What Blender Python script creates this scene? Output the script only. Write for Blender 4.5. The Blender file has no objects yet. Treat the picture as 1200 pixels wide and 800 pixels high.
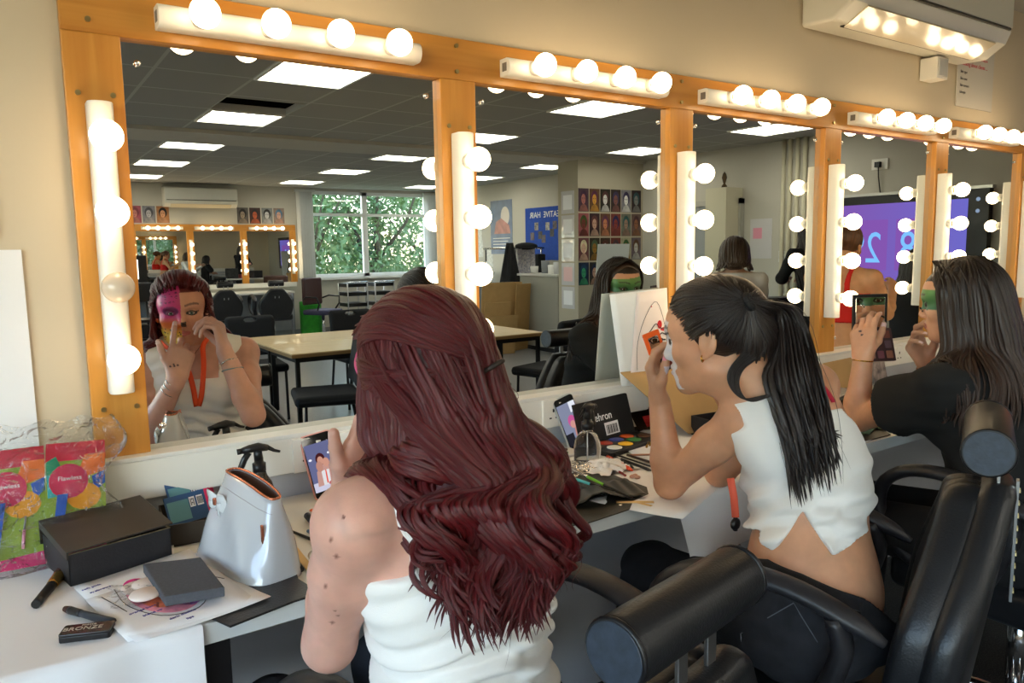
import bpy, bmesh, math, random
import numpy as np
from mathutils import Vector, Matrix, Euler
random.seed(7); np.random.seed(7)
SC = bpy.context.scene; COL = SC.collection
PI = math.pi
# ---------------------------------------------------------------- camera model (also used to turn measured pixels into points)
FL = 885.; CAM = np.array([0., -1.80, 1.42])
_X = np.array([1920.-600, 272.-400, FL]); _X /= np.linalg.norm(_X)
_H = np.array([0.-600, 272.+.0155*1920-400, FL])
_Z = np.cross(_X, _H); _Z /= np.linalg.norm(_Z)
if _Z[1] > 0: _Z = -_Z
_Y = np.cross(_Z, _X)
RW = np.stack([_X, _Y, _Z])                     # world = RW @ cv-camera
def ray(px, py): return RW @ np.array([px-600., py-400., FL])
def atY(px, py, y): r = ray(px, py); return CAM + (y-CAM[1])/r[1]*r
def atZ(px, py, z): r = ray(px, py); return CAM + (z-CAM[2])/r[2]*r
def atD(px, py, d): r = ray(px, py); return CAM + r/np.linalg.norm(r)*d
# ---------------------------------------------------------------- tagging
def tag(o, label=None, cat=None, group=None, kind=None):
    if label: o['label'] = label
    if cat: o['category'] = cat
    if group: o['group'] = group
    if kind: o['kind'] = kind
    return o
def empty(name, loc=(0,0,0), rz=0., label=None, cat=None, group=None):
    o = bpy.data.objects.new(name, None); COL.objects.link(o)
    o.location = loc; o.rotation_euler = (0, 0, rz); o.empty_display_size = .05
    return tag(o, label, cat, group)
def copy_tree(o, parent=None):
    c = o.copy(); COL.objects.link(c); c.parent = parent
    if parent is not None: c.matrix_parent_inverse = o.matrix_parent_inverse.copy()
    for ch in list(o.children): copy_tree(ch, c)
    return c
# ---------------------------------------------------------------- mesh builder
def V(*a): return Vector(a)
def frame(d, up=(0, 0, 1)):
    d = Vector(d).normalized(); u = Vector(up)
    if abs(d.dot(u.normalized())) > .98: u = Vector((1, 0, 0)) if abs(d.x) < .9 else Vector((0, 1, 0))
    s = d.cross(u).normalized(); return s, s.cross(d).normalized(), d
class MB:
    def __init__(s): s.v = []; s.f = []; s.sm = []; s.mi = []; s.M = Matrix.Identity(4); s.cur = 0; s.uv = {}
    def at(s, loc=(0,0,0), rz=0., rx=0., ry=0., sc=1.):
        s.M = Matrix.Translation(loc) @ Euler((rx, ry, rz)).to_matrix().to_4x4() @ Matrix.Scale(sc, 4); return s
    def add(s, vs, fs, smooth=False):
        b = len(s.v); s.v += [tuple(s.M @ Vector(p)) for p in vs]
        for f in fs: s.f.append(tuple(i+b for i in f)); s.sm.append(smooth); s.mi.append(s.cur)
        return s
    def box(s, x0, x1, y0, y1, z0, z1):
        vs = [(x, y, z) for z in (z0, z1) for y in (y0, y1) for x in (x0, x1)]
        return s.add(vs, [(0,2,3,1), (4,5,7,6), (0,1,5,4), (2,6,7,3), (0,4,6,2), (1,3,7,5)])
    def cbox(s, c, d): return s.box(c[0]-d[0]/2, c[0]+d[0]/2, c[1]-d[1]/2, c[1]+d[1]/2, c[2]-d[2]/2, c[2]+d[2]/2)
    def sweep(s, pts, rad, n=12, cap=True, up=(0,0,1), sq=1., roll=0.):
        pts = [Vector(p) for p in pts]; m = len(pts)
        if not hasattr(rad, '__len__'): rad = [rad]*m
        vs = []; prev = None
        for i, p in enumerate(pts):
            d = (pts[min(i+1, m-1)] - pts[max(i-1, 0)])
            if d.length < 1e-9: d = Vector((0,0,1))
            d.normalize()
            if prev is None: a, b, _ = frame(d, up)
            else:
                a = prev - d*prev.dot(d)
                if a.length < 1e-6: a, b, _ = frame(d, up)
                a.normalize(); b = d.cross(a)*-1; b = a.cross(d)
            prev = a
            r = rad[i]; r1, r2 = (r if hasattr(r, '__len__') else (r, r*sq))
            for k in range(n):
                t = 2*PI*k/n + roll; vs.append(tuple(p + a*math.cos(t)*r1 + b*math.sin(t)*r2))
        fs = [(i*n+k, i*n+(k+1) % n, (i+1)*n+(k+1) % n, (i+1)*n+k) for i in range(m-1) for k in range(n)]
        s.add(vs, fs, True)
        if cap:
            b = len(s.v) - len(vs)
            for base, rev in ((b, True), (b+(m-1)*n, False)):
                f = list(range(base, base+n)); s.f.append(tuple(f[::-1] if rev else f)); s.sm.append(False); s.mi.append(s.cur)
        return s
    def cyl(s, a, b, r, n=20, r2=None): return s.sweep([a, b], [r, r if r2 is None else r2], n)
    def lathe(s, prof, n=24, c=(0,0,0), cap=True):
        vs = [(c[0]+r*math.cos(2*PI*k/n), c[1]+r*math.sin(2*PI*k/n), c[2]+z) for r, z in prof for k in range(n)]
        m = len(prof)
        s.add(vs, [(i*n+k, i*n+(k+1) % n, (i+1)*n+(k+1) % n, (i+1)*n+k) for i in range(m-1) for k in range(n)], True)
        return s
    def ball(s, c, r, n=16, m=10, sc=(1,1,1)):
        vs = []
        for i in range(m+1):
            t = PI*i/m
            for k in range(n): vs.append((c[0]+sc[0]*r*math.sin(t)*math.cos(2*PI*k/n), c[1]+sc[1]*r*math.sin(t)*math.sin(2*PI*k/n), c[2]-sc[2]*r*math.cos(t)))
        return s.add(vs, [(i*n+k, i*n+(k+1) % n, (i+1)*n+(k+1) % n, (i+1)*n+k) for i in range(m) for k in range(n)], True)
    def prism(s, poly, z0, z1, smooth=False):
        n = len(poly); vs = [(x, y, z0) for x, y in poly]+[(x, y, z1) for x, y in poly]
        s.add(vs, [tuple(range(n))[::-1], tuple(range(n, 2*n))])
        b = len(s.v)-2*n
        for k in range(n): s.f.append((b+k, b+(k+1) % n, b+n+(k+1) % n, b+n+k)); s.sm.append(smooth); s.mi.append(s.cur)
        return s
    def grid(s, fn, nu, nv, smooth=True, thick=None):
        P = [[Vector(fn(i/nu, j/nv)) for j in range(nv+1)] for i in range(nu+1)]
        vs = [tuple(p) for r in P for p in r]; w = nv+1
        fs = [(i*w+j, (i+1)*w+j, (i+1)*w+j+1, i*w+j+1) for i in range(nu) for j in range(nv)]
        return s.add(vs, fs, smooth)
    def rbox(s, c, d, r=.01, n=4):
        """box with rounded vertical edges"""
        x, y = d[0]/2, d[1]/2; poly = []
        for cx, cy, a0 in ((x-r, y-r, 0), (-x+r, y-r, PI/2), (-x+r, -y+r, PI), (x-r, -y+r, 1.5*PI)):
            for k in range(n+1): a = a0+PI/2*k/n; poly.append((c[0]+cx+r*math.cos(a), c[1]+cy+r*math.sin(a)))
        return s.prism(poly, c[2]-d[2]/2, c[2]+d[2]/2)
    def build(s, name, mat, parent=None, bevel=0., solid=0., subs=0, loc=None, rot=None, seg=2):
        me = bpy.data.meshes.new(name); me.from_pydata(s.v, [], s.f); me.polygons.foreach_set('use_smooth', s.sm)
        mats = mat if isinstance(mat, (list, tuple)) else [mat]
        for m in mats: me.materials.append(m)
        if len(mats) > 1: me.polygons.foreach_set('material_index', s.mi)
        me.validate(); me.update()
        bm = bmesh.new(); bm.from_mesh(me); bmesh.ops.remove_doubles(bm, verts=bm.verts, dist=1e-6)
        bmesh.ops.recalc_face_normals(bm, faces=bm.faces); bm.to_mesh(me); bm.free()
        o = bpy.data.objects.new(name, me); COL.objects.link(o)
        if parent is not None: o.parent = parent
        if loc is not None: o.location = loc
        if rot is not None: o.rotation_euler = rot
        if solid: md = o.modifiers.new('solid', 'SOLIDIFY'); md.thickness = solid; md.offset = 0
        if subs: md = o.modifiers.new('sub', 'SUBSURF'); md.levels = subs; md.render_levels = subs
        if bevel:
            md = o.modifiers.new('bevel', 'BEVEL'); md.width = bevel; md.segments = seg; md.limit_method = 'ANGLE'; md.angle_limit = .6
        return o
def sc_(c):                                        # sRGB 0-255 -> linear
    return tuple(((x/255)/12.92 if x/255 <= .04045 else ((x/255+.055)/1.055)**2.4) for x in c)+(1.,)
# ---------------------------------------------------------------- materials
MC = {}
def mat(name, col, rough=.5, metal=0., spec=.5, var=0., vs=8., bump=0., bs=60., coat=0., trans=0., ior=1.45, em=0., alpha=1., sheen=0., sss=0., stretch=None, var2=None):
    if name in MC: return MC[name]
    m = bpy.data.materials.new(name); m.use_nodes = True; nt = m.node_tree; N = nt.nodes; L = nt.links
    b = N['Principled BSDF']; c = sc_(col)
    b.inputs['Base Color'].default_value = c; b.inputs['Roughness'].default_value = rough; b.inputs['Metallic'].default_value = metal
    b.inputs['Specular IOR Level'].default_value = spec; b.inputs['Coat Weight'].default_value = coat; b.inputs['IOR'].default_value = ior
    b.inputs['Transmission Weight'].default_value = trans; b.inputs['Alpha'].default_value = alpha; b.inputs['Sheen Weight'].default_value = sheen
    if sss: b.inputs['Subsurface Weight'].default_value = sss; b.inputs['Subsurface Radius'].default_value = (1., .35, .2); b.inputs['Subsurface Scale'].default_value = .012
    if em: b.inputs['Emission Color'].default_value = c; b.inputs['Emission Strength'].default_value = em
    if var or bump:
        tc = N.new('ShaderNodeTexCoord'); src = tc.outputs['Object']
        if stretch:
            mp = N.new('ShaderNodeMapping'); mp.inputs['Scale'].default_value = stretch; L.new(src, mp.inputs[0]); src = mp.outputs[0]
        if var:
            n = N.new('ShaderNodeTexNoise'); n.inputs['Scale'].default_value = vs; n.inputs['Detail'].default_value = 4; L.new(src, n.inputs[0])
            r = N.new('ShaderNodeMapRange'); r.inputs[1].default_value = .3; r.inputs[2].default_value = .7; L.new(n.outputs[0], r.inputs[0])
            mx = N.new('ShaderNodeMix'); mx.data_type = 'RGBA'; L.new(r.outputs[0], mx.inputs['Factor'])
            c2 = sc_(var2) if var2 else tuple(x*(1+var) for x in c[:3])+(1,)
            mx.inputs['A'].default_value = tuple(x*(1-var) for x in c[:3])+(1,) if not var2 else c; mx.inputs['B'].default_value = c2
            L.new(mx.outputs['Result'], b.inputs['Base Color'])
        if bump:
            n = N.new('ShaderNodeTexNoise'); n.inputs['Scale'].default_value = bs; n.inputs['Detail'].default_value = 3; L.new(src, n.inputs[0])
            bp = N.new('ShaderNodeBump'); bp.inputs['Strength'].default_value = bump; bp.inputs['Distance'].default_value = .002
            L.new(n.outputs[0], bp.inputs['Height']); L.new(bp.outputs[0], b.inputs['Normal'])
    MC[name] = m; return m
def emit(name, col, s):
    if name in MC: return MC[name]
    m = bpy.data.materials.new(name); m.use_nodes = True; nt = m.node_tree; nt.nodes.clear()
    e = nt.nodes.new('ShaderNodeEmission'); e.inputs[0].default_value = sc_(col); e.inputs[1].default_value = s
    o = nt.nodes.new('ShaderNodeOutputMaterial'); nt.links.new(e.outputs[0], o.inputs[0]); MC[name] = m; return m
WALL = mat('wall_paint', (205,191,166), .75, var=.03, vs=1.5, bump=.08, bs=150)
WALLG = mat('far_wall_paint', (186,182,170), .8, var=.03, vs=1.)
WHITE = mat('white_paint', (232,230,222), .35)
LAM = mat('white_laminate', (226,224,216), .3, var=.02, vs=3)
PANEL = mat('grey_panel', (138,142,148), .6, var=.05, vs=2)
PLAST = mat('white_plastic', (236,233,224), .3)
CHROME = mat('chrome', (225,225,225), .12, metal=1.)
STEEL = mat('brushed_steel', (170,172,175), .32, metal=1.)
BRASS = mat('brass_screw', (170,150,100), .3, metal=1.)
GOLD = mat('gold', (212,165,80), .22, metal=1.)
BLK = mat('black_plastic', (22,22,25), .38, var=.15, vs=30)
MATTE = mat('matte_black', (18,18,20), .7)
BLKF = mat('black_fabric', (20,21,24), .85, bump=.3, bs=400)
PAPER = mat('white_paper', (236,236,238), .8, bump=.2, bs=12)
CARD = mat('brown_cardboard', (186,150,98), .8, var=.06, vs=12)
LEATHER = mat('black_leatherette', (30,31,34), .36, spec=.55, bump=.28, bs=260, var=.25, vs=9)
def wood(name, a, b, axis, sc=1.):
    m = mat(name, a, .38, var=.1, vs=3, coat=.1)
    nt = m.node_tree; N = nt.nodes; L = nt.links
    tc = N.new('ShaderNodeTexCoord'); mp = N.new('ShaderNodeMapping'); s = [14*sc]*3; s[axis] = .7*sc; mp.inputs['Scale'].default_value = s
    L.new(tc.outputs['Object'], mp.inputs[0]); n = N.new('ShaderNodeTexNoise'); n.inputs['Scale'].default_value = 2.5; n.inputs['Detail'].default_value = 6; n.inputs['Distortion'].default_value = .6
    L.new(mp.outputs[0], n.inputs[0]); cr = N.new('ShaderNodeValToRGB'); cr.color_ramp.elements[0].position = .3; cr.color_ramp.elements[1].position = .72
    cr.color_ramp.elements[0].color = sc_(b); cr.color_ramp.elements[1].color = sc_(a); L.new(n.outputs[0], cr.inputs[0]); L.new(cr.outputs[0], N['Principled BSDF'].inputs['Base Color'])
    return m
WOODH = wood('orange_wood_rail', (206,146,64), (186,122,44), 0)
WOODV = wood('orange_wood_post', (206,146,64), (186,122,44), 2)
TABLEW = wood('pale_beech_top', (214,190,146), (198,172,126), 0)
def mirror_mat():
    m = bpy.data.materials.new('mirror_silvering'); m.use_nodes = True; b = m.node_tree.nodes['Principled BSDF']
    b.inputs['Base Color'].default_value = (.74, .76, .73, 1); b.inputs['Metallic'].default_value = 1; b.inputs['Roughness'].default_value = 0.0
    return m
MIRROR = mirror_mat()
BULB = emit('bulb_glow', (255,224,178), 11.)
BULBOFF = mat('bulb_unlit', (225,205,180), .25, coat=.4)
def text(txt, name, mat_, parent, M, size, ext=.0003, align='CENTER', xs=1.):
    cu = bpy.data.curves.new(name, 'FONT'); cu.body = txt; cu.size = size; cu.extrude = ext; cu.align_x = align; cu.align_y = 'CENTER'; cu.resolution_u = 3
    ob = bpy.data.objects.new(name, cu); dg = bpy.context.evaluated_depsgraph_get()
    COL.objects.link(ob); dg.update(); me = bpy.data.meshes.new_from_object(ob.evaluated_get(dg)); bpy.data.objects.remove(ob)
    me.transform(M @ Matrix.Diagonal((xs, 1, 1, 1)))
    me.materials.clear(); me.materials.append(mat_)
    o = bpy.data.objects.new(name, me); COL.objects.link(o); o.parent = parent
    return o
def Mf(loc, ux, uz):
    """matrix whose local X -> ux, local Y -> uz (text up), local Z -> facing"""
    ux = Vector(ux).normalized(); uz = Vector(uz); uz = (uz-ux*uz.dot(ux)).normalized(); n = ux.cross(uz)
    return Matrix(((ux.x, uz.x, n.x, loc[0]), (ux.y, uz.y, n.y, loc[1]), (ux.z, uz.z, n.z, loc[2]), (0,0,0,1)))
# ================================================================ THE ROOM
RX0, RX1, RY1 = -2.6, 7.1, -11.2; CH = 2.54
def struct(name, mb, m, parent=None, **k):
    o = mb.build(name, m, parent, **k)
    if parent is None: o['kind'] = 'structure'
    return o
# floor: dark speckled carpet near the mirrors, worn grey vinyl beyond
def floor_mat(name, a, b, rough, sc):
    m = mat(name, a, rough); nt = m.node_tree; N = nt.nodes; L = nt.links
    tc = N.new('ShaderNodeTexCoord'); n = N.new('ShaderNodeTexNoise'); n.inputs['Scale'].default_value = sc; n.inputs['Detail'].default_value = 5; n.inputs['Roughness'].default_value = .8
    L.new(tc.outputs['Object'], n.inputs[0]); cr = N.new('ShaderNodeValToRGB'); cr.color_ramp.elements[0].position = .45; cr.color_ramp.elements[1].position = .72
    cr.color_ramp.elements[0].color = sc_(a); cr.color_ramp.elements[1].color = sc_(b); L.new(n.outputs[0], cr.inputs[0]); L.new(cr.outputs[0], N['Principled BSDF'].inputs['Base Color'])
    return m
struct('floor', MB().box(RX0, RX1, RY1, .1, -.05, 0), floor_mat('grey_vinyl', (120,122,124), (140,142,143), .28, 40))
struct('floor_1', MB().box(RX0, RX1, -2.3, .09, 0., .006), floor_mat('dark_speckled_carpet', (40,42,42), (84,84,80), .95, 180))
struct('wall_north', MB().box(RX0-.1, RX1+.1, 0.004, .12, 0, CH), WALL)
# ceiling: tiles, one tile is missing above a lamp
TX, TY = .585, .60
def ceil_mat():
    m = mat('ceiling_tile', (150,149,143), .9); nt = m.node_tree; N = nt.nodes; L = nt.links
    tc = N.new('ShaderNodeTexCoord'); mp = N.new('ShaderNodeMapping'); L.new(tc.outputs['Object'], mp.inputs[0])
    mp.inputs['Location'].default_value = (-(1.75-TX/2), 3.0+TY/2+.0, 0)
    br = N.new('ShaderNodeTexBrick'); L.new(mp.outputs[0], br.inputs[0]); br.offset = 0; br.inputs['Scale'].default_value = 1
    br.inputs['Brick Width'].default_value = TX; br.inputs['Row Height'].default_value = TY; br.inputs['Mortar Size'].default_value = .011; br.inputs['Mortar Smooth'].default_value = 0
    br.inputs['Color1'].default_value = sc_((168,167,160)); br.inputs['Color2'].default_value = sc_((162,161,155)); br.inputs['Mortar'].default_value = sc_((196,195,188))
    L.new(br.outputs[0], N['Principled BSDF'].inputs['Base Color'])
    return m
CM = ceil_mat(); hx0, hx1 = 1.75-TX*.5, 1.75+TX*.5; hy0, hy1 = -4.8+.31, -4.8+.31+.5
c = MB(); c.box(RX0, RX1, RY1, hy0, CH, CH+.05); c.box(RX0, RX1, hy1, .12, CH, CH+.05); c.box(RX0, hx0, hy0, hy1, CH, CH+.05); c.box(hx1, RX1, hy0, hy1, CH, CH+.05)
struct('ceiling', c, CM)
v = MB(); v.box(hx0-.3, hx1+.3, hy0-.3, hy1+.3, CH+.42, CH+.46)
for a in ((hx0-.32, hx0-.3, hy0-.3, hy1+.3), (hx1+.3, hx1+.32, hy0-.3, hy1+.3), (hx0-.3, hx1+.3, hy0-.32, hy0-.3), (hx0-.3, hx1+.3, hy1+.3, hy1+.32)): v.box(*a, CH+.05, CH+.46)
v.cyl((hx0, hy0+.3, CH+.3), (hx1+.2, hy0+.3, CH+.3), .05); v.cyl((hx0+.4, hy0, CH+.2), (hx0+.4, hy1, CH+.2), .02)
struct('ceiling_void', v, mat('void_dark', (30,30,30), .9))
struct('trim_1', MB().box(RX0, RX1, -6.25, -5.55, CH-.035, CH), mat('ceiling_beam', (196,190,176), .8))
# far walls
wx0, wx1, wz0, wz1 = 4.50, 6.86, .98, 2.49
w = MB(); w.box(RX0, wx0, RY1-.15, RY1, 0, CH); w.box(wx1, RX1+.1, RY1-.15, RY1, 0, CH); w.box(wx0, wx1, RY1-.15, RY1, 0, wz0); w.box(wx0, wx1, RY1-.15, RY1, wz1, CH)
struct('wall_south', w, WALLG)
struct('wall_east', MB().box(RX1, RX1+.12, RY1, .1, 0, CH), WALLG)
# west wall with a tall window bank behind the photographer's left
w = MB(); ay0, ay1, az0, az1 = -7.4, -.9, .95, 2.4
w.box(RX0-.15, RX0, RY1, ay0, 0, CH); w.box(RX0-.15, RX0, ay1, .1, 0, CH); w.box(RX0-.15, RX0, ay0, ay1, 0, az0); w.box(RX0-.15, RX0, ay0, ay1, az1, CH)
struct('wall_west', w, WALL)
WFR = mat('white_window_frame', (228,232,232), .4)
def glassm():
    m = bpy.data.materials.new('window_glass'); m.use_nodes = True; nt = m.node_tree; nt.nodes.clear()
    o = nt.nodes.new('ShaderNodeOutputMaterial'); t = nt.nodes.new('ShaderNodeBsdfTransparent'); g = nt.nodes.new('ShaderNodeBsdfGlossy'); g.inputs['Roughness'].default_value = .02
    t.inputs[0].default_value = (.93, .96, .95, 1); mx = nt.nodes.new('ShaderNodeMixShader'); mx.inputs[0].default_value = .06
    nt.links.new(t.outputs[0], mx.inputs[1]); nt.links.new(g.outputs[0], mx.inputs[2]); nt.links.new(mx.outputs[0], o.inputs[0]); return m
GLASS = glassm()
win = empty('window_1', ((wx0+wx1)/2, RY1-.05, wz0)); win['kind'] = 'structure'
f = MB(); cx = (wx0+wx1)/2; hw = (wx1-wx0)/2
f.box(-hw, hw, -.03, .03, 0, .06); f.box(-hw, hw, -.03, .03, 1.45, 1.51); f.box(-hw, -hw+.06, -.03, .03, 0, 1.51); f.box(hw-.06, hw, -.03, .03, 0, 1.51)
f.box(-.14, -.04, -.03, .03, 0, 1.51); f.box(-hw, hw, -.028, .028, 1.08, 1.13)
f.build('window_frame', WFR, win); MB().box(-hw, hw, -.005, .005, .03, 1.48).build('window_pane', GLASS, win)
MB().box(-hw-.05, hw+.05, -.02, .13, -.04, 0).build('window_sill', WFR, win)
win2 = empty('window_2', (RX0-.07, (ay0+ay1)/2, az0)); win2['kind'] = 'structure'
f = MB(); hl = (ay1-ay0)/2
for z in (0, az1-az0-.06): f.box(-.03, .03, -hl, hl, z, z+.06)
for k in range(5): y = -hl+k*(2*hl-.06)/4; f.box(-.03, .03, y, y+.06, 0, az1-az0)
f.build('window_frame', WFR, win2); MB().box(-.004, .004, -hl, hl, .02, az1-az0-.02).build('window_pane', GLASS, win2)
# vertical blinds bunched at the window's sides
for x0, n_, nm in ((4.33, 6, 'bunched at the left of the far window'), (6.78, 5, 'bunched at the right of the far window')):
    b = MB()
    for k in range(n_): b.at((x0+k*.045, RY1+.09, 0), rz=1.1).box(-.045, .045, -.001, .001, .98, 2.46)
    b.at().box(x0-.05, x0+n_*.05, RY1+.06, RY1+.12, 2.46, 2.5)
    tag(b.build('vertical_blind', mat('blind_fabric', (205,208,206), .8)), 'pale grey vertical blind slats '+nm, 'blind')
# stub wall that carries the face posters
struct('wall_partition', MB().box(6.0, RX1, -6.0, -5.6, 0, CH), mat('partition_paint', (176,168,148), .8))
struct('baseboard_south', MB().box(RX0, RX1, RY1, RY1+.02, 0, .1), mat('baseboard_grey', (120,120,120), .6))
struct('baseboard_east', MB().box(RX1-.02, RX1, RY1, 0, 0, .1), MC['baseboard_grey'])
# door and pier on the east wall
d = empty('door_1', (RX1-.02, -4.42, 0)); d['kind'] = 'structure'
MB().box(-.03, .02, -.41, .41, 0, 1.9).build('door_leaf', mat('grey_door', (150,154,156), .5), d)
f = MB(); f.box(-.05, .02, -.47, -.41, 0, 1.96); f.box(-.05, .02, .41, .47, 0, 1.96); f.box(-.05, .02, -.47, .47, 1.9, 1.96); f.build('door_frame', mat('door_frame_grey', (170,168,158), .5), d)
MB().cyl((-.03, .33, 1.0), (-.08, .33, 1.0), .01).cyl((-.08, .33, 1.0), (-.08, .22, 1.0), .01).build('door_handle', STEEL, d)
struct('trim_2', MB().box(RX1-.28, RX1, -4.28, -3.98, 0, 2.08), mat('boxing_cream', (196,190,166), .7))
for i, y in enumerate((-3.42, -3.34, -3.25, -3.16)): struct('trim_%d' % (3+i), MB().cyl((RX1-.03, y, 0), (RX1-.03, y, CH), .022, 10), MC['boxing_cream'])
# ---------------------------------------------------------------- ceiling lamps
def diff_mat():
    m = bpy.data.materials.new('lamp_diffuser'); m.use_nodes = True; nt = m.node_tree; N = nt.nodes; L = nt.links; N.clear()
    tc = N.new('ShaderNodeTexCoord'); w = N.new('ShaderNodeTexWave'); w.bands_direction = 'Y'; w.inputs['Scale'].default_value = 2.12; w.inputs['Phase Offset'].default_value = .5
    L.new(tc.outputs['Object'], w.inputs[0]); mr = N.new('ShaderNodeMapRange'); mr.inputs[3].default_value = 5.; mr.inputs[4].default_value = 14.; L.new(w.outputs[1], mr.inputs[0])
    e = N.new('ShaderNodeEmission'); e.inputs[0].default_value = (1, .95, .82, 1); L.new(mr.outputs[0], e.inputs[1]); o = N.new('ShaderNodeOutputMaterial'); L.new(e.outputs[0], o.inputs[0]); return m
DIFF = diff_mat()
def lamp(label):
    t = empty('ceiling_light', (0,0,0), 0, label, 'light', 'square recessed ceiling lights')
    f = MB(); a, b = TX/2, TY/2
    for q in ((-a, a, -b, -b+.02), (-a, a, b-.02, b), (-a, -a+.02, -b, b), (a-.02, a, -b, b)): f.box(*q, -.012, .01)
    f.build('light_frame', WHITE, t); MB().box(-a+.02, a-.02, -b+.02, b-.02, -.006, .006).build('diffuser', DIFF, t)
    return t
proto = None
ROWS = ['nearest row', 'second row', 'third row past the beam', 'fourth row', 'farthest row']
COLS = {-.6: 'the leftmost column', 1.75: 'the left-hand reflected column', 4.10: 'the column before the far window', 6.30: 'the end-wall column'}
for i, y in enumerate((-3.0, -4.8, -6.6, -8.4, -10.2)):
    for x in COLS:
        lb = 'ceiling lamp in %s, %s' % (COLS[x], ROWS[i])
        if proto is None: proto = lamp(lb); o = proto
        else: o = copy_tree(proto)
        o['label'] = lb
        o.location = (x, y, CH)
# ================================================================ THE LIT MIRROR WALL
PX = [.137, .985, 1.822, 2.655, 3.478, 4.31, 5.15]; PW = .106
ZB, ZT, ZR = .995, 1.864, 1.970
def mirror_wall(y, sg, dz, x_off, n, side, bright):
    """frame, mirrors and light bars on a wall at y; sg=+1: the room lies towards -y"""
    Y = lambda d: y - sg*d
    def bx(mb, x0, x1, d0, d1, z0, z1):
        a, b = sorted((Y(d0), Y(d1))); mb.box(x0+x_off, x1+x_off, a, b, z0+dz, z1+dz)
    fr = empty('mirror_frame', (PX[0]+x_off, y, ZB+dz), 0, 'orange wooden post and rail frame on the '+side, 'mirror frame')
    def at0(mb): mb.M = Matrix.Translation((-(PX[0]+x_off), -y, -(ZB+dz))); return mb
    r = at0(MB()); bx(r, PX[0], PX[n]+PW, 0., .024, ZT, ZR); r.build('top_rail', WOODH, fr, bevel=.002)
    for k in range(n+1):
        p = at0(MB()); bx(p, PX[k], PX[k]+PW, 0., .026 if k else .027, ZB, ZT+ (0.0)); p.build('post', WOODV, fr, bevel=.002)
        if sg > 0:
            for dx, z in ((.022, 1.745), (.085, 1.745), (.022, 1.10), (.085, 1.10), (.05, 1.885 if k else 1.89), (.05, 1.95)):
                s = at0(MB()); s.cyl((PX[k]+dx+x_off, Y(.024), z+dz), (PX[k]+dx+x_off, Y(.030), z+dz), .0055, 10)
                s.build('screw', BRASS, fr)
    fr['kind'] = 'thing'; del fr['kind']
    names = ['leftmost', 'second', 'third', 'fourth', 'fifth', 'sixth']
    for k in range(n):
        x0, x1 = PX[k]+PW+x_off, PX[k+1]+x_off
        t = empty('wall_mirror', ((x0+x1)/2, y, ZB+dz), 0, '%s mirror pane from the left on the %s' % (names[k], side), 'mirror', 'framed wall mirrors')
        g = MB(); w = (x1-x0)/2+.004
        a, b = sorted((-sg*0.0005, -sg*.004)); g.box(-w, w, a, b, .0, ZT-ZB+.004); g.build('mirror_glass', MIRROR, t)
        if sg > 0:
            for sx in (-1, 1):
                for z in (.05, ZT-ZB-.045):
                    MB().ball((sx*(w-.035), -.007, z), .007, 12, 8, (1, .6, 1)).build('mirror_clip', CHROME, t)
    # light bars
    def bar(kind, label, grp, offs, length, loc, unlit=()):
        t = empty('light_bar', loc, 0, label, 'light', grp)
        h = length/2; q = MB(); prof = []
        for i in range(9):
            a = PI*i/8; prof.append((.0235*math.cos(a), .052+.018*math.sin(a)-.02))
        prof = [(.0235, 0)]+prof+[(-.0235, 0)]
        vs = []; m_ = len(prof)
        for e in (-h, h):
            for u, dd in prof: vs.append((e, -sg*dd, u) if kind == 'h' else (u, -sg*dd, e))
        fs = [(i, (i+1) % m_, m_+(i+1) % m_, m_+i) for i in range(m_)]+[tuple(range(m_)), tuple(range(m_, 2*m_))]
        q.add(vs, fs); q.sm = [True]*(m_-1)+[False]*3
        q.build('bar_housing', PLAST, t, bevel=.002)
        if sg > 0:
            sl = MB(); a = (-h-.001, -h+.0005, -.012, -.006) if sg > 0 else None
            if kind == 'h': sl.box(-h-.0008, -h+.0006, -.034, -.014, -.011, .011)
            else: sl.box(-.010, .010, -.034, -.014, h-.0006, h+.0008)
            sl.build('end_slot', mat('slot_grey', (120,115,108), .6), t)
        for i, o_ in enumerate(offs):
            c = (o_, -sg*.047, 0) if kind == 'h' else (0, -sg*.047, o_)
            c2 = (c[0], -sg*.066, c[2]); c3 = (c[0], -sg*.076, c[2]); cb = (c[0], -sg*.098, c[2])
            if sg > 0:
                s_ = MB(); s_.cyl(c, c2, .019, 20); s_.build('socket', PLAST, t)
                MB().cyl(c2, c3, .0145, 16).build('bulb_collar', mat('collar_metal', (150,120,80), .35, metal=.8), t)
            bl = MB(); bl.ball(cb, .0305, 20 if sg > 0 else 12, 14 if sg > 0 else 8)
            bl.build('bulb', BULBOFF if i in unlit else (BULB if sg > 0 else BULBFAR), t)
        return t
    XT = [.61, 1.47, 2.247, 3.093, 3.875, 4.71]; OB = [(.39, .145), (1.252, .144), (2.053, .142), (2.903, .143), (3.696, .1355), (4.5, .143)]
    for k in range(n):
        o0, st = OB[k]; xc = XT[k]; offs = [o0+i*st-xc for i in range(4)]
        bar('h', 'horizontal light bar above the %s mirror from the left, %s' % (names[k], side), 'light bars on the top rail', offs, .60, (xc+x_off, y-sg*.0255, 1.908+dz))
    XV = [.193, 1.035, 1.875, 2.70, 3.515, 4.355]
    for k in range(n+1):
        bar('v', 'vertical light bar on the %s post from the left, %s' % (names[k], side), 'light bars on the posts', [.2195, .0745, -.0725, -.2165], .589, (XV[k]+x_off, y-sg*.0285, 1.4305+dz), unlit=(2,) if (k == 0 and sg > 0) else ())
BULBFAR = BULB
mirror_wall(0.0, 1, 0., 0., 5, 'near mirror wall', True)
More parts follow.
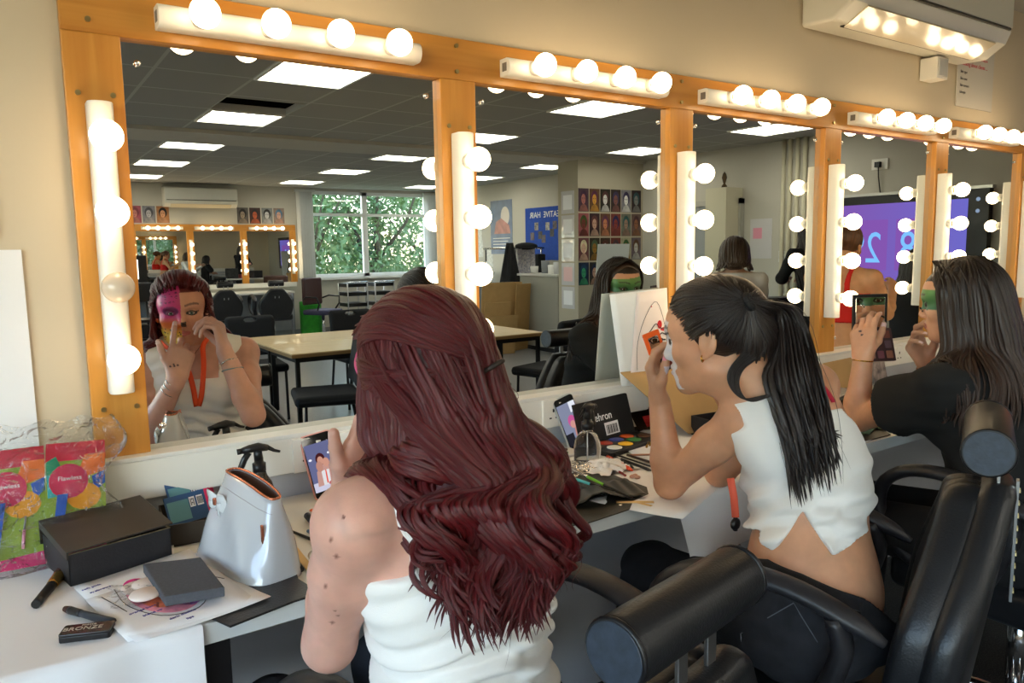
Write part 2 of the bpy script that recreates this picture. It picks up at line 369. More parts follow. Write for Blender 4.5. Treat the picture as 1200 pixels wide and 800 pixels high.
# ledge and trunking below the mirrors
struct('trim_7', MB().box(-.6, 6.6, -.056, .004, .985, .995), LAM, bevel=.002)
struct('trim_8', MB().box(-.6, 6.6, -.055, .0, .90, .985), PLAST, bevel=.002)
struct('trim_9', MB().box(-.6, 6.6, -.02, .003, .0, .90), mat('lower_wall', (188,191,196), .6, var=.04, vs=2))
for z, x, lb in ((.941, .615, 'behind the pink-cased phone'), (.941, 1.350, 'behind the phone beside the clear spray bottle'), (.945, 3.146, 'beyond the raised forearm of the person in black'), (.941, 4.2, 'at the right end of the trunking')):
    t = empty('wall_socket', (x, -.055, z), 0, 'white double power socket in the trunking '+lb, 'socket', 'power sockets in the trunking')
    MB().box(-.073, .073, -.009, .0, -.041, .041).build('socket_plate', PLAST, t, bevel=.002)
    h = MB()
    for sx in (-.036, .036):
        h.box(sx-.003, sx+.003, -.0096, -.0088, .004, .014)
        for q in (-.011, .011): h.box(sx+q-.004, sx+q+.004, -.0096, -.0088, -.015, -.011)
    h.build('pin_holes', MATTE, t)
    for sx in (-.012, .012): MB().box(sx-.006, sx+.006, -.013, -.008, .018, .032).build('switch', PLAST, t, bevel=.001)
# desk
DZ = .835; DY = -.575
t = empty('worktop', (3., -.3, DZ), 0, 'long white laminate dressing worktop running under the near mirrors', 'desk')
MB().box(-3.56, 3.6, DY+.3, .278, -.032, 0).build('top_board', LAM, t, bevel=.003)
MB().box(-3.56, 3.6, DY+.3-.004, DY+.3+.001, -.034, .001).build('edge_strip', mat('edge_trim', (205,208,208), .4), t, bevel=.0015)
for x in (-2.75, -1.2, .5, 2.2):
    MB().box(x-.02, x+.02, DY+.33, DY+.37, -DZ+.0, -.03).build('leg', mat('dark_leg', (30,30,34), .4), t)
# ---------------------------------------------------------------- air conditioner, detector, notices
def aircon(x0, x1, zb, y, sg, label, seen):
    t = empty('air_conditioner', ((x0+x1)/2, y, zb), 0, label, 'air conditioner', 'wall-mounted air conditioners')
    w = (x1-x0)/2; prof = [(0, 0), (.13, -.005), (.205, .045), (.225, .09), (.228, .27), (.20, .30), (0, .30)]
    body = MB(); vs = [(s*w, -sg*a, b) for s in (-1, 1) for a, b in prof]; n = len(prof)
    body.add(vs, [tuple(range(n)), tuple(range(n, 2*n))]+[(i, (i+1) % n, n+(i+1) % n, n+i) for i in range(n)]); body.build('casing', mat('aircon_casing', (222,220,208), .35), t, bevel=.012, seg=3)
    k = MB(); k.M = Matrix.Identity(4)
    y0, y1 = sorted((-sg*.232, -sg*.222)); MB().box(-w+.01, w-.01, y0, y1, .105, .285).build('front_panel', MC['aircon_casing'], t, bevel=.004)
    y0, y1 = sorted((-sg*.234, -sg*.2)); MB().box(-w+.03, w-.03, y0, y1, .094, .103).build('intake_gap', mat('gap_grey', (70,68,60), .6), t)
    fl = MB(); fl.add([(-w+.09, -sg*.118, -.008), (w-.10, -sg*.118, -.008), (w-.10, -sg*.205, .042), (-w+.09, -sg*.205, .042), (-w+.09, -sg*.116, -.014), (w-.10, -sg*.116, -.014), (w-.10, -sg*.207, .036), (-w+.09, -sg*.207, .036)],
        [(0,1,2,3), (7,6,5,4), (0,4,5,1), (1,5,6,2), (2,6,7,3), (3,7,4,0)]); fl.build('air_flap', mat('flap_gloss', (226,214,186), .12, coat=.5), t)
    y0, y1 = sorted((-sg*.10, -sg*.117)); MB().box(-w+.09, w-.10, y0, y1, -.008, -.003).build('vent_slot', MATTE, t)
    return t
aircon(2.52, 3.66, 2.215, 0.0, 1, 'cream wall air conditioner above the near mirrors at top right', True)
t = empty('detector_box', (3.40, 0., 2.16), 0, 'small white square box under the near air conditioner', 'detector')
MB().box(-.045, .045, -.075, 0, -.045, .045).build('box_body', PLAST, t, bevel=.003); MB().box(-.035, .035, -.079, -.07, -.035, .038).build('box_face', mat('grey_face', (205,203,198), .4), t, bevel=.003)
RED = mat('red_print', (205,60,80), .6); INK = mat('dark_print', (60,58,60), .6)
t = empty('notice', (3.84, 0., 2.17), 0, 'laminated white notice with red headings on the wall below the air conditioner', 'notice')
MB().box(-.17, .17, -.004, 0, -.13, .14).build('sheet', mat('laminated_sheet', (226,220,208), .12, coat=.8), t)
text('who?', 'heading', RED, t, Mf((-.10, -.0045, .115), (1,0,0), (0,0,1)), .042); text('are you working on', 'heading', RED, t, Mf((.04, -.0045, .095), (1,0,0), (0,0,1)), .016)
text('Thinking about clients ...', 'heading', RED, t, Mf((-.02, -.0045, .062), (1,0,0), (0,0,1)), .026)
for i, s_ in enumerate(('Skin type', 'Skin tone', 'Skin texture', 'Lifestyle')): text(s_, 'line', INK, t, Mf((-.145, -.0045, .025-.03*i), (1,0,0), (0,0,1)), .017, align='LEFT')
t = empty('notice', (-.13, 0., 1.26), 0, 'plain white sheet on the wall at the left edge', 'notice'); MB().box(-.17, .17, -.004, 0, -.25, .175).build('sheet', PAPER, t)
t = empty('notice', (-.15, 0., 1.70), 0, 'poster with purple and pink print cut by the upper left edge', 'poster'); MB().box(-.15, .155, -.004, 0, -.24, .24).build('sheet', PAPER, t)
MB().box(-.13, .14, -.0055, -.004, -.20, .1).build('print', mat('purple_print', (120,60,170), .5, var=1, vs=3, var2=(225,90,120)), t)
# ================================================================ THINGS ON THE NEAR WORKTOP
ZT0 = DZ
def wb(t):
    m = MB(); m.M = Matrix.Translation(-Vector(t.location)); return m
def dk(px, py, h=0.): return atZ(px, py, ZT0+h)
def th(name, loc, label, cat, group=None): return empty(name, tuple(loc), 0, label, cat, group)
def quad_sheet(mb, P, th_=.0006, curl=0., n=8, up=(0,0,1)):
    a, b, c, d = [Vector(p) for p in P]; up = Vector(up)
    def fn(u, v):
        p = a.lerp(b, u).lerp(d.lerp(c, u), v); k = abs(curl)*((2*u-1)**2*(2*v-1)**2+.25*(2*v-1)**4)
        return p+up*k
    def fn2(u, v): return fn(u, v)+up*th_
    vs = [tuple(f(i/n, j/n)) for f in (fn, fn2) for i in range(n+1) for j in range(n+1)]; w = n+1; q = w*w; fs = []
    for i in range(n):
        for j in range(n): k = i*w+j; fs += [(k, k+1, k+w+1, k+w), (q+k, q+k+w, q+k+w+1, q+k+1)]
    for i in range(n): fs += [(i*w, (i+1)*w, q+(i+1)*w, q+i*w), (i*w+n, q+i*w+n, q+(i+1)*w+n, (i+1)*w+n), (i, q+i, q+i+1, i+1), (n*w+i, n*w+i+1, q+n*w+i+1, q+n*w+i)]
    return mb.add(vs, fs, True)
def ux_of(a, b): v = Vector(b)-Vector(a); return v.normalized()
CLEAR = mat('clear_plastic', (245,248,250), .08, trans=1., ior=1.25, bump=.0)
def film_mat():
    m = bpy.data.materials.new('crinkled_film'); m.use_nodes = True; nt = m.node_tree; nt.nodes.clear(); N = nt.nodes
    o = N.new('ShaderNodeOutputMaterial'); t = N.new('ShaderNodeBsdfTransparent'); g = N.new('ShaderNodeBsdfGlossy'); g.inputs['Roughness'].default_value = .12
    t.inputs[0].default_value = (.96, .97, .98, 1); mx = N.new('ShaderNodeMixShader'); n = N.new('ShaderNodeTexNoise'); n.inputs['Scale'].default_value = 30; n.inputs['Distortion'].default_value = 2.
    tc = N.new('ShaderNodeTexCoord'); nt.links.new(tc.outputs['Object'], n.inputs[0]); bp = N.new('ShaderNodeBump'); bp.inputs['Strength'].default_value = 1.; bp.inputs['Distance'].default_value = .01
    nt.links.new(n.outputs[0], bp.inputs['Height']); nt.links.new(bp.outputs[0], g.inputs['Normal']); fr = N.new('ShaderNodeFresnel'); fr.inputs[0].default_value = 1.5; nt.links.new(bp.outputs[0], fr.inputs['Normal'])
    ad = N.new('ShaderNodeMath'); ad.operation = 'MULTIPLY'; ad.inputs[1].default_value = .7; nt.links.new(fr.outputs[0], ad.inputs[0]); nt.links.new(ad.outputs[0], mx.inputs[0])
    nt.links.new(t.outputs[0], mx.inputs[1]); nt.links.new(g.outputs[0], mx.inputs[2]); nt.links.new(mx.outputs[0], o.inputs[0]); return m
FILM = film_mat()
def crumple(mb, c, w, d, h, n=16, seed=1, fold=1.):
    rs = np.random.RandomState(seed); k = [(rs.uniform(4, 12), rs.uniform(4, 12), rs.uniform(0, 6)) for _ in range(5)]
    def fn(u, v):
        a, b = u-.5, v-.5; z = sum(abs(math.sin(p*a*2+q*b*2+r)) for p, q, r in k)/5; e = max(0, 1-(a*a+b*b)*3.2)
        s = 1-.18*math.sin(9*math.atan2(b, a)+seed); return (c[0]+a*w*s, c[1]+b*d*s, c[2]+.001+h*z*(.25+.75*e)*fold)
    return mb.grid(fn, n, n)
# protective paper laid over the left of the worktop, hanging over its front
t = th('couch_paper', (0.05, -.35, ZT0), 'white protective paper over the left end of the worktop, hanging down its front', 'paper cover')
q = wb(t)
def cp(u, v):
    x = -.58+u*.90-.05*math.sin(v*3); s = v*.82
    front = DY-.006
    if s < .50: y = -.075-s*1.012; z = ZT0+.0035
    else:
        k = s-.50; ang = min(k/.012, PI/2); y = -.581-.006*math.sin(ang)-(.02*(k/.3)+.012*math.sin(u*26)*(k/.3)); z = ZT0+.0035-.008*(1-math.cos(ang))-max(0, k-.012)
    z += .0012*math.sin(u*31+v*9)*(1 if s < .5 else 0); 
    if s > .5: y -= .004*math.sin(u*40)
    return (x-(.05 if s < .5 else .05+(s-.5)*.1)+.0, y, z)
q.grid(cp, 40, 60); o = q.build('sheet', PAPER, t)
# clear bag holding two bright sponge-and-brush packets
bc = (0.03, -.13, ZT0)
bag = th('plastic_bag', bc, 'clear crinkled bag holding bright packets, leaning at the left end', 'bag')
bm_ = MB()
def bagf(u, v, s):
    w = .115+.012*math.sin(v*9); x = (u-.5)*2*w+.012*math.sin(v*13+u*4)+.03*v; bulge = .020*(math.sin(PI*u)**.6)*(math.sin(PI*min(1, v*1.05))**.5 if v < .95 else .1)
    n_ = .004*math.sin(u*17+v*23)+.003*math.sin(v*41-u*13)
    return (x-.0, s*bulge+n_+.055*v-.055+.045*v, .003+v*.262+.006*math.sin(u*19)*(v > .9))
bm_.grid(lambda u, v: bagf(u, v, -1), 30, 40); bm_.grid(lambda u, v: bagf(u, v, 1), 30, 40); bm_.build('bag_film', FILM, bag)
colr = lambda n, c: mat(n, c, .45)
def packet(dx, lab, dy):
    p = th('sponge_packet', (bc[0]+dx, bc[1]+dy, ZT0+.004), lab, 'packet', 'bright packets in the clear bag')
    th_ = .36; R = Euler((-th_, .06 if dx > 0 else .02, 0)).to_matrix().to_4x4()
    def pl(nm, poly, c, z=0., thk=.0015):
        m_ = MB(); m_.M = R @ Matrix(((1,0,0,0), (0,0,-1,0), (0,1,0,0), (0,0,0,1))); m_.prism(poly, z, z+thk); return m_.build(nm, colr(*c), p)
    pl('card', [(-.052,0), (.050,0), (.056,.225), (-.046,.225)], ('packet_green', (150,176,62)), 0., .006)
    pl('print', [(-.048,.19), (.056,.19), (.056,.226), (-.046,.226)], ('packet_crimson', (206,40,66)), .006)
    pl('print', [(.0,.150), (.054,.165), (.055,.200), (.020,.200)], ('packet_orange', (240,120,48)), .0061)
    pl('print', [(-.046,.120), (-.01,.125), (-.018,.165), (-.047,.165)], ('packet_teal', (60,170,176)), .0062)
    pl('print', [(.015+.030*math.cos(a*.5), .118+.026*math.sin(a*.5)) for a in range(13)], ('packet_amber', (246,166,36)), .0063)
    pl('print', [(-.010+.034*math.cos(a*.42), .150+.034*math.sin(a*.42)) for a in range(15)], ('packet_rose', (214,52,92)), .0066)
    pl('print', [(-.047,.165), (-.02,.172), (-.03,.20), (-.047,.19)], ('packet_jade', (30,150,110)), .0064); pl('print', [(.035,.125), (.053,.14), (.053,.165), (.03,.155)], ('packet_blue', (44,96,190)), .0062)
    pl('print', [(-.052,0), (.050,0), (.050,.026), (-.052,.018)], ('packet_magenta', (222,34,110)), .0064)
    pl('sponge', [(-.044,.022), (-.030,.02), (-.012,.125), (-.030,.125)], ('packet_blue', (44,96,190)), .006, .008)
    m_ = MB(); m_.M = R @ Matrix(((1,0,0,0), (0,0,-1,0), (0,1,0,0), (0,0,0,1))); m_.sweep([(.010,.035,.010), (.014,.07,.010)], .0028, 8); m_.build('brush_handle', colr('packet_pink', (232,150,180)), p)
    m_ = MB(); m_.M = R @ Matrix(((1,0,0,0), (0,0,-1,0), (0,1,0,0), (0,0,0,1))); m_.sweep([(.014,.07,.010), (.018,.095,.010)], .0018, 8); m_.build('brush_ferrule', STEEL, p)
    tx = text('Flawless', 'print', mat('white_print', (245,245,245), .5), p, Matrix.Identity(4), .0125); tx.data.transform(R @ Matrix(((1,0,0,-.008), (0,0,-1,-.0088), (0,1,0,.155), (0,0,0,1))))
packet(-.045, 'packet with green card, left of the two in the clear bag', -.022); packet(.052, 'packet with green card and pink brush, right one in the clear bag', -.030)
# black cardboard box with its lid ajar
def box_frame(A, B):
    a = Vector(A); b = Vector(B); x = (b-a).normalized(); y = Vector((-x.y, x.x, 0)); return Matrix(((x.x, y.x, 0, a.x), (x.y, y.y, 0, a.y), (0, 0, 1, a.z), (0,0,0,1))), (b-a).length
BOXM = mat('black_card', (34,34,38), .55, bump=.2, bs=200, var=.2, vs=20); BOXE = mat('box_edge', (128,112,84), .8)
A, B = dk(83, 690), dk(196, 656); Mx, Lx = box_frame(A, B)
t = th('cardboard_box', A, 'black cardboard box with lid ajar, left of the grey bag', 'box'); t.matrix_world = Mx
Lx = .178; dd = .150; hh = .062; g = .003
m_ = MB(); m_.box(0, Lx, 0, dd, 0, g); m_.box(0, Lx, 0, g, 0, hh); m_.box(0, Lx, dd-g, dd, 0, hh); m_.box(0, g, 0, dd, 0, hh); m_.box(Lx-g, Lx, 0, dd, 0, hh); m_.build('tray', BOXM, t)
m_ = MB(); m_.M = Matrix.Translation((0, 0, hh+.004)) @ Euler((.13, -.02, 0)).to_matrix().to_4x4(); m_.box(-.003, Lx+.004, -.003, dd+.006, 0, .003); m_.box(-.003, Lx+.004, dd+.003, dd+.006, -.045, 0); m_.box(-.003, 0, -.003, dd+.006, -.012, 0.001); m_.box(Lx+.001, Lx+.004, .02, dd+.006, -.05, .001); m_.build('lid', mat('worn_lid', (56,50,44), .5, var=.15, vs=10), t)
m_ = MB(); m_.box(0, Lx, -.0006, g+.0004, hh-.0002, hh+.0008); m_.box(Lx-g, Lx+.0006, 0, dd, hh-.0002, hh+.0008); m_.build('cut_edge', BOXE, t)
# brown open tray behind with printed cards
t = th('card_tray', (.31, -.13, ZT0), 'brown-black open card tray with blue cards, behind the grey bag', 'tray'); m_ = MB().at((0, 0, 0), rz=-.08)
m_.box(-.07, .07, -.075, .075, 0, .003); m_.box(-.07, .07, -.075, -.072, 0, .045); m_.box(-.07, .07, .072, .075, 0, .045); m_.box(-.07, -.067, -.075, .075, 0, .045); m_.box(.067, .07, -.075, .075, 0, .045); m_.build('tray_shell', mat('brown_black_card', (58,50,42), .6), t)
def gcard(loc, rz, rx, lab):
    c_ = th('printed_card', loc, lab, 'card', 'blue and crimson printed cards'); c_.rotation_euler = (rx, 0, rz)
    MB().box(-.05, .05, -.001, .001, 0, .062).build('card_sheet', mat('card_navy', (44,84,130), .4), c_); MB().box(.038, .0502, -.0014, .0012, 0, .0622).build('card_band', mat('card_crimson', (216,40,92), .4), c_)
    MB().box(-.046, .0, -.0014, -.0009, .006, .050).build('card_panel', mat('card_aqua', (96,150,160), .4), c_)
    MB().box(.002, .014, -.0014, -.0009, .03, .052).box(.018, .032, -.0014, -.0009, .03, .052).build('barcode', PAPER, c_)
    b_ = MB(); [b_.box(.0195+i*.0018, .0205+i*.0018, -.0017, -.0012, .033, .049) for i in range(7)]; [b_.box(.004+.003*i, .006+.003*i, -.0017, -.0012, .033+.004*j, .036+.004*j) for i in range(3) for j in range(4) if (i*j+i) % 2 == 0]; b_.build('code_marks', MATTE, c_)
gcard((.305, -.105, ZT0+.014), .25, -.45, 'blue card with crimson band, front one in the brown tray'); gcard((.315, -.072, ZT0+.035), .22, -.5, 'blue card with crimson band, rear one in the brown tray')
# silver grey make-up bag with a bow
def L2(A, B): return (Vector(B)-Vector(A))
A, B = dk(230, 652), dk(318, 700); A[1] = -.30; B = A3_ = np.array([.325, -.505, ZT0]); A = np.array([.268, -.275, ZT0])
Mx, Lx = box_frame(A, B); t = th('make_up_bag', (A+B)/2, 'shiny pale grey make-up bag with a bow and copper zip', 'bag')
t.matrix_world = Mx @ Matrix.Translation((Lx/2, 0, 0)); hw = .125
GB = mat('patent_grey', (186,190,196), .14, coat=.8, bump=.08, bs=14)
def bagp(u, v):
    """u around, v up"""
    a = 2*PI*u; topk = v**1.15; w = hw*(1.02-.36*topk); dpt = .058*(1-.80*topk)+.004; lean = .012*v
    cx_, sx_ = math.cos(a), math.sin(a); e = .55; x = w*(abs(cx_)**e)*(1 if cx_ > 0 else -1); y = dpt*(abs(sx_)**e)*(1 if sx_ > 0 else -1)
    z = .150*v-.018*v*(x/hw)+.014*math.sin(PI*(x/hw+1)/2)*v**3+.002*math.sin(a*6+v*7)*(v*(1-v)*4)
    y += .003*math.sin(x*50+v*6)*(v*(1-v)*4)
    return (x+.016*v, y+.05+lean, z+.001)
m_ = MB(); m_.grid(bagp, 64, 20); nb_ = 65*21
m_.build('bag_body', GB, t, solid=.002)
b_ = MB(); b_.prism([tuple(bagp(k/40, 0)[:2]) for k in range(40)], .0008, .003); b_.build('bag_base', GB, t)
LIN = mat('taupe_lining', (120,92,80), .8); l_ = MB(); l_.grid(lambda u, v: tuple(np.array(bagp(u, .55+v*.44))*A3_[0]*0+np.array([ (bagp(u,.55+v*.44)[0]-.016)*.95+.016, (bagp(u,.55+v*.44)[1]-.06)*.80+.06, bagp(u,.55+v*.44)[2]])), 48, 8); l_.build('lining', LIN, t)
cop = mat('rose_copper', (220,140,110), .25, metal=.9)
z_ = MB(); z_.sweep([tuple(np.array(bagp(k/64, 1.0))+[0, 0, .001]) for k in range(65)], .0024, 6, cap=False); z_.build('zip', cop, t)
z_ = MB(); z_.cbox((.100, .030, .085), (.006, .004, .045)); z_.build('zip_pull', cop, t, bevel=.001)
s_ = MB(); [s_.sweep([tuple(np.array(bagp(.52+.46*k/30, v_))-[0, .0008, 0]) for k in range(31)], .0009, 5) for v_ in (.86,)]; s_.build('stitch_line', mat('seam_grey', (150,146,150), .5), t)
bo = MB(); bc_ = bagp(.655, .72); bo.M = Matrix.Translation((bc_[0], bc_[1]-.004, bc_[2]))
for sx in (-1, 1): bo.sweep([(0,0,0), (sx*.014,-.006,.008), (sx*.026,-.004,.010), (sx*.028,-.001,.0), (sx*.024,-.004,-.010), (sx*.012,-.006,-.007), (0,0,0)], [(.003,.010)]*7, 10, sq=1)
bo.sweep([(.0,-.002,0), (.012,-.006,-.02), (.016,-.003,-.038)], [(.002,.009)]*3, 8)
bo.build('bow', mat('pearl_bow', (206,210,214), .12, coat=.8), t); k_ = MB(); k_.cbox((bc_[0], bc_[1]-.008, bc_[2]), (.008, .010, .014)); k_.build('bow_knot', cop, t, bevel=.002)
# black brush roll under the bag
def slab(name, pts, lab, cat, m, h=.003, z0=.0005, bev=.001):
    P = [np.array(dk(*p)) for p in pts]; c = sum(P)/len(P); t_ = th(name, c, lab, cat); b_ = MB(); b_.prism([(p[0]-c[0], p[1]-c[1]) for p in P], z0, z0+h); b_.build('body', m, t_, bevel=bev); return t_
slab('brush_roll', [(222, 716), (240, 690), (300, 640), (328, 622), (338, 640), (350, 682), (366, 692), (362, 703), (345, 708), (270, 738)], 'black brush roll lying open beneath the grey bag', 'brush roll', LEATHER, .004, .003)
# the face chart papers, foam, packet
def sheet(name, pts, lab, cat, curl=.0, z=.004, m=PAPER, grp=None):
    P = [dk(*p, z) for p in pts]; c = np.mean(P, 0); c[2] = ZT0; t_ = th(name, c, lab, cat, grp); quad_sheet(wb(t_), P, curl=curl).build('sheet', m, t_) if False else None
    b_ = wb(t_); quad_sheet(b_, P, curl=curl); b_.build('sheet', m, t_); return t_, P
sheet('paper_sheet', [(100, 706), (232, 655), (318, 702), (160, 756)], 'white paper sheet, lower of the two under the grey foam', 'paper', .004, .0075)
t, P = sheet('face_chart', [(86, 688), (222, 643), (302, 704), (150, 752)], 'face chart with pink and orange pencil shading under the grey foam', 'drawing', .0, .0095)
a, b, c_, d = [Vector(p) for p in P]; up = Vector((0, 0, .0012))
def onp(u, v): return a.lerp(b, u).lerp(d.lerp(c_, u), v)+up
def blob(t_, fn, cu, cv, ru, rv, col_, nm='shading', n=20, a0=0, a1=2*PI, inner=0.):
    b_ = wb(t_); outer = [tuple(fn(cu+ru*math.cos(a0+(a1-a0)*k/n), cv+rv*math.sin(a0+(a1-a0)*k/n))) for k in range(n+1)]; inn = [tuple(fn(cu+ru*inner*math.cos(a0+(a1-a0)*k/n), cv+rv*inner*math.sin(a0+(a1-a0)*k/n))) for k in range(n+1)]
    b_.add(outer+inn, [(k, k+1, n+2+k, n+1+k) for k in range(n)]); return b_.build(nm, mat('pencil_%d_%d_%d' % col_, col_, .8, var=.2, vs=80), t_)
def stroke(t_, fn, pts, w=.0006, m=INK, nm='pencil_line'):
    P_ = smooth_(pts, 24); b_ = wb(t_); b_.sweep([tuple(fn(*p)) for p in P_], w, 5); return b_.build(nm, m, t_)
def smooth_(pts, m):
    P = np.array(pts, float); P = np.concatenate([[2*P[0]-P[1]], P, [2*P[-1]-P[-2]]]); n = len(P)-3; out = []
    for t_ in np.linspace(0, n-1e-6, m):
        i = int(t_); u = t_-i; p0, p1, p2, p3 = P[i:i+4]; out.append(.5*((2*p1)+(-p0+p2)*u+(2*p0-5*p1+4*p2-p3)*u*u+(-p0+3*p1-3*p2+p3)*u**3))
    return np.array(out)
blob(t, onp, .50, .50, .26, .34, (236,150,170), inner=.55, a0=.4, a1=4.2); blob(t, onp, .47, .52, .18, .22, (240,130,90), inner=.3, a0=1.5, a1=4.9); blob(t, onp, .38, .30, .10, .12, (236,60,150)); blob(t, onp, .60, .70, .10, .10, (180,110,190))
stroke(t, onp, [(.22,.25), (.20,.55), (.34,.82), (.60,.86), (.80,.65), (.80,.4)]); stroke(t, onp, [(.70,.35), (.86,.45), (.97,.60)]); stroke(t, onp, [(.10,.30), (.16,.62)])
for i, s_ in enumerate(('soft pink', 'eyebrows', 'orange base', 'blend up', 'dark outline', 'lips')):
    vt = [(.10,.10), (.14,.18), (.26,.66), (.30,.74), (.46,.88), (.48,.95)][i]; p = onp(*vt); ux = (b-a).normalized(); tx = text(s_, 'handwriting', mat('blue_ink', (70,70,150), .7), t, Matrix.Identity(4), .009); tx.data.transform(Matrix.Translation(p-Vector(t.location)) @ Matrix.Rotation(math.atan2(ux.y, ux.x), 4, 'Z'))
t = th('cotton_pad_packet', dk(165, 692, .011), 'small clear packet of pale pads between face chart and foam', 'packet')
b_ = wb(t); crumple(b_, dk(165, 695, .012), .085, .10, .012, 22, 3); b_.build('packet_film', FILM, t)
for k, (x, y) in enumerate(((160, 690), (172, 686), (170, 698))): b_ = wb(t); b_.lathe([(0, .0), (.023, .0), (.025, .003), (.023, .006), (0, .006)], 24, tuple(dk(x, y, .0125+.003*k))); b_.build('cotton_pad', mat('cotton', (236,222,214), .95), t)
P = [dk(168, 672, .016), dk(236, 664, .016), dk(264, 700, .016), dk(194, 712, .016)]; c_ = np.mean(P, 0); t = th('foam_sponge', c_, 'dark grey square foam sponge lying on the face chart', 'sponge')
b_ = MB(); b_.prism([(p[0]-c_[0], p[1]-c_[1]) for p in P], 0.0015, .019); b_.build('foam_block', mat('grey_foam', (84,86,92), .95, bump=.6, bs=900, var=.1, vs=200), t, bevel=.002)
# sticks: brushes and pencils lying on the top
def stick(name, lab, cat, p0, p1, segs, grp=None, z=.004, z1=None):
    """segs: list of (part name, t0, t1, r0, r1, material, flat)"""
    a = dk(*p0, z); b = dk(*p1, z if z1 is None else z1); t_ = th(name, (a+b)/2, lab, cat, grp)
    for nm, t0, t1, r0, r1, m, fl_ in segs:
        q = wb(t_); n = 5; pts = [tuple(a+(b-a)*(t0+(t1-t0)*i/n)) for i in range(n+1)]; q.sweep(pts, [((r0+(r1-r0)*i/n), (r0+(r1-r0)*i/n)*fl_) for i in range(n+1)], 12); q.build(nm, m, t_)
    return t_
def pc(n, c, r=.35): return mat(n, c, r, coat=.2)
stick('powder_brush', 'large brush with black handle and gold ferrule left of the black box', 'brush', (42, 708), (80, 662), [('handle', 0, .46, .0075, .0085, BLK, 1), ('ferrule', .46, .74, .0095, .0125, GOLD, .8), ('bristles', .74, 1.0, .013, .014, mat('brown_bristles', (74,48,42), .95, bump=.5, bs=500), .8)], z=.012)
stick('eyeshadow_brush', 'short black brush with rounded brown tip behind the bronze compact', 'brush', (76, 713), (132, 729), [('bristles', 0, .10, .0045, .0065, MC['brown_bristles'], 1), ('ferrule', .10, .35, .0065, .006, BLK, 1), ('handle', .35, 1., .0055, .007, mat('slate_handle', (44,50,60), .4), 1)], z=.011)
P = [dk(73, 733, .012), dk(128, 727, .012), dk(131, 742, .012), dk(77, 751, .012)]; c_ = np.mean(P, 0); t = th('bronze_compact', (c_[0], c_[1], ZT0+.003), 'flat black compact printed BRONZE at the front left', 'compact')
Mx = Matrix.Rotation(-.36+.0, 4, 'Z'); ang = math.atan2(P[1][1]-P[0][1], P[1][0]-P[0][0]); t.rotation_euler = (0, 0, ang)
MB().rbox((0, 0, .0045), (.072, .034, .009), .004).build('case_base', BLK, t, bevel=.001); MB().rbox((0, .0, .011), (.072, .034, .004), .004).build('case_lid', pc('gloss_black', (16,16,18), .18), t, bevel=.001)
text('BRONZE', 'lettering', mat('bronze_letter', (190,176,160), .4), t, Matrix.Translation((-.006, .0, .0131)), .0145); text('matte', 'lettering', MC['bronze_letter'], t, Matrix.Translation((.0, .0115, .0131)), .009)
stick('flat_brush', 'flat orange-tipped brush beside the pink phone', 'brush', (366, 597), (386, 610), [('bristles', 0, .35, .0075, .007, mat('orange_bristle', (226,104,46), .8), .35), ('ferrule', .35, .62, .007, .0045, CHROME, .5), ('handle', .62, 1.4, .0045, .004, pc('orange_handle', (236,84,44)), 1)])
stick('powder_brush', 'black handled brush with rose ferrule beside the bare arm', 'brush', (360, 604), (386, 632), [('handle', 0, .5, .0075, .0075, BLK, 1), ('ferrule', .5, .78, .0078, .011, cop, .9), ('bristles', .78, 1.2, .012, .016, mat('rust_bristle', (104,46,30), .9), .9)], z=.01)
stick('liner_brush', 'thin black brush with copper tip, right of the zip', 'brush', (326, 616), (368, 633), [('ferrule', 0, .12, .0022, .0026, cop, 1), ('handle', .12, 1., .0026, .0034, BLK, 1)])
stick('pencil', 'blue pencil beside the bare arm', 'pencil', (361, 622), (384, 638), [('barrel', 0, 1., .0036, .0036, pc('blue_pencil', (36,92,140)), 1)])
stick('fan_brush', 'brush with yellow-orange round tip right of the grey bag', 'brush', (330, 628), (353, 667), [('bristles', 0, .22, .008, .0095, mat('yellow_bristle', (224,150,30), .9), .5), ('ferrule', .22, .46, .004, .004, mat('tan_ferrule', (214,160,90), .3, metal=.6), 1), ('handle', .46, 1., .0045, .0055, BLK, 1)], z=.010)
stick('spatula', 'pale wooden spatula under the fan brush', 'spatula', (338, 634), (368, 672), [('blade', 0, 1., .0075, .0075, mat('pale_wood', (226,190,130), .7), .14)], z=.006)
stick('glass_vial', 'small clear vial beside the bare arm', 'vial', (366, 650), (378, 664), [('vial_body', 0, .8, .009, .009, mat('vial_white', (226,220,206), .15, coat=.5), 1), ('cap', .8, 1.1, .006, .006, cop, 1)], z=.013)
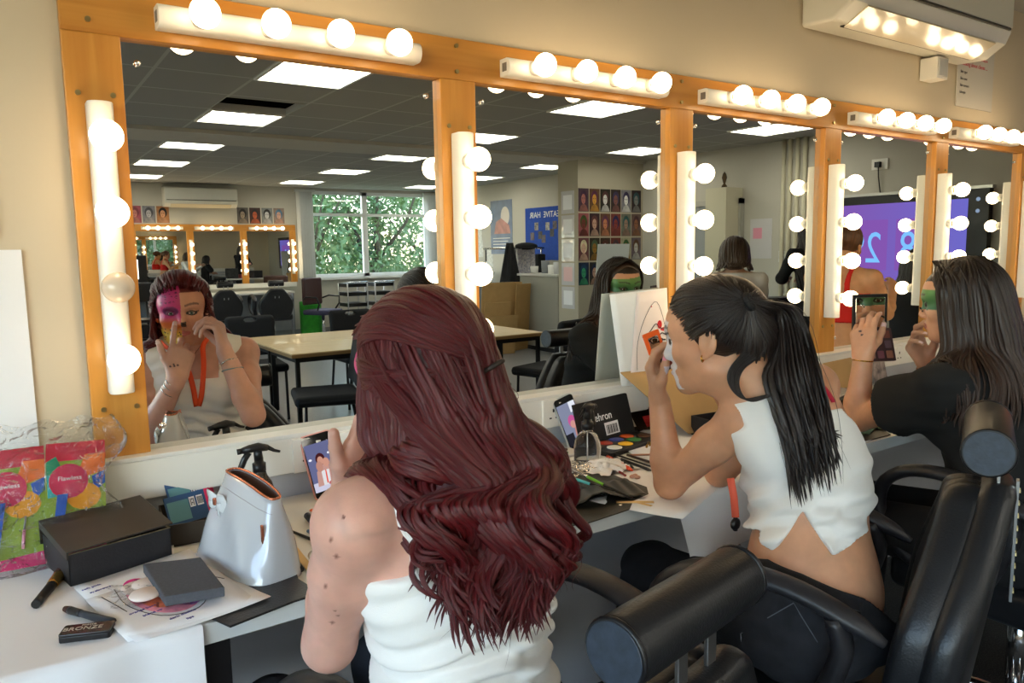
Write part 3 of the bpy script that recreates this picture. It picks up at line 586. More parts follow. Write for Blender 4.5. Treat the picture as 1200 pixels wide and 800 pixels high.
# spray bottles
def trigger(t, c, yaw, zt, m, sc=1.):
    g = lambda x, y, z: tuple(Vector(c)+Vector((math.cos(yaw)*x-math.sin(yaw)*y, math.sin(yaw)*x+math.cos(yaw)*y, z))*sc)
    q = wb(t); q.sweep([g(0,0,zt/sc-.0), g(0,0,zt/sc+.018), g(0,0,zt/sc+.0185), g(0,0,zt/sc+.030)], [.0145*sc, .0145*sc, .010*sc, .009*sc], 16); q.build('collar', m, t)
    q = wb(t); z = zt/sc+.030; q.sweep([g(-.020,0,z+.020), g(.0,0,z+.024), g(.018,0,z+.022), g(.034,0,z+.019)], [(.008*sc, .007*sc), (.011*sc, .010*sc), (.010*sc, .009*sc), (.007*sc, .007*sc)], 12); q.sweep([g(0,0,z-.004), g(.002,0,z+.02)], [.010*sc, .009*sc], 12); q.build('spray_head', m, t)
    q = wb(t); q.sweep([g(.034,0,z+.019), g(.044,0,z+.018)], .0065*sc, 12); q.build('nozzle', m, t)
    q = wb(t); q.sweep([g(.020,0,z+.014), g(.030,0,z+.0), g(.036,0,z-.014), g(.046,0,z-.028)], [(.004*sc, .007*sc)]*3+[(.002*sc, .004*sc)], 8); q.build('trigger_lever', m, t)
    q = wb(t); q.sweep([g(-.018,0,z+.022), g(-.034,0,z+.012), g(-.046,0,z+.008)], [(.002*sc, .006*sc), (.002*sc, .004*sc), (.0015*sc, .003*sc)], 6); q.build('spur', m, t)
bp = np.array([.440, -.145, ZT0]); t = th('spray_bottle', bp, 'smoky brown spray bottle with black trigger behind the grey bag', 'bottle')
q = wb(t); q.lathe([(0,.001), (.030,.001), (.034,.008), (.034,.040), (.031,.062), (.025,.085), (.016,.100), (.013,.112)], 32, tuple(bp)); q.build('bottle_glass', mat('smoky_plastic', (104,92,74), .12, trans=.6, ior=1.3), t)
trigger(t, bp, PI-.15, .110, BLK, 1.0)
bp = np.array([1.300, -.235, ZT0]); t = th('spray_bottle', bp, 'clear spray bottle with black trigger before the second phone', 'bottle')
q = wb(t); q.lathe([(0,.001), (.034,.001), (.037,.006), (.037,.048), (.034,.064), (.026,.080), (.015,.088), (.013,.096)], 36, tuple(bp)); q.build('bottle_glass', CLEAR, t)
q = wb(t); q.cyl(tuple(bp+[0,0,.01]), tuple(bp+[0,0,.09]), .0015, 6); q.build('dip_tube', mat('tube_white', (220,220,220), .4), t)
trigger(t, bp, .45, .094, BLK, 1.15)
# phones
def phone(bot, top, wdir, w, rim, lab, painter):
    bot, top = Vector(bot), Vector(top); u = (top-bot); h = u.length; u.normalize(); x = Vector(wdir); x = (x-u*x.dot(u)).normalized(); n = x.cross(u)
    if n.dot(Vector(CAM)-bot) < 0: x = -x; n = -n
    t_ = th('phone', bot, lab, 'phone'); M_ = Matrix(((x.x, u.x, n.x, bot.x), (x.y, u.y, n.y, bot.y), (x.z, u.z, n.z, bot.z), (0,0,0,1))); t_.matrix_world = M_
    MB().rbox((0, h/2, -.005), (w, h, .009), .011, 6).build('case', rim, t_, bevel=.002); MB().rbox((0, h/2, .0002), (w-.006, h-.006, .0016), .009, 6).build('glass', pc('phone_glass', (10,10,12), .06), t_)
    painter(t_, w-.010, h); return t_
def scr(t_, w, h, items):
    for nm, x0, x1, y0, y1, c_, e, z in items:
        MB().box(x0*w, x1*w, y0*h, y1*h, .0010+z*.0001, .0011+z*.0001).build(nm, emit('screen_%d_%d_%d' % c_, c_, e), t_)
def blobs(t_, w, h, lst):
    for nm, pts, c_, z in lst: MB().prism([(x*w, y*h) for x, y in pts], .0010+z*.0001, .0011+z*.0001).build(nm, emit('screen_%d_%d_%d' % c_, c_, .75), t_)
circ = lambda cx, cy, r, k=12, a=1.: [(cx+r*math.cos(2*PI*i/k), cy+r*a*math.sin(2*PI*i/k)) for i in range(k)]
def ph1(t_, w, h):
    scr(t_, w, h, [('screen', -.5, .5, .12, .85, (112,116,158), .62, 0), ('screen_part', -.5, .5, .12, .26, (206,204,226), .75, 1)])
    blobs(t_, w, h, [('screen_part', [(-.35,.2), (.42,.2), (.30,.44), (.0,.52), (-.28,.42)], (196,150,140), 2), ('screen_part', [(-.14,.20), (.12,.20), (.16,.42), (-.12,.42)], (226,224,226), 3), ('screen_part', circ(-.05,.60,.17,14,.55), (70,30,34), 3), ('screen_part', circ(-.06,.575,.11,12,.6), (206,150,130), 4),
        ('screen_part', circ(.12,.53,.12,12,.6), (206,150,130), 5), ('screen_part', circ(-.14,.49,.12,12,.7), (190,138,122), 5), ('screen_part', [(-.02,.22), (.03,.22), (.06,.42), (.02,.42)], (230,70,40), 6), ('screen_part', [(.25,.30), (.5,.30), (.5,.50), (.3,.48)], (36,36,46), 3), ('screen_part', circ(.3,.66,.06,10,.3), (240,240,250), 3), ('screen_part', circ(-.4,.62,.06,10,.3), (240,240,250), 3), ('screen_part', circ(.15,.21,.12,10,.25), (190,110,110), 7)])
phone((.618, -.100, ZT0+.004), (.596, -.061, .990), (1, -.05, 0), .078, mat('pink_case', (226,160,148), .5), 'phone in a pink case showing a selfie view, leaning on the trunking', ph1)
def ph2(t_, w, h):
    scr(t_, w, h, [('screen', -.5, .5, .06, .86, (140,146,172), .65, 0), ('screen_part', .15, .5, .66, .86, (222,226,236), .8, 1), ('screen_part', -.5, -.1, .06, .30, (40,40,48), .6, 1)])
    blobs(t_, w, h, [('screen_part', [(-.05,.08), (.5,.08), (.5,.42), (.1,.46)], (196,132,120), 2), ('screen_part', circ(.05,.50,.22,14,.55), (196,90,150), 3), ('screen_part', circ(.05,.44,.15,12,.5), (206,150,140), 4), ('screen_part', [(.1,.1), (.2,.1), (.32,.34), (.25,.36)], (210,50,50), 5)])
phone((1.385, -.100, ZT0+.004), (1.345, -.064, .988), (1, -.1, 0), .074, mat('silver_case', (190,196,196), .3, metal=.4), 'phone in a clear case showing a face, leaning beside the socket', ph2)
# body paint palette, open, with printed lid
pc_ = np.array([1.50, -.165, ZT0]); t = th('paint_palette', pc_, 'open black palette of round paint pans with printed lid', 'palette'); t.rotation_euler = (0, 0, .18)
MB().box(-.13, .13, -.055, .055, 0, .014).build('palette_base', BLK, t, bevel=.002)
lid = MB(); lid.M = Matrix.Translation((0, .055, .012)) @ Euler((-.28+.0, 0, 0)).to_matrix().to_4x4(); lid.box(-.13, .13, 0, .006, 0, .125); lid.build('palette_lid', MATTE, t, bevel=.002)
Ml = Matrix.Translation((0, .055, .012)) @ Euler((-.28, 0, 0)).to_matrix().to_4x4() @ Matrix(((1,0,0,0), (0,0,-1,-.0004), (0,1,0,0), (0,0,0,1)))
tx = text('mehron', 'lettering', mat('white_print', (240,240,240)), t, Ml @ Matrix.Translation((-.02, .070, 0)), .034)
q = MB(); q.M = Ml; q.box(-.01, .055, .012, .050, 0, .0006); q.build('barcode_label', PAPER, t)
q = MB(); q.M = Ml; [q.box(-.004+i*.0042, -.004+i*.0042+(.0012+.001*(i % 3)), .016, .042, .0006, .0009) for i in range(13)]; q.build('barcode_bars', MATTE, t)
for i, (c_, x, y) in enumerate((((60,50,46), -.10, .025), ((170,60,44), -.055, .028), ((58,70,150), .0, .030), ((210,92,40), .055, .032), ((236,236,230), -.075, -.022), ((244,190,30), -.020, -.020), ((60,130,66), .035, -.008), ((92,62,44), .098, -.004))):
    MB().lathe([(0, .0142), (.0225, .0142), (.0225, .0152), (.019, .0164), (0, .0166)], 24, (x, y, 0)).build('paint_pan', mat('paint_%d' % i, c_, .5), t)
t = th('printed_card', (1.66, -.075, ZT0), 'glossy dark magazine page leaning beside the palette lid', 'leaflet'); t.rotation_euler = (-.42, 0, -.25)
quad_sheet(MB(), [(-.055,0,0.002), (.075,0,0.002), (.045,.0,.145), (-.085,.0,.150)], .001, .0).build('page', mat('dark_gloss_page', (34,24,22), .15, coat=.6), t)
pg = lambda nm, P_, c_, k: MB().add([(x, -.0012-.0002*k, z) for x, z in P_], [tuple(range(len(P_)))]).build(nm, mat('page_%d_%d_%d' % c_, c_, .25, var=.4, vs=60), t)
pg('picture', [(-.080,.145), (-.062,.146), (-.028,.01), (-.045,.01)], (196,96,60), 1); pg('picture', [(-.050,.085), (-.038,.086), (-.018,.02), (-.03,.02)], (200,190,170), 2); pg('picture', [(-.02,.12), (.04,.125), (.06,.08), (.0,.07)], (170,80,54), 1); pg('picture', [(.01,.05), (.06,.055), (.068,.02), (.02,.015)], (160,40,40), 1); pg('picture', [(-.045,.13), (.0,.132), (.005,.125), (-.04,.122)], (220,150,100), 2)
# cardboard box opened flat behind, black box in it
t = th('cardboard_flap', (1.86, -.13, ZT0), 'large brown cardboard lid leaning on the ledge behind the raised hand', 'cardboard')
q = wb(t); PL = [atY(733, 441, -.075), atY(765, 400, -.07), atY(852, 400, -.07), atY(858, 478, -.20), atY(770, 490, -.20)]
quad_sheet(q, [atY(727, 437, -.062), atY(860, 425, -.062), (2.12, -.20, ZT0+.012), (1.72, -.215, ZT0+.012)], .003, 0.); q.build('flap', CARD, t)
t = th('black_box', (1.84, -.27, ZT0), 'small black box holding make-up behind the elbow of the pony tail person', 'box'); t.rotation_euler = (0, 0, -.1)
q = MB(); [q.box(*a_) for a_ in ((-.10,.10,-.06,.06,0,.003), (-.10,.10,-.06,-.057,0,.065), (-.10,.10,.057,.06,0,.065), (-.10,-.097,-.06,.06,0,.065), (.097,.10,-.06,.06,0,.065))]; q.build('box_shell', BOXM, t)
MB().ball((-.03, 0, .05), .03, 16, 10, (1.2, .8, .6)).build('puff', mat('beige_puff', (206,160,130), .9), t); MB().sweep([(-.02,-.03,.06), (.06,.02,.075)], .006, 10).build('tube', mat('pink_tube', (190,110,110), .3), t)
# face chart held upright against the mirror
t = th('face_drawing', (1.66, -.06, .995), 'white card with drawn face in ink leaning against the mirror', 'drawing')
P = [atY(728, 452, -.066), atY(786, 452, -.066), atY(781, 337, -.022), atY(714, 345, -.022)]
q = wb(t); quad_sheet(q, [P[0], P[1], P[2], P[3]], .002, 0, up=(0, -1, 0)); q.build('card_sheet', mat('white_card', (232,236,236), .6), t)
P2_ = [atY(738, 450, -.070), atY(785, 450, -.070), atY(781, 338, -.026), atY(746, 343, -.026)]; q = wb(t); quad_sheet(q, P2_, .001, 0, up=(0, -1, 0)); q.build('drawing_sheet', mat('drawing_paper', (238,226,220), .6), t)
a, b, c_, d = [Vector(p) for p in P2_]
def onf(u, v): return a.lerp(b, u).lerp(d.lerp(c_, u), v)+Vector((0, -.0022, 0))
stroke(t, onf, [(.15,.15), (.12,.45), (.30,.72), (.62,.88), (.86,.68), (.95,.35), (.80,.05)], .0007); stroke(t, onf, [(.25,.50), (.45,.56), (.62,.64), (.74,.60), (.95,.57)], .0014); stroke(t, onf, [(.70,.50), (.80,.54), (.92,.52)], .002); stroke(t, onf, [(.68,.45), (.78,.40), (.92,.44)], .0014); stroke(t, onf, [(.72,.46), (.82,.47), (.9,.47)], .0025)
blob(t, onf, .74, .63, .07, .045, (206,34,40)); blob(t, onf, .86, .58, .10, .02, (214,60,60)); blob(t, onf, .72, .30, .05, .03, (236,170,160)); blob(t, onf, .80, .22, .05, .03, (206,50,50)); blob(t, onf, .48, .83, .02, .01, (206,60,60)); blob(t, onf, .80, .47, .035, .018, (30,30,34))
# small things before the pony tail person
t = th('paint_pot_strip', (1.27, -.135, ZT0), 'row of small bright paint pots left of the clear bottle', 'paint'); q = MB()
MB().box(-.055, .07, -.03, .03, 0, .010).build('strip_base', mat('pot_white', (226,220,210), .4), t, bevel=.002)
for i, c_ in enumerate(((236,180,40), (240,120,60), (60,120,70), (220,70,60), (230,230,220), (90,60,50))): MB().lathe([(0,.010), (.011,.010), (.011,.013), (0,.014)], 16, (-.035+.026*(i % 3)+.02*(i > 2), -.014+.028*(i//3), 0)).build('pot', mat('pot_%d' % i, c_, .5), t)
sheet('paper_sheet', [(690, 588), (760, 545), (872, 545), (800, 610)], 'white paper sheet under the pencils before the pony tail person', 'paper', .003, .002)
sheet('paper_sheet', [(720, 520), (790, 488), (850, 520), (770, 548)], 'creased white paper sheet beside the paint palette', 'paper', .006, .004)
for i, (p0, p1, c_, lb, r_) in enumerate((((712, 535), (741, 551), (238,84,40), 'thick orange pencil among the black ones', .0052), ((722, 537), (742, 548), (24,24,26), 'short black pencil beside the orange one', .0048), ((728, 538), (763, 551), (24,24,26), 'long black pencil right of the orange one', .0040), ((711, 529), (771, 549), (30,30,32), 'longest thin black brush among the pencils', .0026), ((735, 533), (775, 545), (60,40,36), 'dark brown pencil with a red end', .0034), ((738, 533), (772, 532), (196,140,110), 'pale tan brush lying across behind the pencils', .0026))):
    stick('pencil', lb, 'pencil', p0, p1, [('barrel', 0, .9, r_, r_, pc('pencil_%d' % i, c_), 1), ('tip', .9, 1., r_, r_*.4, pc('pencil_tip_%d' % i, (c_ if i != 4 else (170,40,50))), 1)], 'pencils before the pony tail person', z=.008)
stick('lip_pencil', 'short dark red pencil stub by the crumpled tissue', 'pencil', (720, 549), (733, 557), [('barrel', 0, 1, .003, .003, pc('lip_red', (120,30,30)), 1)], z=.007)
t = th('tissue', dk(712, 550), 'crumpled white tissue behind the black brush roll', 'tissue'); q = wb(t); crumple(q, dk(708, 550), .12, .11, .035, 26, 5); q.build('tissue_sheet', mat('tissue', (238,236,232), .9), t)
t = th('cling_film', dk(680, 548), 'crumpled clear wrap left of the tissue', 'wrap'); q = wb(t); crumple(q, dk(680, 552), .12, .10, .03, 26, 9); q.build('film', FILM, t)
t = th('clay_lump', dk(744, 558), 'small lump of pinkish wax on the paper sheet', 'wax'); q = wb(t); [q.ball(tuple(dk(744+dx, 558+dy, .007)), .006, 10, 8, (1.5, 1, .8)) for dx, dy in ((-3, 0), (3, 1), (0, -1))]; q.build('lump', mat('wax', (206,160,140), .6), t)
t = th('gold_leaf', dk(768, 520), 'little heap of gold flakes on the creased paper', 'gold flakes'); q = wb(t)
for k in range(26): c_ = dk(762+random.uniform(-5, 14), 520+random.uniform(-4, 4), .008+random.uniform(0, .006)); q.M = Matrix.Translation(Vector(c_)-Vector(t.location)) @ Euler((random.random()*3, random.random()*3, 0)).to_matrix().to_4x4(); q.box(-.004, .004, -.003, .003, 0, .0005)
o = q.build('flakes', mat('old_gold', (150,120,56), .35, metal=.8), t); o['kind'] = 'stuff'
# the big brush roll with elastic pockets
t = th('brush_roll', (1.13, -.45, ZT0), 'black brush roll with coloured brushes lying open at the worktop edge', 'brush roll')
LEA = mat('olive_black_leather', (44,43,38), .42, bump=.25, bs=200)
q = wb(t); P = [dk(600, 575), dk(664, 548), dk(700, 550), dk(730, 562), dk(758, 572), dk(760, 580), dk(742, 588), dk(738, 598), dk(690, 614), dk(640, 622), dk(590, 620)]; q.prism([(p[0], p[1]) for p in P], ZT0+.001, ZT0+.004); q.build('roll_base', LEA, t, bevel=.001)
q = wb(t); PK = [dk(600, 585, .012), dk(700, 552, .012), dk(757, 575, .012), dk(700, 588, .022), dk(660, 597, .016), dk(600, 600, .010)]
def pk(u, v):
    a_ = Vector(dk(610, 578, .008)).lerp(Vector(dk(735, 562, .008)), u); b_ = Vector(dk(610, 606, .008)).lerp(Vector(dk(757, 580, .008)), u); p = a_.lerp(b_, v); arch = .022*math.exp(-((u-.62)/.13)**2)*v; return (p.x, p.y, p.z+.002*math.sin(u*60)*(1-v*.3)+arch+.003)
q.grid(pk, 90, 12); q.build('pocket_panel', LEA, t, solid=.0015)
for x, y in ((678, 610), (727, 592)): q = wb(t); q.lathe([(0,0), (.0055,0), (.0045,.002), (0,.0025)], 14, tuple(dk(x, y, .004))); q.build('press_stud', CHROME, t)
for i, (p0, p1, c_, lb) in enumerate((((650, 562), (680, 571), (236,40,120), 'pink handled brush in the brush roll'), ((664, 558), (692, 567), (84,196,200), 'turquoise handled brush in the brush roll'), ((675, 552), (708, 568), (120,196,40), 'green handled brush in the brush roll'))):
    stick('artist_brush', lb, 'brush', p0, p1, [('bristles', -.55, -.30, .001, .0022, mat('white_bristle', (220,210,200), .9), 1), ('ferrule', -.30, .42, .0020, .0030, CHROME, 1), ('handle', .42, 1., .0040, .0034, pc('brush_%d' % i, c_), 1), ('handle_end', 1., 1.9, .0034, .0022, MATTE, 1)], 'coloured brushes in the brush roll', z=.018)
stick('wooden_spatula', 'upper wooden spatula right of the brush roll', 'spatula', (722, 588), (766, 588), [('blade', 0, 1., .0075, .0075, MC['pale_wood'], .14)], 'wooden spatulas', z=.004); stick('wooden_spatula', 'lower wooden spatula right of the brush roll', 'spatula', (732, 585), (764, 593), [('blade', 0, 1., .0075, .0075, MC['pale_wood'], .14)], 'wooden spatulas', z=.002)
# paper hanging over the edge under the pony tail person's arm
t = th('paper_cover', (1.5, DY, ZT0), 'white paper hanging over the worktop edge under the leaning elbow', 'paper cover')
def hang(u, v):
    x0 = 1.27+u*.42; s = v*.40
    if s < .20: return (x0, -.375-s, ZT0+.0025+.001*math.sin(u*20))
    k = s-.20; L_ = (.20-.07*u) ; k = k*(1.-.25*u)+.0*u
    return (x0+.04*k/.2, -.580-.012*math.sin(min(1, k/.02)*PI/2)-.02*(k/.2)*math.sin(u*9+1)-.02*k/.2, ZT0+.0015-k*(1.1-.35*u))
q = wb(t); q.grid(hang, 30, 40); q.build('sheet', PAPER, t)
# things before the person in black
t = th('black_box', (2.33, -.34, ZT0), 'black make-up box beside the forearm of the person in black', 'box'); t.rotation_euler = (0, 0, -.05)
q = MB(); [q.box(*a_) for a_ in ((-.16,.16,-.08,.08,0,.003), (-.16,.16,-.08,-.077,0,.075), (-.16,.16,.077,.08,0,.075), (-.16,-.157,-.08,.08,0,.075), (.157,.16,-.08,.08,0,.075))]; q.build('box_shell', BOXM, t)
q = MB(); q.M = Matrix.Translation((-.02, -.01, .078)) @ Euler((.06, .05, .1)).to_matrix().to_4x4(); q.box(-.13, .13, -.06, .06, 0, .010); q.build('palette_lid', MATTE, t, bevel=.002); q = MB(); q.M = Matrix.Translation((-.07, .0, .095)) @ Euler((.1, -.05, .3)).to_matrix().to_4x4(); q.box(-.08, .08, -.05, .05, 0, .006); q.build('palette_tray', pc('plum_tray', (60,40,44), .3), t, bevel=.002)
t = th('cardboard_flap', (2.62, -.14, ZT0), 'rounded brown cardboard flap behind the black make-up box', 'cardboard'); q = MB(); q.M = Euler((PI/2-.15, 0, .1)).to_matrix().to_4x4(); q.prism([(-.15,0), (.15,0), (.15,.13), (.13,.145), (-.08,.145), (-.12,.12)], 0, .003); q.build('flap', CARD, t)
t = th('silver_tray', (2.36, -.10, ZT0), 'curved silvery plastic tray behind the black make-up box', 'tray'); q = MB(); q.grid(lambda u, v: (-.14+u*.28, .02-.10*v, .02+.10*(1-v)**2+.01*math.sin(u*3)), 12, 10); q.build('tray_shell', mat('frosted_plastic', (200,204,210), .3), t, solid=.002)
t = th('printed_card', (3.02, -.085, ZT0), 'dark leaflet with pictures leaning under the far socket', 'leaflet'); t.rotation_euler = (-.25, 0, 0); MB().box(-.05, .05, 0, .001, 0, .15).build('page', mat('dark_leaflet', (40,44,60), .3, var=.9, vs=25, var2=(180,170,160)), t)
P_ = [dk(948, 520), dk(1005, 503), dk(1060, 520), dk(1010, 545)]; t = th('brush_mat', (2.10, -.52, ZT0), 'small black brush mat under the elbow of the person in black', 'brush mat')
MB().prism([(-.17,.06), (.12,.09), (.19,.02), (.13,-.048), (-.14,-.045)], .001, .004).build('mat_body', LEA, t, bevel=.001)
t = th('green_cloth', (2.28, -.45, ZT0), 'crumpled green and white cloth beside the black make-up box', 'cloth'); q = MB(); crumple(q, (0,0,0), .26, .14, .05, 28, 12); q.build('cloth_sheet', mat('green_cloth', (150,176,140), .9, var=.6, vs=30, var2=(70,96,74)), t)
sheet('paper_sheet', [(1050, 470), (1075, 440), (1150, 440), (1110, 480)], 'white paper sheet beyond the far socket', 'paper', .004, .003)
sheet('paper_sheet', [(960, 500), (1030, 470), (1090, 490), (1010, 520)], 'white paper sheet under the green cloth', 'paper', .002, .001)
stick('make_up_pencil', 'dark pencil with orange end left of the green cloth', 'pencil', (975, 478), (1003, 482), [('end', 0, .15, .006, .006, pc('orange_handle', (236,84,44)), 1), ('barrel', .15, 1, .006, .006, pc('umber', (60,44,36)), 1)], z=.01)
stick('make_up_pencil', 'orange stick beyond the raised forearm', 'pencil', (1045, 453), (1062, 456), [('barrel', 0, 1, .008, .008, pc('orange_handle', (236,84,44)), 1)], z=.02)
t = th('brush_pouch', (2.86, -.26, ZT0), 'open olive brush pouch beyond the raised forearm', 'pouch'); q = MB(); crumple(q, (0,0,0), .22, .16, .045, 24, 21); q.build('pouch_body', mat('olive_pouch', (92,84,60), .7, var=.5, vs=20), t)
t = th('glue_pot', (3.12, -.22, ZT0), 'small blue and white pot beyond the pouch', 'pot'); MB().lathe([(0,0), (.028,0), (.028,.05), (0,.05)], 20).build('pot_body', mat('blue_pot', (70,96,170), .3), t); MB().lathe([(0,.05), (.030,.05), (.030,.068), (0,.068)], 20).build('pot_lid', WHITE, t); MB().lathe([(.0283,.015), (.0285,.016), (.0285,.034), (.0283,.035)], 20).build('pot_label', PAPER, t)
t = th('pen_cup', (3.30, -.12, ZT0), 'grey cup with a green top near the far socket', 'cup'); MB().lathe([(0,0), (.025,0), (.03,.06), (.028,.06), (.024,.004), (0,.004)], 20).build('cup_body', mat('cup_grey', (120,120,124), .4), t); MB().ball((0, 0, .06), .02, 12, 8).build('green_top', mat('leaf_green', (90,150,80), .6), t)
# ================================================================ IMPLICIT BODIES: smooth unions of tapered limbs, meshed with surface nets
def nrm(v): v = np.asarray(v, float); return v/np.linalg.norm(v)
class Sdf:
    def __init__(s): s.p = []
    def cap(s, a, b, ra, rb=None, k=.015, op='u', flat=None):
        a = np.array(a, float); b = np.array(b, float); s.p.append(('c', a, b, ra, ra if rb is None else rb, k, op, flat)); return s
    def ell(s, c, r, R=None, k=.02, op='u'):
        s.p.append(('e', np.array(c, float), np.array(r, float), np.eye(3) if R is None else np.asarray(R, float), None, k, op, None)); return s
    def add(s, other): s.p += other.p; return s
    def bounds(s, pad=.03):
        lo = np.full(3, 1e9); hi = -lo
        for t in s.p:
            if t[6] != 'u': continue
            if t[0] == 'c': r = max(t[3], t[4]); lo = np.minimum(lo, np.minimum(t[1], t[2])-r); hi = np.maximum(hi, np.maximum(t[1], t[2])+r)
            else: r = t[2].max(); lo = np.minimum(lo, t[1]-r); hi = np.maximum(hi, t[1]+r)
        return lo-pad, hi+pad
    def __call__(s, P):
        d = np.full(len(P), 1e3)
        for t in s.p:
            if t[0] == 'c':
                _, a, b, ra, rb, k, op, flat = t; ab = b-a; L2 = ab@ab+1e-12; PA = P-a
                h = np.clip(PA@ab/L2, 0, 1); Q = PA-h[:, None]*ab; r = ra+(rb-ra)*h
                if flat is not None:                          # (axis, factor): squash along an axis
                    ax, fc = flat; q = Q@ax; Q = Q+(q*(1/fc-1))[:, None]*ax; e = (np.sqrt((Q*Q).sum(1))-r)*fc**.5
                else: e = np.sqrt((Q*Q).sum(1))-r
            else:
                _, c, rr, R, _, k, op, _ = t; Q = (P-c)@R.T; k0 = np.sqrt(((Q/rr)**2).sum(1)); k1 = np.sqrt(((Q/rr**2)**2).sum(1))+1e-9
                e = k0*(k0-1)/k1
            if op == 'u':
                h = np.clip(.5+.5*(d-e)/k, 0, 1); d = d*(1-h)+e*h-k*h*(1-h)
            else:
                h = np.clip(.5-.5*(d+e)/k, 0, 1); d = d*(1-h)-e*h+k*h*(1-h)
        return d
def surface(F, lo, hi, h, coarse=4, proj=2):
    """surface-nets mesh of F<0 inside lo..hi with cell h"""
    lo = np.asarray(lo, float); n = np.maximum(np.ceil((np.asarray(hi)-lo)/(h*coarse)).astype(int), 1)+1
    ax = [lo[i]+np.arange(n[i]+1)*h*coarse for i in range(3)]
    G = np.stack(np.meshgrid(*ax, indexing='ij'), -1); D = F(G.reshape(-1, 3)).reshape(G.shape[:3])
    keep = np.zeros(n, bool); lim = h*coarse*1.4
    nearc = np.abs(D) < lim*1.25
    for dx in (0, 1):
        for dy in (0, 1):
            for dz in (0, 1): keep |= nearc[dx:n[0]+dx, dy:n[1]+dy, dz:n[2]+dz]
    N = n*coarse+1
    val = np.repeat(np.repeat(np.repeat(np.sign(D), coarse, 0), coarse, 1), coarse, 2)[:N[0], :N[1], :N[2]]*lim
    fm = np.zeros(N, bool); kk = np.repeat(np.repeat(np.repeat(keep, coarse, 0), coarse, 1), coarse, 2)
    for dx in (0, 1):
        for dy in (0, 1):
            for dz in (0, 1): fm[dx:dx+kk.shape[0], dy:dy+kk.shape[1], dz:dz+kk.shape[2]] |= kk
    idx = np.argwhere(fm); val[fm] = F(lo+idx*h)
    val[val == 0] = 1e-9
    neg = val < 0; c = np.zeros(tuple(N-1), int)
    for dx in (0, 1):
        for dy in (0, 1):
            for dz in (0, 1): c += neg[dx:N[0]-1+dx, dy:N[1]-1+dy, dz:N[2]-1+dz]
    act = (c > 0) & (c < 8); cells = np.argwhere(act); vid = np.full(act.shape, -1); vid[act] = np.arange(len(cells))
    acc = np.zeros((len(cells), 3)); cnt = np.zeros(len(cells))
    i, j, k = cells.T
    for a, b in [((x, y, 0), (x, y, 1)) for x in (0,1) for y in (0,1)]+[((x, 0, z), (x, 1, z)) for x in (0,1) for z in (0,1)]+[((0, y, z), (1, y, z)) for y in (0,1) for z in (0,1)]:
        va = val[i+a[0], j+a[1], k+a[2]]; vb = val[i+b[0], j+b[1], k+b[2]]; m = (va < 0) != (vb < 0)
        t = np.where(m, va/(va-vb+1e-20), 0); p = np.array(a)+(np.array(b)-np.array(a))*t[:, None]; acc[m] += p[m]; cnt[m] += 1
    Vt = lo+(cells+acc/cnt[:, None])*h
    F_ = []
    for axn in range(3):
        sl0 = [slice(None)]*3; sl1 = [slice(None)]*3; sl0[axn] = slice(0, -1); sl1[axn] = slice(1, None)
        e = neg[tuple(sl0)] != neg[tuple(sl1)]; q = np.argwhere(e); o = [0, 1, 2]; o.remove(axn); u, v = o
        q = q[(q[:, u] > 0) & (q[:, v] > 0) & (q[:, u] < N[u]-1) & (q[:, v] < N[v]-1)]
        fl = neg[q[:, 0], q[:, 1], q[:, 2]]
        def at_(du, dv): w = q.copy(); w[:, u] += du; w[:, v] += dv; return vid[w[:, 0], w[:, 1], w[:, 2]]
        Q = np.stack([at_(-1, -1), at_(0, -1), at_(0, 0), at_(-1, 0)], 1)
        if axn == 1: fl = ~fl
        Q[~fl] = Q[~fl][:, ::-1]; F_.append(Q)
    Fc = np.concatenate(F_); Fc = Fc[(Fc >= 0).all(1)]
    for _ in range(proj):
        d = F(Vt); e = h*.25; g = np.stack([(F(Vt+np.eye(3)[i_]*e)-d)/e for i_ in range(3)], 1); gg = (g*g).sum(1)+1e-6
        Vt = Vt-g*np.clip(d/gg, -h*.6, h*.6)[:, None]
    return Vt, Fc
def mesh_obj(name, parts, mats, parent, col=None, smooth=True, mi=None, subs=0):
    Vs = []; Fs = []; b = 0
    for Vt, Fc in parts: Vs.append(Vt); Fs.append(Fc+b); b += len(Vt)
    Vt = np.concatenate(Vs); Fc = np.concatenate(Fs)
    me = bpy.data.meshes.new(name); me.vertices.add(len(Vt)); me.vertices.foreach_set('co', Vt.astype(np.float32).ravel())
    me.loops.add(Fc.size); me.loops.foreach_set('vertex_index', Fc.astype(np.int32).ravel()); me.polygons.add(len(Fc))
    me.polygons.foreach_set('loop_start', np.arange(0, Fc.size, Fc.shape[1], dtype=np.int32)); me.update(calc_edges=True)
    me.validate(); me.polygons.foreach_set('use_smooth', [smooth]*len(me.polygons))
    for m in (mats if isinstance(mats, list) else [mats]): me.materials.append(m)
    if mi is not None: me.polygons.foreach_set('material_index', mi.astype(np.int32))
    if col is not None:
        a = me.color_attributes.new('Col', 'FLOAT_COLOR', 'POINT'); C_ = np.ones((len(Vt), 4), np.float32); C_[:, :3] = col(Vt); a.data.foreach_set('color', C_.ravel())
    me.update(); o = bpy.data.objects.new(name, me); COL.objects.link(o); o.parent = parent
    if subs: md = o.modifiers.new('s', 'SUBSURF'); md.levels = subs; md.render_levels = subs
    return o
def parented(o, root):
    """keep world-space vertices although the root stands elsewhere"""
    o.parent = root; o.matrix_parent_inverse = Matrix.Translation(-Vector(root.location)); return o
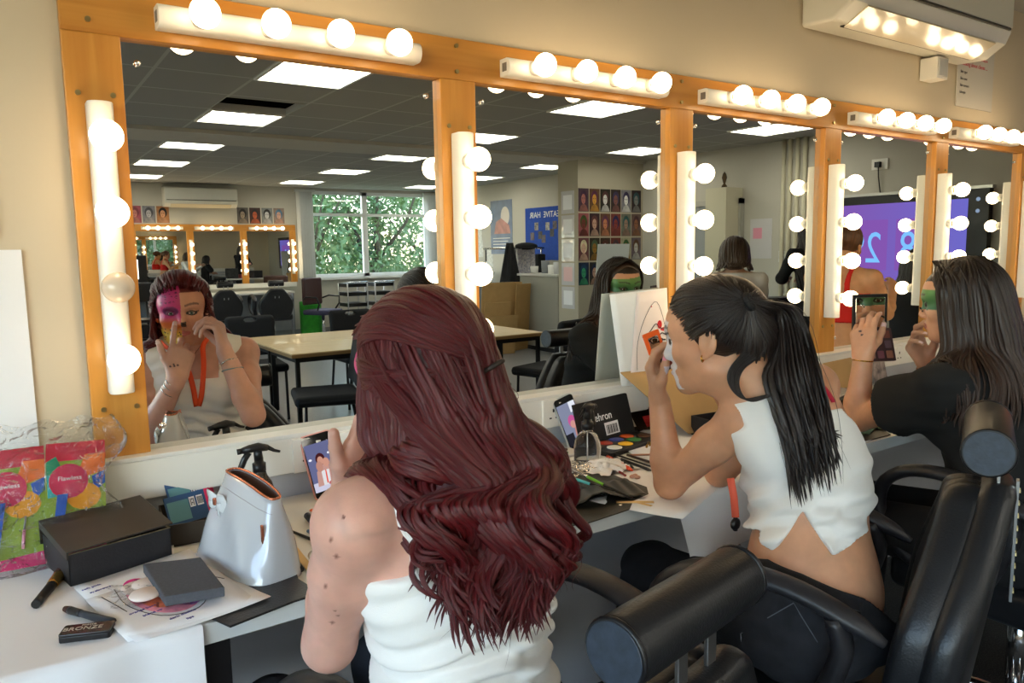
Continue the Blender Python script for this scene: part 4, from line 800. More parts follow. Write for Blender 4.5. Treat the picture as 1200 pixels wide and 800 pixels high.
def skin_mat(name, rough=.45):
    m = bpy.data.materials.new(name); m.use_nodes = True; nt = m.node_tree; N = nt.nodes; L = nt.links; b = N['Principled BSDF']
    at = N.new('ShaderNodeAttribute'); at.attribute_name = 'Col'; b.inputs['Roughness'].default_value = rough
    n = N.new('ShaderNodeTexNoise'); n.inputs['Scale'].default_value = 28; n.inputs['Detail'].default_value = 5; tc = N.new('ShaderNodeTexCoord'); L.new(tc.outputs['Object'], n.inputs[0])
    mr = N.new('ShaderNodeMapRange'); mr.inputs[1].default_value = .3; mr.inputs[2].default_value = .7; mr.inputs[3].default_value = .90; mr.inputs[4].default_value = 1.06; L.new(n.outputs[0], mr.inputs[0])
    mx = N.new('ShaderNodeVectorMath'); mx.operation = 'SCALE'; L.new(at.outputs['Color'], mx.inputs[0]); L.new(mr.outputs[0], mx.inputs['Scale']); L.new(mx.outputs[0], b.inputs['Base Color'])
    b.inputs['Subsurface Weight'].default_value = .25; b.inputs['Subsurface Radius'].default_value = (1., .4, .25); b.inputs['Subsurface Scale'].default_value = .008
    n2 = N.new('ShaderNodeTexNoise'); n2.inputs['Scale'].default_value = 420; L.new(tc.outputs['Object'], n2.inputs[0]); bp = N.new('ShaderNodeBump'); bp.inputs['Strength'].default_value = .12; bp.inputs['Distance'].default_value = .001
    L.new(n2.outputs[0], bp.inputs['Height']); L.new(bp.outputs[0], b.inputs['Normal'])
    return m
SKIN = skin_mat('skin')
def lin(c): return np.array(sc_(c)[:3])
# ---------------------------------------------------------------- hands
def hand(W, d, n, left, curls, thumb, spread=.09, sc=1., tcurl=(.25, .35)):
    """prims of a hand. W wrist, d wrist->knuckles, n palm normal (the way the palm faces), left hand or right;
    curls: per finger (index..little) three bend angles; thumb: direction in (d, side, n) terms. Returns Sdf and finger tips"""
    d = nrm(d); n = nrm(n-np.dot(n, d)*d) if True else n
    t = nrm(np.cross(d, n))*(-1 if left else 1)            # towards the thumb
    S = Sdf(); W = np.array(W, float); tips = []; nails = []
    off = [(.027, .089), (.008, .093), (-.011, .088), (-.029, .079)]; ln = [(.041, .025, .021), (.045, .029, .022), (.041, .027, .021), (.032, .020, .018)]; rd = [.0090, .0092, .0086, .0076]
    S.cap(W-d*.02*sc, W+d*.012*sc, .0225*sc, .0235*sc, .012, flat=(n, .72))
    for i, (o, l) in enumerate(off):
        K = W+(d*l+t*o)*sc
        S.cap(W+(d*.012+t*o*.55)*sc, K-d*.006*sc, .0150*sc, .0125*sc, .014, flat=(n, .85))
        a = d+t*spread*(1.4-i)*.55; a = nrm(a); nn = nrm(n-np.dot(n, a)*a); ang = 0; p = K
        for j in range(3):
            ang += curls[i][j]; v = a*math.cos(ang)+nn*math.sin(ang); q = p+v*ln[i][j]*sc
            r0 = rd[i]*sc*(1-.10*j); S.cap(p, q, r0*1.02, r0*.9, .004 if j else .008); p0 = p; p = q
        tips.append(p); nails.append((p-v*.004*sc, -(nn*math.cos(ang)-a*math.sin(ang)), v))
    B = W+(d*.022+t*.022+n*.006)*sc; tv = nrm(d*thumb[0]+t*thumb[1]+n*thumb[2]); T1 = B+tv*.040*sc
    S.cap(W+(d*.018+t*.010)*sc, T1, .0165*sc, .0125*sc, .014)
    bend = nrm(d*.9-t*.35+n*.25); v = nrm(tv*math.cos(tcurl[0])+bend*math.sin(tcurl[0])); T2 = T1+v*.032*sc
    S.cap(T1, T2, .0112*sc, .0098*sc, .006); v = nrm(v*math.cos(tcurl[1])+bend*math.sin(tcurl[1])); T3 = T2+v*.026*sc
    S.cap(T2, T3, .0100*sc, .0082*sc, .004); tips.append(T3); 
    nails.append((T3-v*.003, -nrm(np.cross(np.cross(v, bend), v)) if False else nrm(t*.6-n*.8-v*np.dot(t*.6-n*.8, v)), v))
    return S, tips, nails
def arm(S, sh, el, wr, s=1., k=.02):
    sh, el, wr = map(lambda a: np.array(a, float), (sh, el, wr)); m = sh*.62+el*.38; f = el*.72+wr*.28
    S.cap(sh, m, .046*s, .043*s, .03); S.cap(m, el, .042*s, .034*s, .02); S.cap(el, f, .034*s, .0365*s, .02); S.cap(f, wr, .036*s, .0235*s, .02)
    S.cap(el*.8+wr*.2, wr, .030*s, .0225*s, .01)
    return S
# ---------------------------------------------------------------- head
def basis(f, tilt=0., roll=0.):
    """rows: right, forward, up for a head facing f (world), pitched down by tilt"""
    f = nrm(f); r = nrm(np.cross(f, (0, 0, 1))); u = np.cross(r, f)
    f2 = f*math.cos(tilt)-u*math.sin(tilt); u2 = u*math.cos(tilt)+f*math.sin(tilt)
    r2 = r*math.cos(roll)+u2*math.sin(roll); u3 = u2*math.cos(roll)-r*math.sin(roll)
    return np.stack([r2, f2, u3])
def head(C, B, s=1.):
    """C centre of the skull between the ears, B basis rows. Local metres: x right, y forward, z up"""
    S = Sdf(); C = np.array(C, float)
    L_ = lambda x, y, z: C+s*(np.array([x, y, z])@B)
    def E(c, r, k=.015, op='u', tilt=0.):
        R = B.copy()
        if tilt: ct, st = math.cos(tilt), math.sin(tilt); R = np.array([[1,0,0],[0,ct,st],[0,-st,ct]])@B
        S.ell(L_(*c), np.array(r)*s, R, k*s, op)
    def K(a, b, ra, rb, k=.01, op='u'): S.cap(L_(*a), L_(*b), ra*s, rb*s, k*s, op)
    E((0, -.012, .035), (.074, .094, .080)); E((0, .030, .030), (.064, .060, .062), .03)       # skull, brow
    E((0, .034, -.030), (.056, .050, .066), .03)                                                # face
    K((-.040, .005, -.055), (-.012, .062, -.086), .020, .016, .03); K((.040, .005, -.055), (.012, .062, -.086), .020, .016, .03)   # jaw
    E((0, .066, -.092), (.019, .016, .015), .02)                                                # chin
    E((-.043, .050, -.022), (.020, .022, .018), .02); E((.043, .050, -.022), (.020, .022, .018), .02)   # cheekbones
    K((-.046, .062, .026), (-.012, .080, .024), .010, .011, .02); K((.046, .062, .026), (.012, .080, .024), .010, .011, .02)      # brows
    E((-.031, .090, .004), (.017, .016, .012), .012, 's'); E((.031, .090, .004), (.017, .016, .012), .012, 's')                   # sockets
    K((0, .080, .012), (0, .100, -.026), .0085, .0098, .012)                                                                      # nose
    E((-.0105, .092, -.031), (.0085, .010, .007), .007); E((.0105, .092, -.031), (.0085, .010, .007), .007)
    for q in (-1, 1): E((q*.0065, .098, -.0385), (.0036, .005, .0035), .003, 's')
    for q in (-1, 1):
        E((q*.031, .071, .004), (.0145, .0135, .0125), .003)                                    # lid mound
        E((q*.031, .0875, .0035), (.0125, .009, .0048), .002, 's')                              # eye opening
    E((0, .074, -.058), (.027, .018, .019), .015)
    K((-.021, .078, -.0565), (0, .0905, -.0535), .0040, .0058, .004); K((.021, .078, -.0565), (0, .0905, -.0535), .0040, .0058, .004)
    K((-.018, .078, -.063), (0, .089, -.065), .0042, .0068, .004); K((.018, .078, -.063), (0, .089, -.065), .0042, .0068, .004)
    E((0, .100, -.0592), (.024, .014, .0012), .003, 's')
    for q in (-1, 1):                                                                           # ears
        E((q*.077, -.010, .000), (.0065, .018, .031), .006, tilt=.15); E((q*.085, -.006, .004), (.0045, .009, .016), .004, 's', .15)
        E((q*.074, .000, -.026), (.005, .007, .009), .006)
    return S, L_
def eyes(root, L_, B, s, iris):
    for q in (-1, 1):
        c = L_(q*.031, .0705, .0037); o = MB(); o.ball((0, 0, 0), .0125*s, 20, 14)
        e = o.build('eyeball', mat('eye_white', (215,208,200), .12, coat=.5), root); e.location = Vector(c)-Vector(root.location)
        f = Vector(B[1]); a, b, _ = frame(f)
        i_ = MB(); cc = Vector(c)+f*.0103*s
        i_.sweep([cc-f*.003*s, cc+f*.0013*s, cc+f*.0019*s], [.0062*s, .0060*s, .0048*s], 18); pu = i_.build('iris', iris, root); parented(pu, root)
        p_ = MB(); p_.sweep([cc+f*.001*s, cc+f*.0024*s], [.0026*s, .0024*s], 14); parented(p_.build('pupil', MATTE, root), root)
START = .15
def lock_mesh(path, r0, n=7, flat=.55, taper=True, up=(0,0,1), wprof=None):
    """swept tapering lock of hair; path (m,3). returns verts, faces, uv-like (v, u)"""
    P = np.asarray(path, float); m = len(P); T = np.gradient(P, axis=0); T /= np.linalg.norm(T, axis=1)[:, None]+1e-9
    a = np.cross(T[0], up); a = a/(np.linalg.norm(a)+1e-9); A = []
    for i in range(m):
        a = a-T[i]*(a@T[i]); a /= np.linalg.norm(a)+1e-9; A.append(a)
    A = np.array(A); Bv = np.cross(T, A); t = np.linspace(0, 1, m)
    w = r0*(np.minimum(1, START+t*3.4)*np.sqrt(np.clip(1-t**3, 0, 1))*.95+.05) if wprof is None else r0*wprof(t)
    th = 2*PI*np.arange(n)/n
    Vt = P[:, None]+A[:, None]*(np.cos(th)[None, :, None]*w[:, None, None])+Bv[:, None]*(np.sin(th)[None, :, None]*w[:, None, None]*flat)
    Vt = Vt.reshape(-1, 3); i = np.arange(m-1)[:, None]*n; k = np.arange(n)[None]
    F = np.stack([i+k, i+(k+1) % n, i+n+(k+1) % n, i+n+k], -1).reshape(-1, 4)
    return Vt, F, np.stack([np.repeat(t, n), np.tile(th/(2*PI), m)], 1)
def hair_mat(name, dark, light, tip=None, rough=.38):
    m = bpy.data.materials.new(name); m.use_nodes = True; nt = m.node_tree; N = nt.nodes; L = nt.links; b = N['Principled BSDF']
    at = N.new('ShaderNodeAttribute'); at.attribute_name = 'Hv'              # x along, y around, z random
    sp = N.new('ShaderNodeSeparateXYZ'); L.new(at.outputs['Vector'], sp.inputs[0])
    cb = N.new('ShaderNodeCombineXYZ')
    def mul(o, v):
        q = N.new('ShaderNodeMath'); q.operation = 'MULTIPLY'; L.new(o, q.inputs[0]); q.inputs[1].default_value = v; return q.outputs[0]
    L.new(mul(sp.outputs[0], 2.2), cb.inputs[0]); L.new(mul(sp.outputs[1], 26.), cb.inputs[1]); L.new(mul(sp.outputs[2], 60.), cb.inputs[2])
    n = N.new('ShaderNodeTexNoise'); n.inputs['Scale'].default_value = 1.; n.inputs['Detail'].default_value = 5; n.inputs['Roughness'].default_value = .7; L.new(cb.outputs[0], n.inputs[0])
    cr = N.new('ShaderNodeValToRGB'); cr.color_ramp.elements[0].position = .32; cr.color_ramp.elements[0].color = sc_(dark); cr.color_ramp.elements[1].position = .72; cr.color_ramp.elements[1].color = sc_(light)
    L.new(n.outputs[0], cr.inputs[0]); out = cr.outputs[0]
    if tip:
        mx = N.new('ShaderNodeMix'); mx.data_type = 'RGBA'; L.new(sp.outputs[0], mx.inputs['Factor']); L.new(out, mx.inputs['A']); mx.inputs['B'].default_value = sc_(tip); mx2 = mx.outputs['Result']; out = mx2
    L.new(out, b.inputs['Base Color']); b.inputs['Roughness'].default_value = rough; b.inputs['Specular IOR Level'].default_value = .55
    bp = N.new('ShaderNodeBump'); bp.inputs['Strength'].default_value = .75; bp.inputs['Distance'].default_value = .002; L.new(n.outputs[0], bp.inputs['Height']); L.new(bp.outputs[0], b.inputs['Normal'])
    return m
def hair_obj(name, locks, m, root, base=None):
    Vs, Fs, Us = [], [], []; b = 0
    for (Vt, Fc, U) in locks:
        r = random.random(); Vs.append(Vt); Fs.append(Fc+b); Us.append(np.concatenate([U, np.full((len(U), 1), r)], 1)); b += len(Vt)
    o = mesh_obj(name, [(np.concatenate(Vs), np.concatenate(Fs))], m, root)
    a = o.data.attributes.new('Hv', 'FLOAT_VECTOR', 'POINT'); a.data.foreach_set('vector', np.concatenate(Us).astype(np.float32).ravel())
    return parented(o, root)
def smooth_path(pts, m=24):
    """Catmull-Rom through pts"""
    P = np.array(pts, float); P = np.concatenate([[2*P[0]-P[1]], P, [2*P[-1]-P[-2]]]); n = len(P)-3; out = []
    for t in np.linspace(0, n-1e-6, m):
        i = int(t); u = t-i; p0, p1, p2, p3 = P[i:i+4]
        out.append(.5*((2*p1)+(-p0+p2)*u+(2*p0-5*p1+4*p2-p3)*u*u+(-p0+3*p1-3*p2+p3)*u**3))
    return np.array(out)
def scallop(V_, seed=0): return V_
# ================================================================ PEOPLE IN FRONT OF THE NEAR MIRRORS
A3 = lambda *a: np.array(a, float)
def torso(pel, chest, neck, right, s=1., wide=1., bust=0., fwd=None):
    """returns Sdf of the trunk without arms; ellipsoids oriented along the spine"""
    S = Sdf(); pel, chest, neck = map(lambda a: np.array(a, float), (pel, chest, neck)); right = nrm(right)
    def R(ax): u = nrm(ax); r = nrm(right-u*(right@u)); f = np.cross(u, r); return np.stack([r, f, u])
    R1 = R(chest-pel); R2 = R(neck-chest); R2_ = R2
    waist = pel*.45+chest*.55
    S.ell(pel, A3(.172*wide, .125, .135)*s, R(chest-pel+A3(0, 0, .1)), .05)
    S.ell(pel*.75+chest*.25, A3(.150*wide, .105, .12)*s, R1, .05)
    S.ell(waist, A3(.128*wide, .092, .13)*s, R1, .06)
    S.ell(chest, A3(.148*wide, .102, .150)*s, R2, .06)
    S.ell(chest*.45+neck*.55, A3(.150*wide, .085, .085)*s, R2, .05)
    f = R2[1]
    if bust:
        for q in (-1, 1): S.ell(chest+R2[0]*.065*q*s+f*.072*s-R2[2]*.0*s, A3(.058, .052, .055)*s*bust, R2, .035)
    return S, R1, R2
def body(root, F, boxes, h=.0055, hf=.0028, col=None, name='body', lo=None, hi=None, m=None):
    l, u = F.bounds() if lo is None else (lo, hi); Vt, Fc = surface(F, l, u, h); cen = Vt[Fc].mean(1); keep = np.ones(len(Fc), bool); parts = []
    for bl, bh, hh in boxes:
        bl, bh = np.array(bl), np.array(bh); keep &= ~((cen > bl+h*.8).all(1) & (cen < bh-h*.8).all(1)); parts.append(surface(F, bl, bh, hh))
    parts.insert(0, (Vt, Fc[keep])); o = mesh_obj(name, parts, m or SKIN, root, col); return parented(o, root)
class Fn:
    """cloth: trunk surface pushed out by t (+folds), kept where all cuts(P) < 0"""
    def __init__(s, S, t, cuts=(), folds=None): s.S, s.t, s.cuts, s.folds = S, t, cuts, folds
    def __call__(s, P):
        d = s.S(P)-s.t
        if s.folds is not None: d = d-np.maximum(s.folds(P), .003-s.t)
        for c in s.cuts: d = np.maximum(d, c(P))
        return d
def cast(F, px, py, t0=.6, t1=3.2):
    r = nrm(ray(px, py)); t = t0
    for _ in range(90):
        d = float(F((CAM+r*t)[None])[0])
        if d < 5e-4 or t > t1: break
        t += d*.8
    return CAM+r*t
def ball_box(c, r): c = np.array(c); return c-r, c+r
def skin_cols(base, extra=()):
    base = lin(base)
    def f(P):
        c = np.tile(base, (len(P), 1))
        for e in extra: e(P, c)
        return c
    return f
def nailpaint(nails, colr, r=.0062):
    cc = lin(colr)
    def f(P, c):
        for p, nn, v in nails:
            q = P-(p); a = q@nn; l = q@v; m = (np.sqrt((q*q).sum(1)) < .0105) & (a > .0035) & (np.abs(l) < .0065); c[m] = cc
    return f
def faceloc(C, B, s): return lambda P: ((P-C)@B.T)/s
def basic_face(C, B, s, lips=(176,92,88), brow=(52,34,28), line=(30,22,22), lid=None, scalp=None):
    fl = faceloc(C, B, s); lips, brow, line = lin(lips), lin(brow), lin(line)
    def f(P, c):
        q = fl(P); x, y, z = q.T; y = np.where(y > .112, -1., y); ax = np.abs(x); fr = y > .045
        m = fr & (ax < .024) & (z > -.071+ax*.25) & (z < -.0505-ax*.22); c[m] = c[m]*.1+lips*.9
        bz = .0285+.006*np.sin(np.clip((ax-.012)/.042, 0, 1)*PI*.8)-.10*np.clip(ax-.045, 0, 1); m = fr & (ax > .011) & (ax < .054) & (np.abs(z-bz) < .0036-.03*np.clip(ax-.035, 0, 1)); c[m] = c[m]*.25+brow*.75
        e = np.sqrt(((ax-.031)/.0152)**2+((z-.0037)/.0072)**2); m = (y > .06) & (e < 1.12) & (e > .62); c[m] = line
        m = (y > .06) & (ax > .043) & (ax < .053) & (np.abs(z-(.006+(ax-.043)*.35)) < .0016); c[m] = line
        if scalp is not None: m = ((z > .07) | (y < -.02)) & (y > -.5) & (z > -.02) & (ax < .070); c[m] = lin(scalp)
    return f
def neck(S, nb, C, B, s=1.):
    S.cap(np.array(nb)+0., C+s*(A3(0, -.03, -.06)@B), .056*s, .050*s, .03); S.cap(C+s*(A3(0, .0, -.075)@B), nb, .046*s, .055*s, .03)
IRISG = mat('iris_grey_green', (96,116,112), .2, coat=.6); IRISB = mat('iris_brown', (70,46,30), .2, coat=.6)
SILVER = mat('silver', (215,215,215), .18, metal=1.)
def ringm(name, c, axis, r, t, m, root, sq=1., wob=0.):
    a, b, _ = frame(axis); pts = []
    for k in range(25): an = 2*PI*k/24; pts.append(Vector(c)+a*r*math.cos(an)+b*r*sq*math.sin(an)+Vector(axis)*wob*math.sin(an*3))
    return parented(MB().sweep(pts, t, 8, cap=False).build(name, m, root), root)
def strip(name, pts, nrms, w, m, root, th=.0015):
    """a ribbon following pts with a given normal at each point"""
    q = MB(); vs = []; n = len(pts)
    for i in range(n):
        T = nrm(np.array(pts[min(i+1, n-1)])-np.array(pts[max(i-1, 0)])); N_ = nrm(nrms[i]); sd = nrm(np.cross(T, N_)); p = np.array(pts[i])
        vs += [p-sd*w/2, p+sd*w/2, p+sd*w/2+N_*th, p-sd*w/2+N_*th]
    fs = [(i*4+k, i*4+(k+1) % 4, i*4+4+(k+1) % 4, i*4+4+k) for i in range(n-1) for k in range(4)]+[(0,1,2,3), tuple(range(n*4-4, n*4))]
    q.add([tuple(v) for v in vs], fs, True); return parented(q.build(name, m, root), root)
def on_surface(F, pts, off=.004, m=20, it=3):
    P = smooth_path(pts, m)
    for _ in range(it):
        e = .004; d = F(P); g = np.stack([(F(P+np.eye(3)[i]*e)-d)/e for i in range(3)], 1); g /= np.linalg.norm(g, axis=1)[:, None]+1e-9; P = P-g*(d-off)[:, None]
    return P, g
def push_out(F, P, off):
    for _ in range(2):
        e = .004; d = F(P)-off; g = np.stack([(F(P+np.eye(3)[i]*e)-off-d)/e for i in range(3)], 1); g /= np.linalg.norm(g, axis=1)[:, None]+1e-9; P = P+g*np.clip(-d, 0, .06)[:, None]
    return P
def make_locks(F, paths, rad, off, wave=None, n=7, flat=.5, m=34, settle=1.):
    """paths: list of control-point lists; rad/off: per lock; wave(i, t, P)->offset"""
    L_ = [smooth_path(p, m) for p in paths]; P = np.concatenate(L_); o = (np.asarray(off, float)[:, None]*np.clip(np.linspace(0, 1, m)*3.2+.12, 0, 1)[None]).ravel()
    P = push_out(F, P, o); out = []
    for i in range(len(paths)):
        q = P[i*m:(i+1)*m].copy(); k = np.array([.25, .5, .25])
        for _ in range(2): q[1:-1] = q[:-2]*.25+q[1:-1]*.5+q[2:]*.25
        if wave is not None: q = q+wave(i, np.linspace(0, 1, m)[:, None], q)
        out.append(lock_mesh(q, rad[i], n, flat, up=(random.uniform(-.3, .3), random.uniform(-.3, .3), 1)))
    return out
U = random.uniform
# ---------------------------------------------------------------- 1. the red-haired person with her back to the camera
def person_red():
    root = empty('person', (.53, -.90, .50), 0, 'person with long wavy dark red hair and white camisole seen from behind', 'person')
    f = nrm((-.18, .98, 0)); r = nrm((.98, .18, 0)); s = .98
    pel, ch, nb = A3(.535, -.875, .60), A3(.522, -.885, .975), A3(.502, -.872, 1.135)
    LS, RS = A3(.352, -.912, 1.075), A3(.668, -.842, 1.085); LE, LWr = A3(.352, -.795, .860), A3(.428, -.696, 1.042); RE, RWr = A3(.628, -.605, .915), A3(.567, -.663, 1.115)
    T, R1, R2 = torso(pel, ch, nb, r, 1.0, 1.05, 1.0)
    T.cap(LS, nb-A3(0,0,.02), .050, .050, .03); T.cap(RS, nb-A3(0,0,.02), .050, .050, .03)
    C = A3(.482, -.842, 1.238); B = basis((-.20, .98, -.02), .04)
    S = Sdf(); S.add(T); arm(S, LS, LE, LWr, 1.04); arm(S, RS, RE, RWr, 1.0); neck(S, nb, C, B, s)
    H, L_ = head(C, B, s); S.add(H)
    hl, tl, nl = hand(LWr, (.26, -.26, .93), (.22, -.97, -.25), True, [(.06, .08, .06), (.75, .75, .4), (.95, .9, .5), (1.05, .95, .5)], (.92, .55, -.05), sc=1.0, tcurl=(.05, .05))
    hr, tr, nr_ = hand(RWr, (-.10, -.24, .96), (-.86, -.50, -.12), False, [(.75, .85, .35), (.95, .9, .5), (1.1, .9, .5), (1.2, .95, .5)], (.75, .30, .75), sc=.97)
    S.add(hl); S.add(hr)
    # painted face: her left half is pink over orange over spotted yellow
    fl = faceloc(C, B, s); pk, pp, og, ye, bl = lin((214,52,128)), lin((128,38,96)), lin((226,112,44)), lin((222,176,52)), lin((26,20,18))
    rs = np.random.RandomState(3); sp = [(rs.uniform(-.068, -.004), rs.uniform(-.10, -.045), rs.uniform(.0013, .0026)) for _ in range(46)]; st = [(rs.uniform(-.06, -.01), rs.uniform(.035, .085), rs.uniform(.001, .0022)) for _ in range(26)]
    def paint(P, c):
        q = fl(P); x, y, z = q.T; m = (x < -.001) & (y > .0) & (y < .12) & (z < .092) & (z > -.115) & (hl(P) > .0015) & (hr(P) > .0015)
        t = np.clip((z+.0)/.05, 0, 1)[:, None]; up = pk*(1-t*.35)+pp*t*.35; a = np.clip((z+.028)/.02, 0, 1)[:, None]; b = np.clip((z+.062)/.022, 0, 1)[:, None]
        cc = up*a+og*(1-a); cc = cc*b+ye*(1-b); c[m] = cc[m]
        m2 = m & (np.sqrt(((x+.031)/.024)**2+((z-.012)/.016)**2) < 1); c[m2] = pp
        for sx, sz, r_ in sp: c[m & ((x-sx)**2+(z-sz)**2 < r_**2)] = bl
        for sx, sz, r_ in st: c[m & ((x-sx)**2/4+(z-sz)**2 < r_**2)] = lin((90,20,70))
        m3 = (x > -.003) & (x < .013) & (y > .088) & (z < -.022) & (z > -.040); c[m3] = lin((60,44,40))
        m4 = (x > 0) & (y > .02) & (y < .12) & (hr(P) > .0015) & (hl(P) > .0015) & (z < .09) & (z > -.11); c[m4] = c[m4]*A3(1.0, .86, .70)
    hsp = [LWr+A3(U(-.02,.02), .0, .035+U(0,.04)) for _ in range(10)]
    def handmarks(P, c):
        for h_ in hsp: m = ((P-h_)[:, [0, 2]]**2).sum(1) < .003**2; m &= P[:, 1] > LWr[1]; c[m] = lin((70,50,60))
    moles = [cast(S, px, py) for px, py in ((387, 634), (396, 653), (380, 686), (393, 716), (397, 722), (391, 730), (402, 606))]
    def mol(P, c):
        for m_ in moles: c[((P-m_)**2).sum(1) < .0022**2] = lin((120,70,55))
    bf = basic_face(C, B, s, (196,110,120), (60,36,30), scalp=(96,34,34))
    o = body(root, S, [(*ball_box(C+A3(0, 0, .0), .165), .0027), (*ball_box(LWr+A3(.02,-.03,.09), .10), .0026), (*ball_box(RWr+A3(-.03,-.03,.08), .09), .0026)], .0055,
         col=skin_cols((214,164,146), (bf, paint, bf if False else (lambda P, c: None), mol, handmarks, nailpaint(nl+nr_, (225,190,185)))))
    eyes(root, L_, B, s, IRISG)
    # white camisole with thin straps
    cen = ch.copy()
    def cuts():
        def arm_(P): u = np.abs((P-cen)@r); z = P[:, 2]; lim = .132+.30*np.clip((1.012-z)/.06, 0, 1)**1.3+.014*np.clip((z-1.05)/.03, 0, 1); return u-lim
        def neck_(P): q = P-cen; u = np.abs(q@r); z = P[:, 2]; back = (q@f) < 0; zl = np.where(back, 1.045, 1.02)+np.clip((u-.065)/.02, 0, 1)*.25; return z-zl
        def bot(P): return .66-P[:, 2]
        return (arm_, neck_, bot)
    def folds(P):
        q = P-cen; u = q@r; z = P[:, 2]; k = np.clip((.93-z)/.05, 0, 1)+.25
        return k*(.0058*np.sin((z+.25*u*u/.02*.12+.10*u)*150+2*np.sin(u*22))+.0040*np.sin((z-.22*u)*110+1))+.002*np.sin(u*60+z*30)*k
    Tp = Sdf().add(T)
    F = Fn(Tp, .0075, cuts(), folds); Vt, Fc = surface(F, A3(.30, -1.06, .66), A3(.76, -.70, 1.2), .0042)
    parented(mesh_obj('camisole', [(Vt, Fc)], mat('white_jersey', (236,234,230), .85, bump=.25, bs=700, sheen=.2), root), root)
    # seated legs in dark trousers, under the desk
    J = Sdf(); J.ell(pel, A3(.185, .135, .14), np.stack([r, f, A3(0,0,1)]), .05)
    for q in (-1, 1):
        hp = pel+r*.09*q+A3(0,0,-.02); kn = hp+f*.40+r*.03*q+A3(0,0,.02); an = A3(kn[0], kn[1]+.02, .10); J.cap(hp, kn, .082, .062, .04); J.cap(kn, an, .060, .042, .02); J.cap(an+A3(0,0,-.03), an+f*.15+A3(0,0,-.055), .040, .03, .02)
    Vt, Fc = surface(J, *J.bounds(), .009); parented(mesh_obj('trousers', [(Vt, Fc)], mat('dark_trousers', (40,44,52), .9, bump=.2, bs=300), root), root)
    # jewellery and lanyard (seen in the mirror)
    for k, (dz, rr) in enumerate(((-.012, .030), (-.030, .031), (-.050, .032))):
        a = nrm(LWr-LE); ringm('bangle', LWr+a*dz, a+A3(.1*k,.05,0), rr, .0014, SILVER, root, .85)
    a = nrm(RWr-RE); ringm('charm_bracelet', RWr-a*.03, a, .030, .0022, SILVER, root, .85, .002); ringm('cord_bracelet', RWr-a*.06, a+A3(.2,0,0), .033, .002, mat('grey_cord', (120,140,145), .7), root, .85)
    P_, g = on_surface(lambda P: F(P) if False else S(P), [L_(-.05, .0, -.11), nb+f*.07+A3(-.04,.0,-.02), ch+f*.12+A3(-.02,0,.06), ch+f*.14+A3(-.005,0,-.05)], .010); strip('lanyard', P_, g, .016, mat('orange_ribbon', (238,84,36), .6), root)
    P_, g = on_surface(S, [L_(.05, .0, -.11), nb+f*.07+A3(.04,.0,-.02), ch+f*.12+A3(.02,0,.06), ch+f*.14+A3(.0,0,-.05)], .010); strip('lanyard', P_, g, .016, MC['orange_ribbon'], root)
    P_, g = on_surface(S, [L_(-.05, .02, -.115), nb+f*.075+A3(-.02,.0,-.03), nb+f*.08+A3(.0,.0,-.045), nb+f*.075+A3(.02,.0,-.03), L_(.05, .02, -.115)], .002); parented(MB().sweep([tuple(p) for p in P_], .0012, 6).build('necklace', SILVER, root), root)
    # ---- hair: crown swept back to a tie, the rest long and wavy
    HM = hair_mat('dark_red_hair', (42,8,12), (112,24,28), rough=.36)
    hb = Sdf(); E_ = lambda c, rr, k=.02: hb.ell(L_(*c), A3(*rr)*s, B, k)
    E_((0, -.022, .040), (.086, .096, .091)); E_((0, -.060, -.04), (.080, .060, .09), .04); E_((0, -.085, -.14), (.085, .045, .10), .04)
    cutf = lambda P: (fl(P)[:, 1]-(.030+.028*np.clip((fl(P)[:, 2]-.03)/.05, 0, 1)*1.0+np.where(fl(P)[:, 2] > .075, .05, 0)+0*.4))
    Vt, Fc = surface(Fn(hb, 0., (cutf,)), *ball_box(L_(0, -.06, -.03), .23), .005); 
    base = mesh_obj('hair', [(Vt, Fc)], HM, root); aa = base.data.attributes.new('Hv', 'FLOAT_VECTOR', 'POINT')
    q = fl(Vt); aa.data.foreach_set('vector', np.stack([q[:, 2]*4, np.arctan2(q[:, 0], q[:, 1])/(2*PI)*3, q[:, 0]*0+.3], 1).astype(np.float32).ravel()); parented(base, root)
    FH = Sdf().add(S); FH.add(hb)
    tie = L_(.030, -.128, .020)
    paths, rad, off = [], [], []
    bx = lambda u, z, d: cen+r*u+A3(0, 0, z-cen[2])-f*d          # a point behind the back
    # crown, swept to the tie
    for i in range(200):
        a = U(-1.95, 1.95); x0 = .074*math.sin(a); y0 = .070*math.cos(a)*(.9 if abs(a) < 1 else 1); z0 = .052+.040*math.cos(a)*U(.9, 1.05)+U(-.012, .008)
        y0 = .045+.035*math.cos(a)-(.02 if abs(a) > 1 else 0); x0 *= U(.93, 1.02)
        top = L_(x0*1.06, -.02+U(-.02, .02), .110*math.cos(a*.62)+.01*U(-1, 1)+.002)
        mid2 = L_(x0*.72+.006, -.095, .055*math.cos(a*.8)+.030+U(-.008, .008))
        if abs(a) > 1.45: z0 -= .05*(abs(a)-1.45)/.5; top = L_(x0*1.10, -.01+U(-.01,.01), .035-.035*(abs(a)-1.45)/.5+U(-.01,.01)); mid2 = L_(x0*.80+.006, -.085, .015+U(-.015,.01))
        paths.append([L_(x0, y0, z0), top, mid2, tie+A3(U(-.006,.006), U(-.004,.004), U(-.006,.006))]); rad.append(U(.0055, .009)); off.append(U(.001, .005))
    crown = make_locks(FH, paths, rad, off, None, 7, .45, 26)
    # lengths
    global START; START = .12
    paths, rad, off = [], [], []
    vv = lambda P: nrm(P-CAM)
    def on(px, py, lay, dmax=1.12):
        q = cast(T, px, py, .6, 1.6); d = min(np.linalg.norm(q-CAM), dmax); return atD(px, py, d-lay)
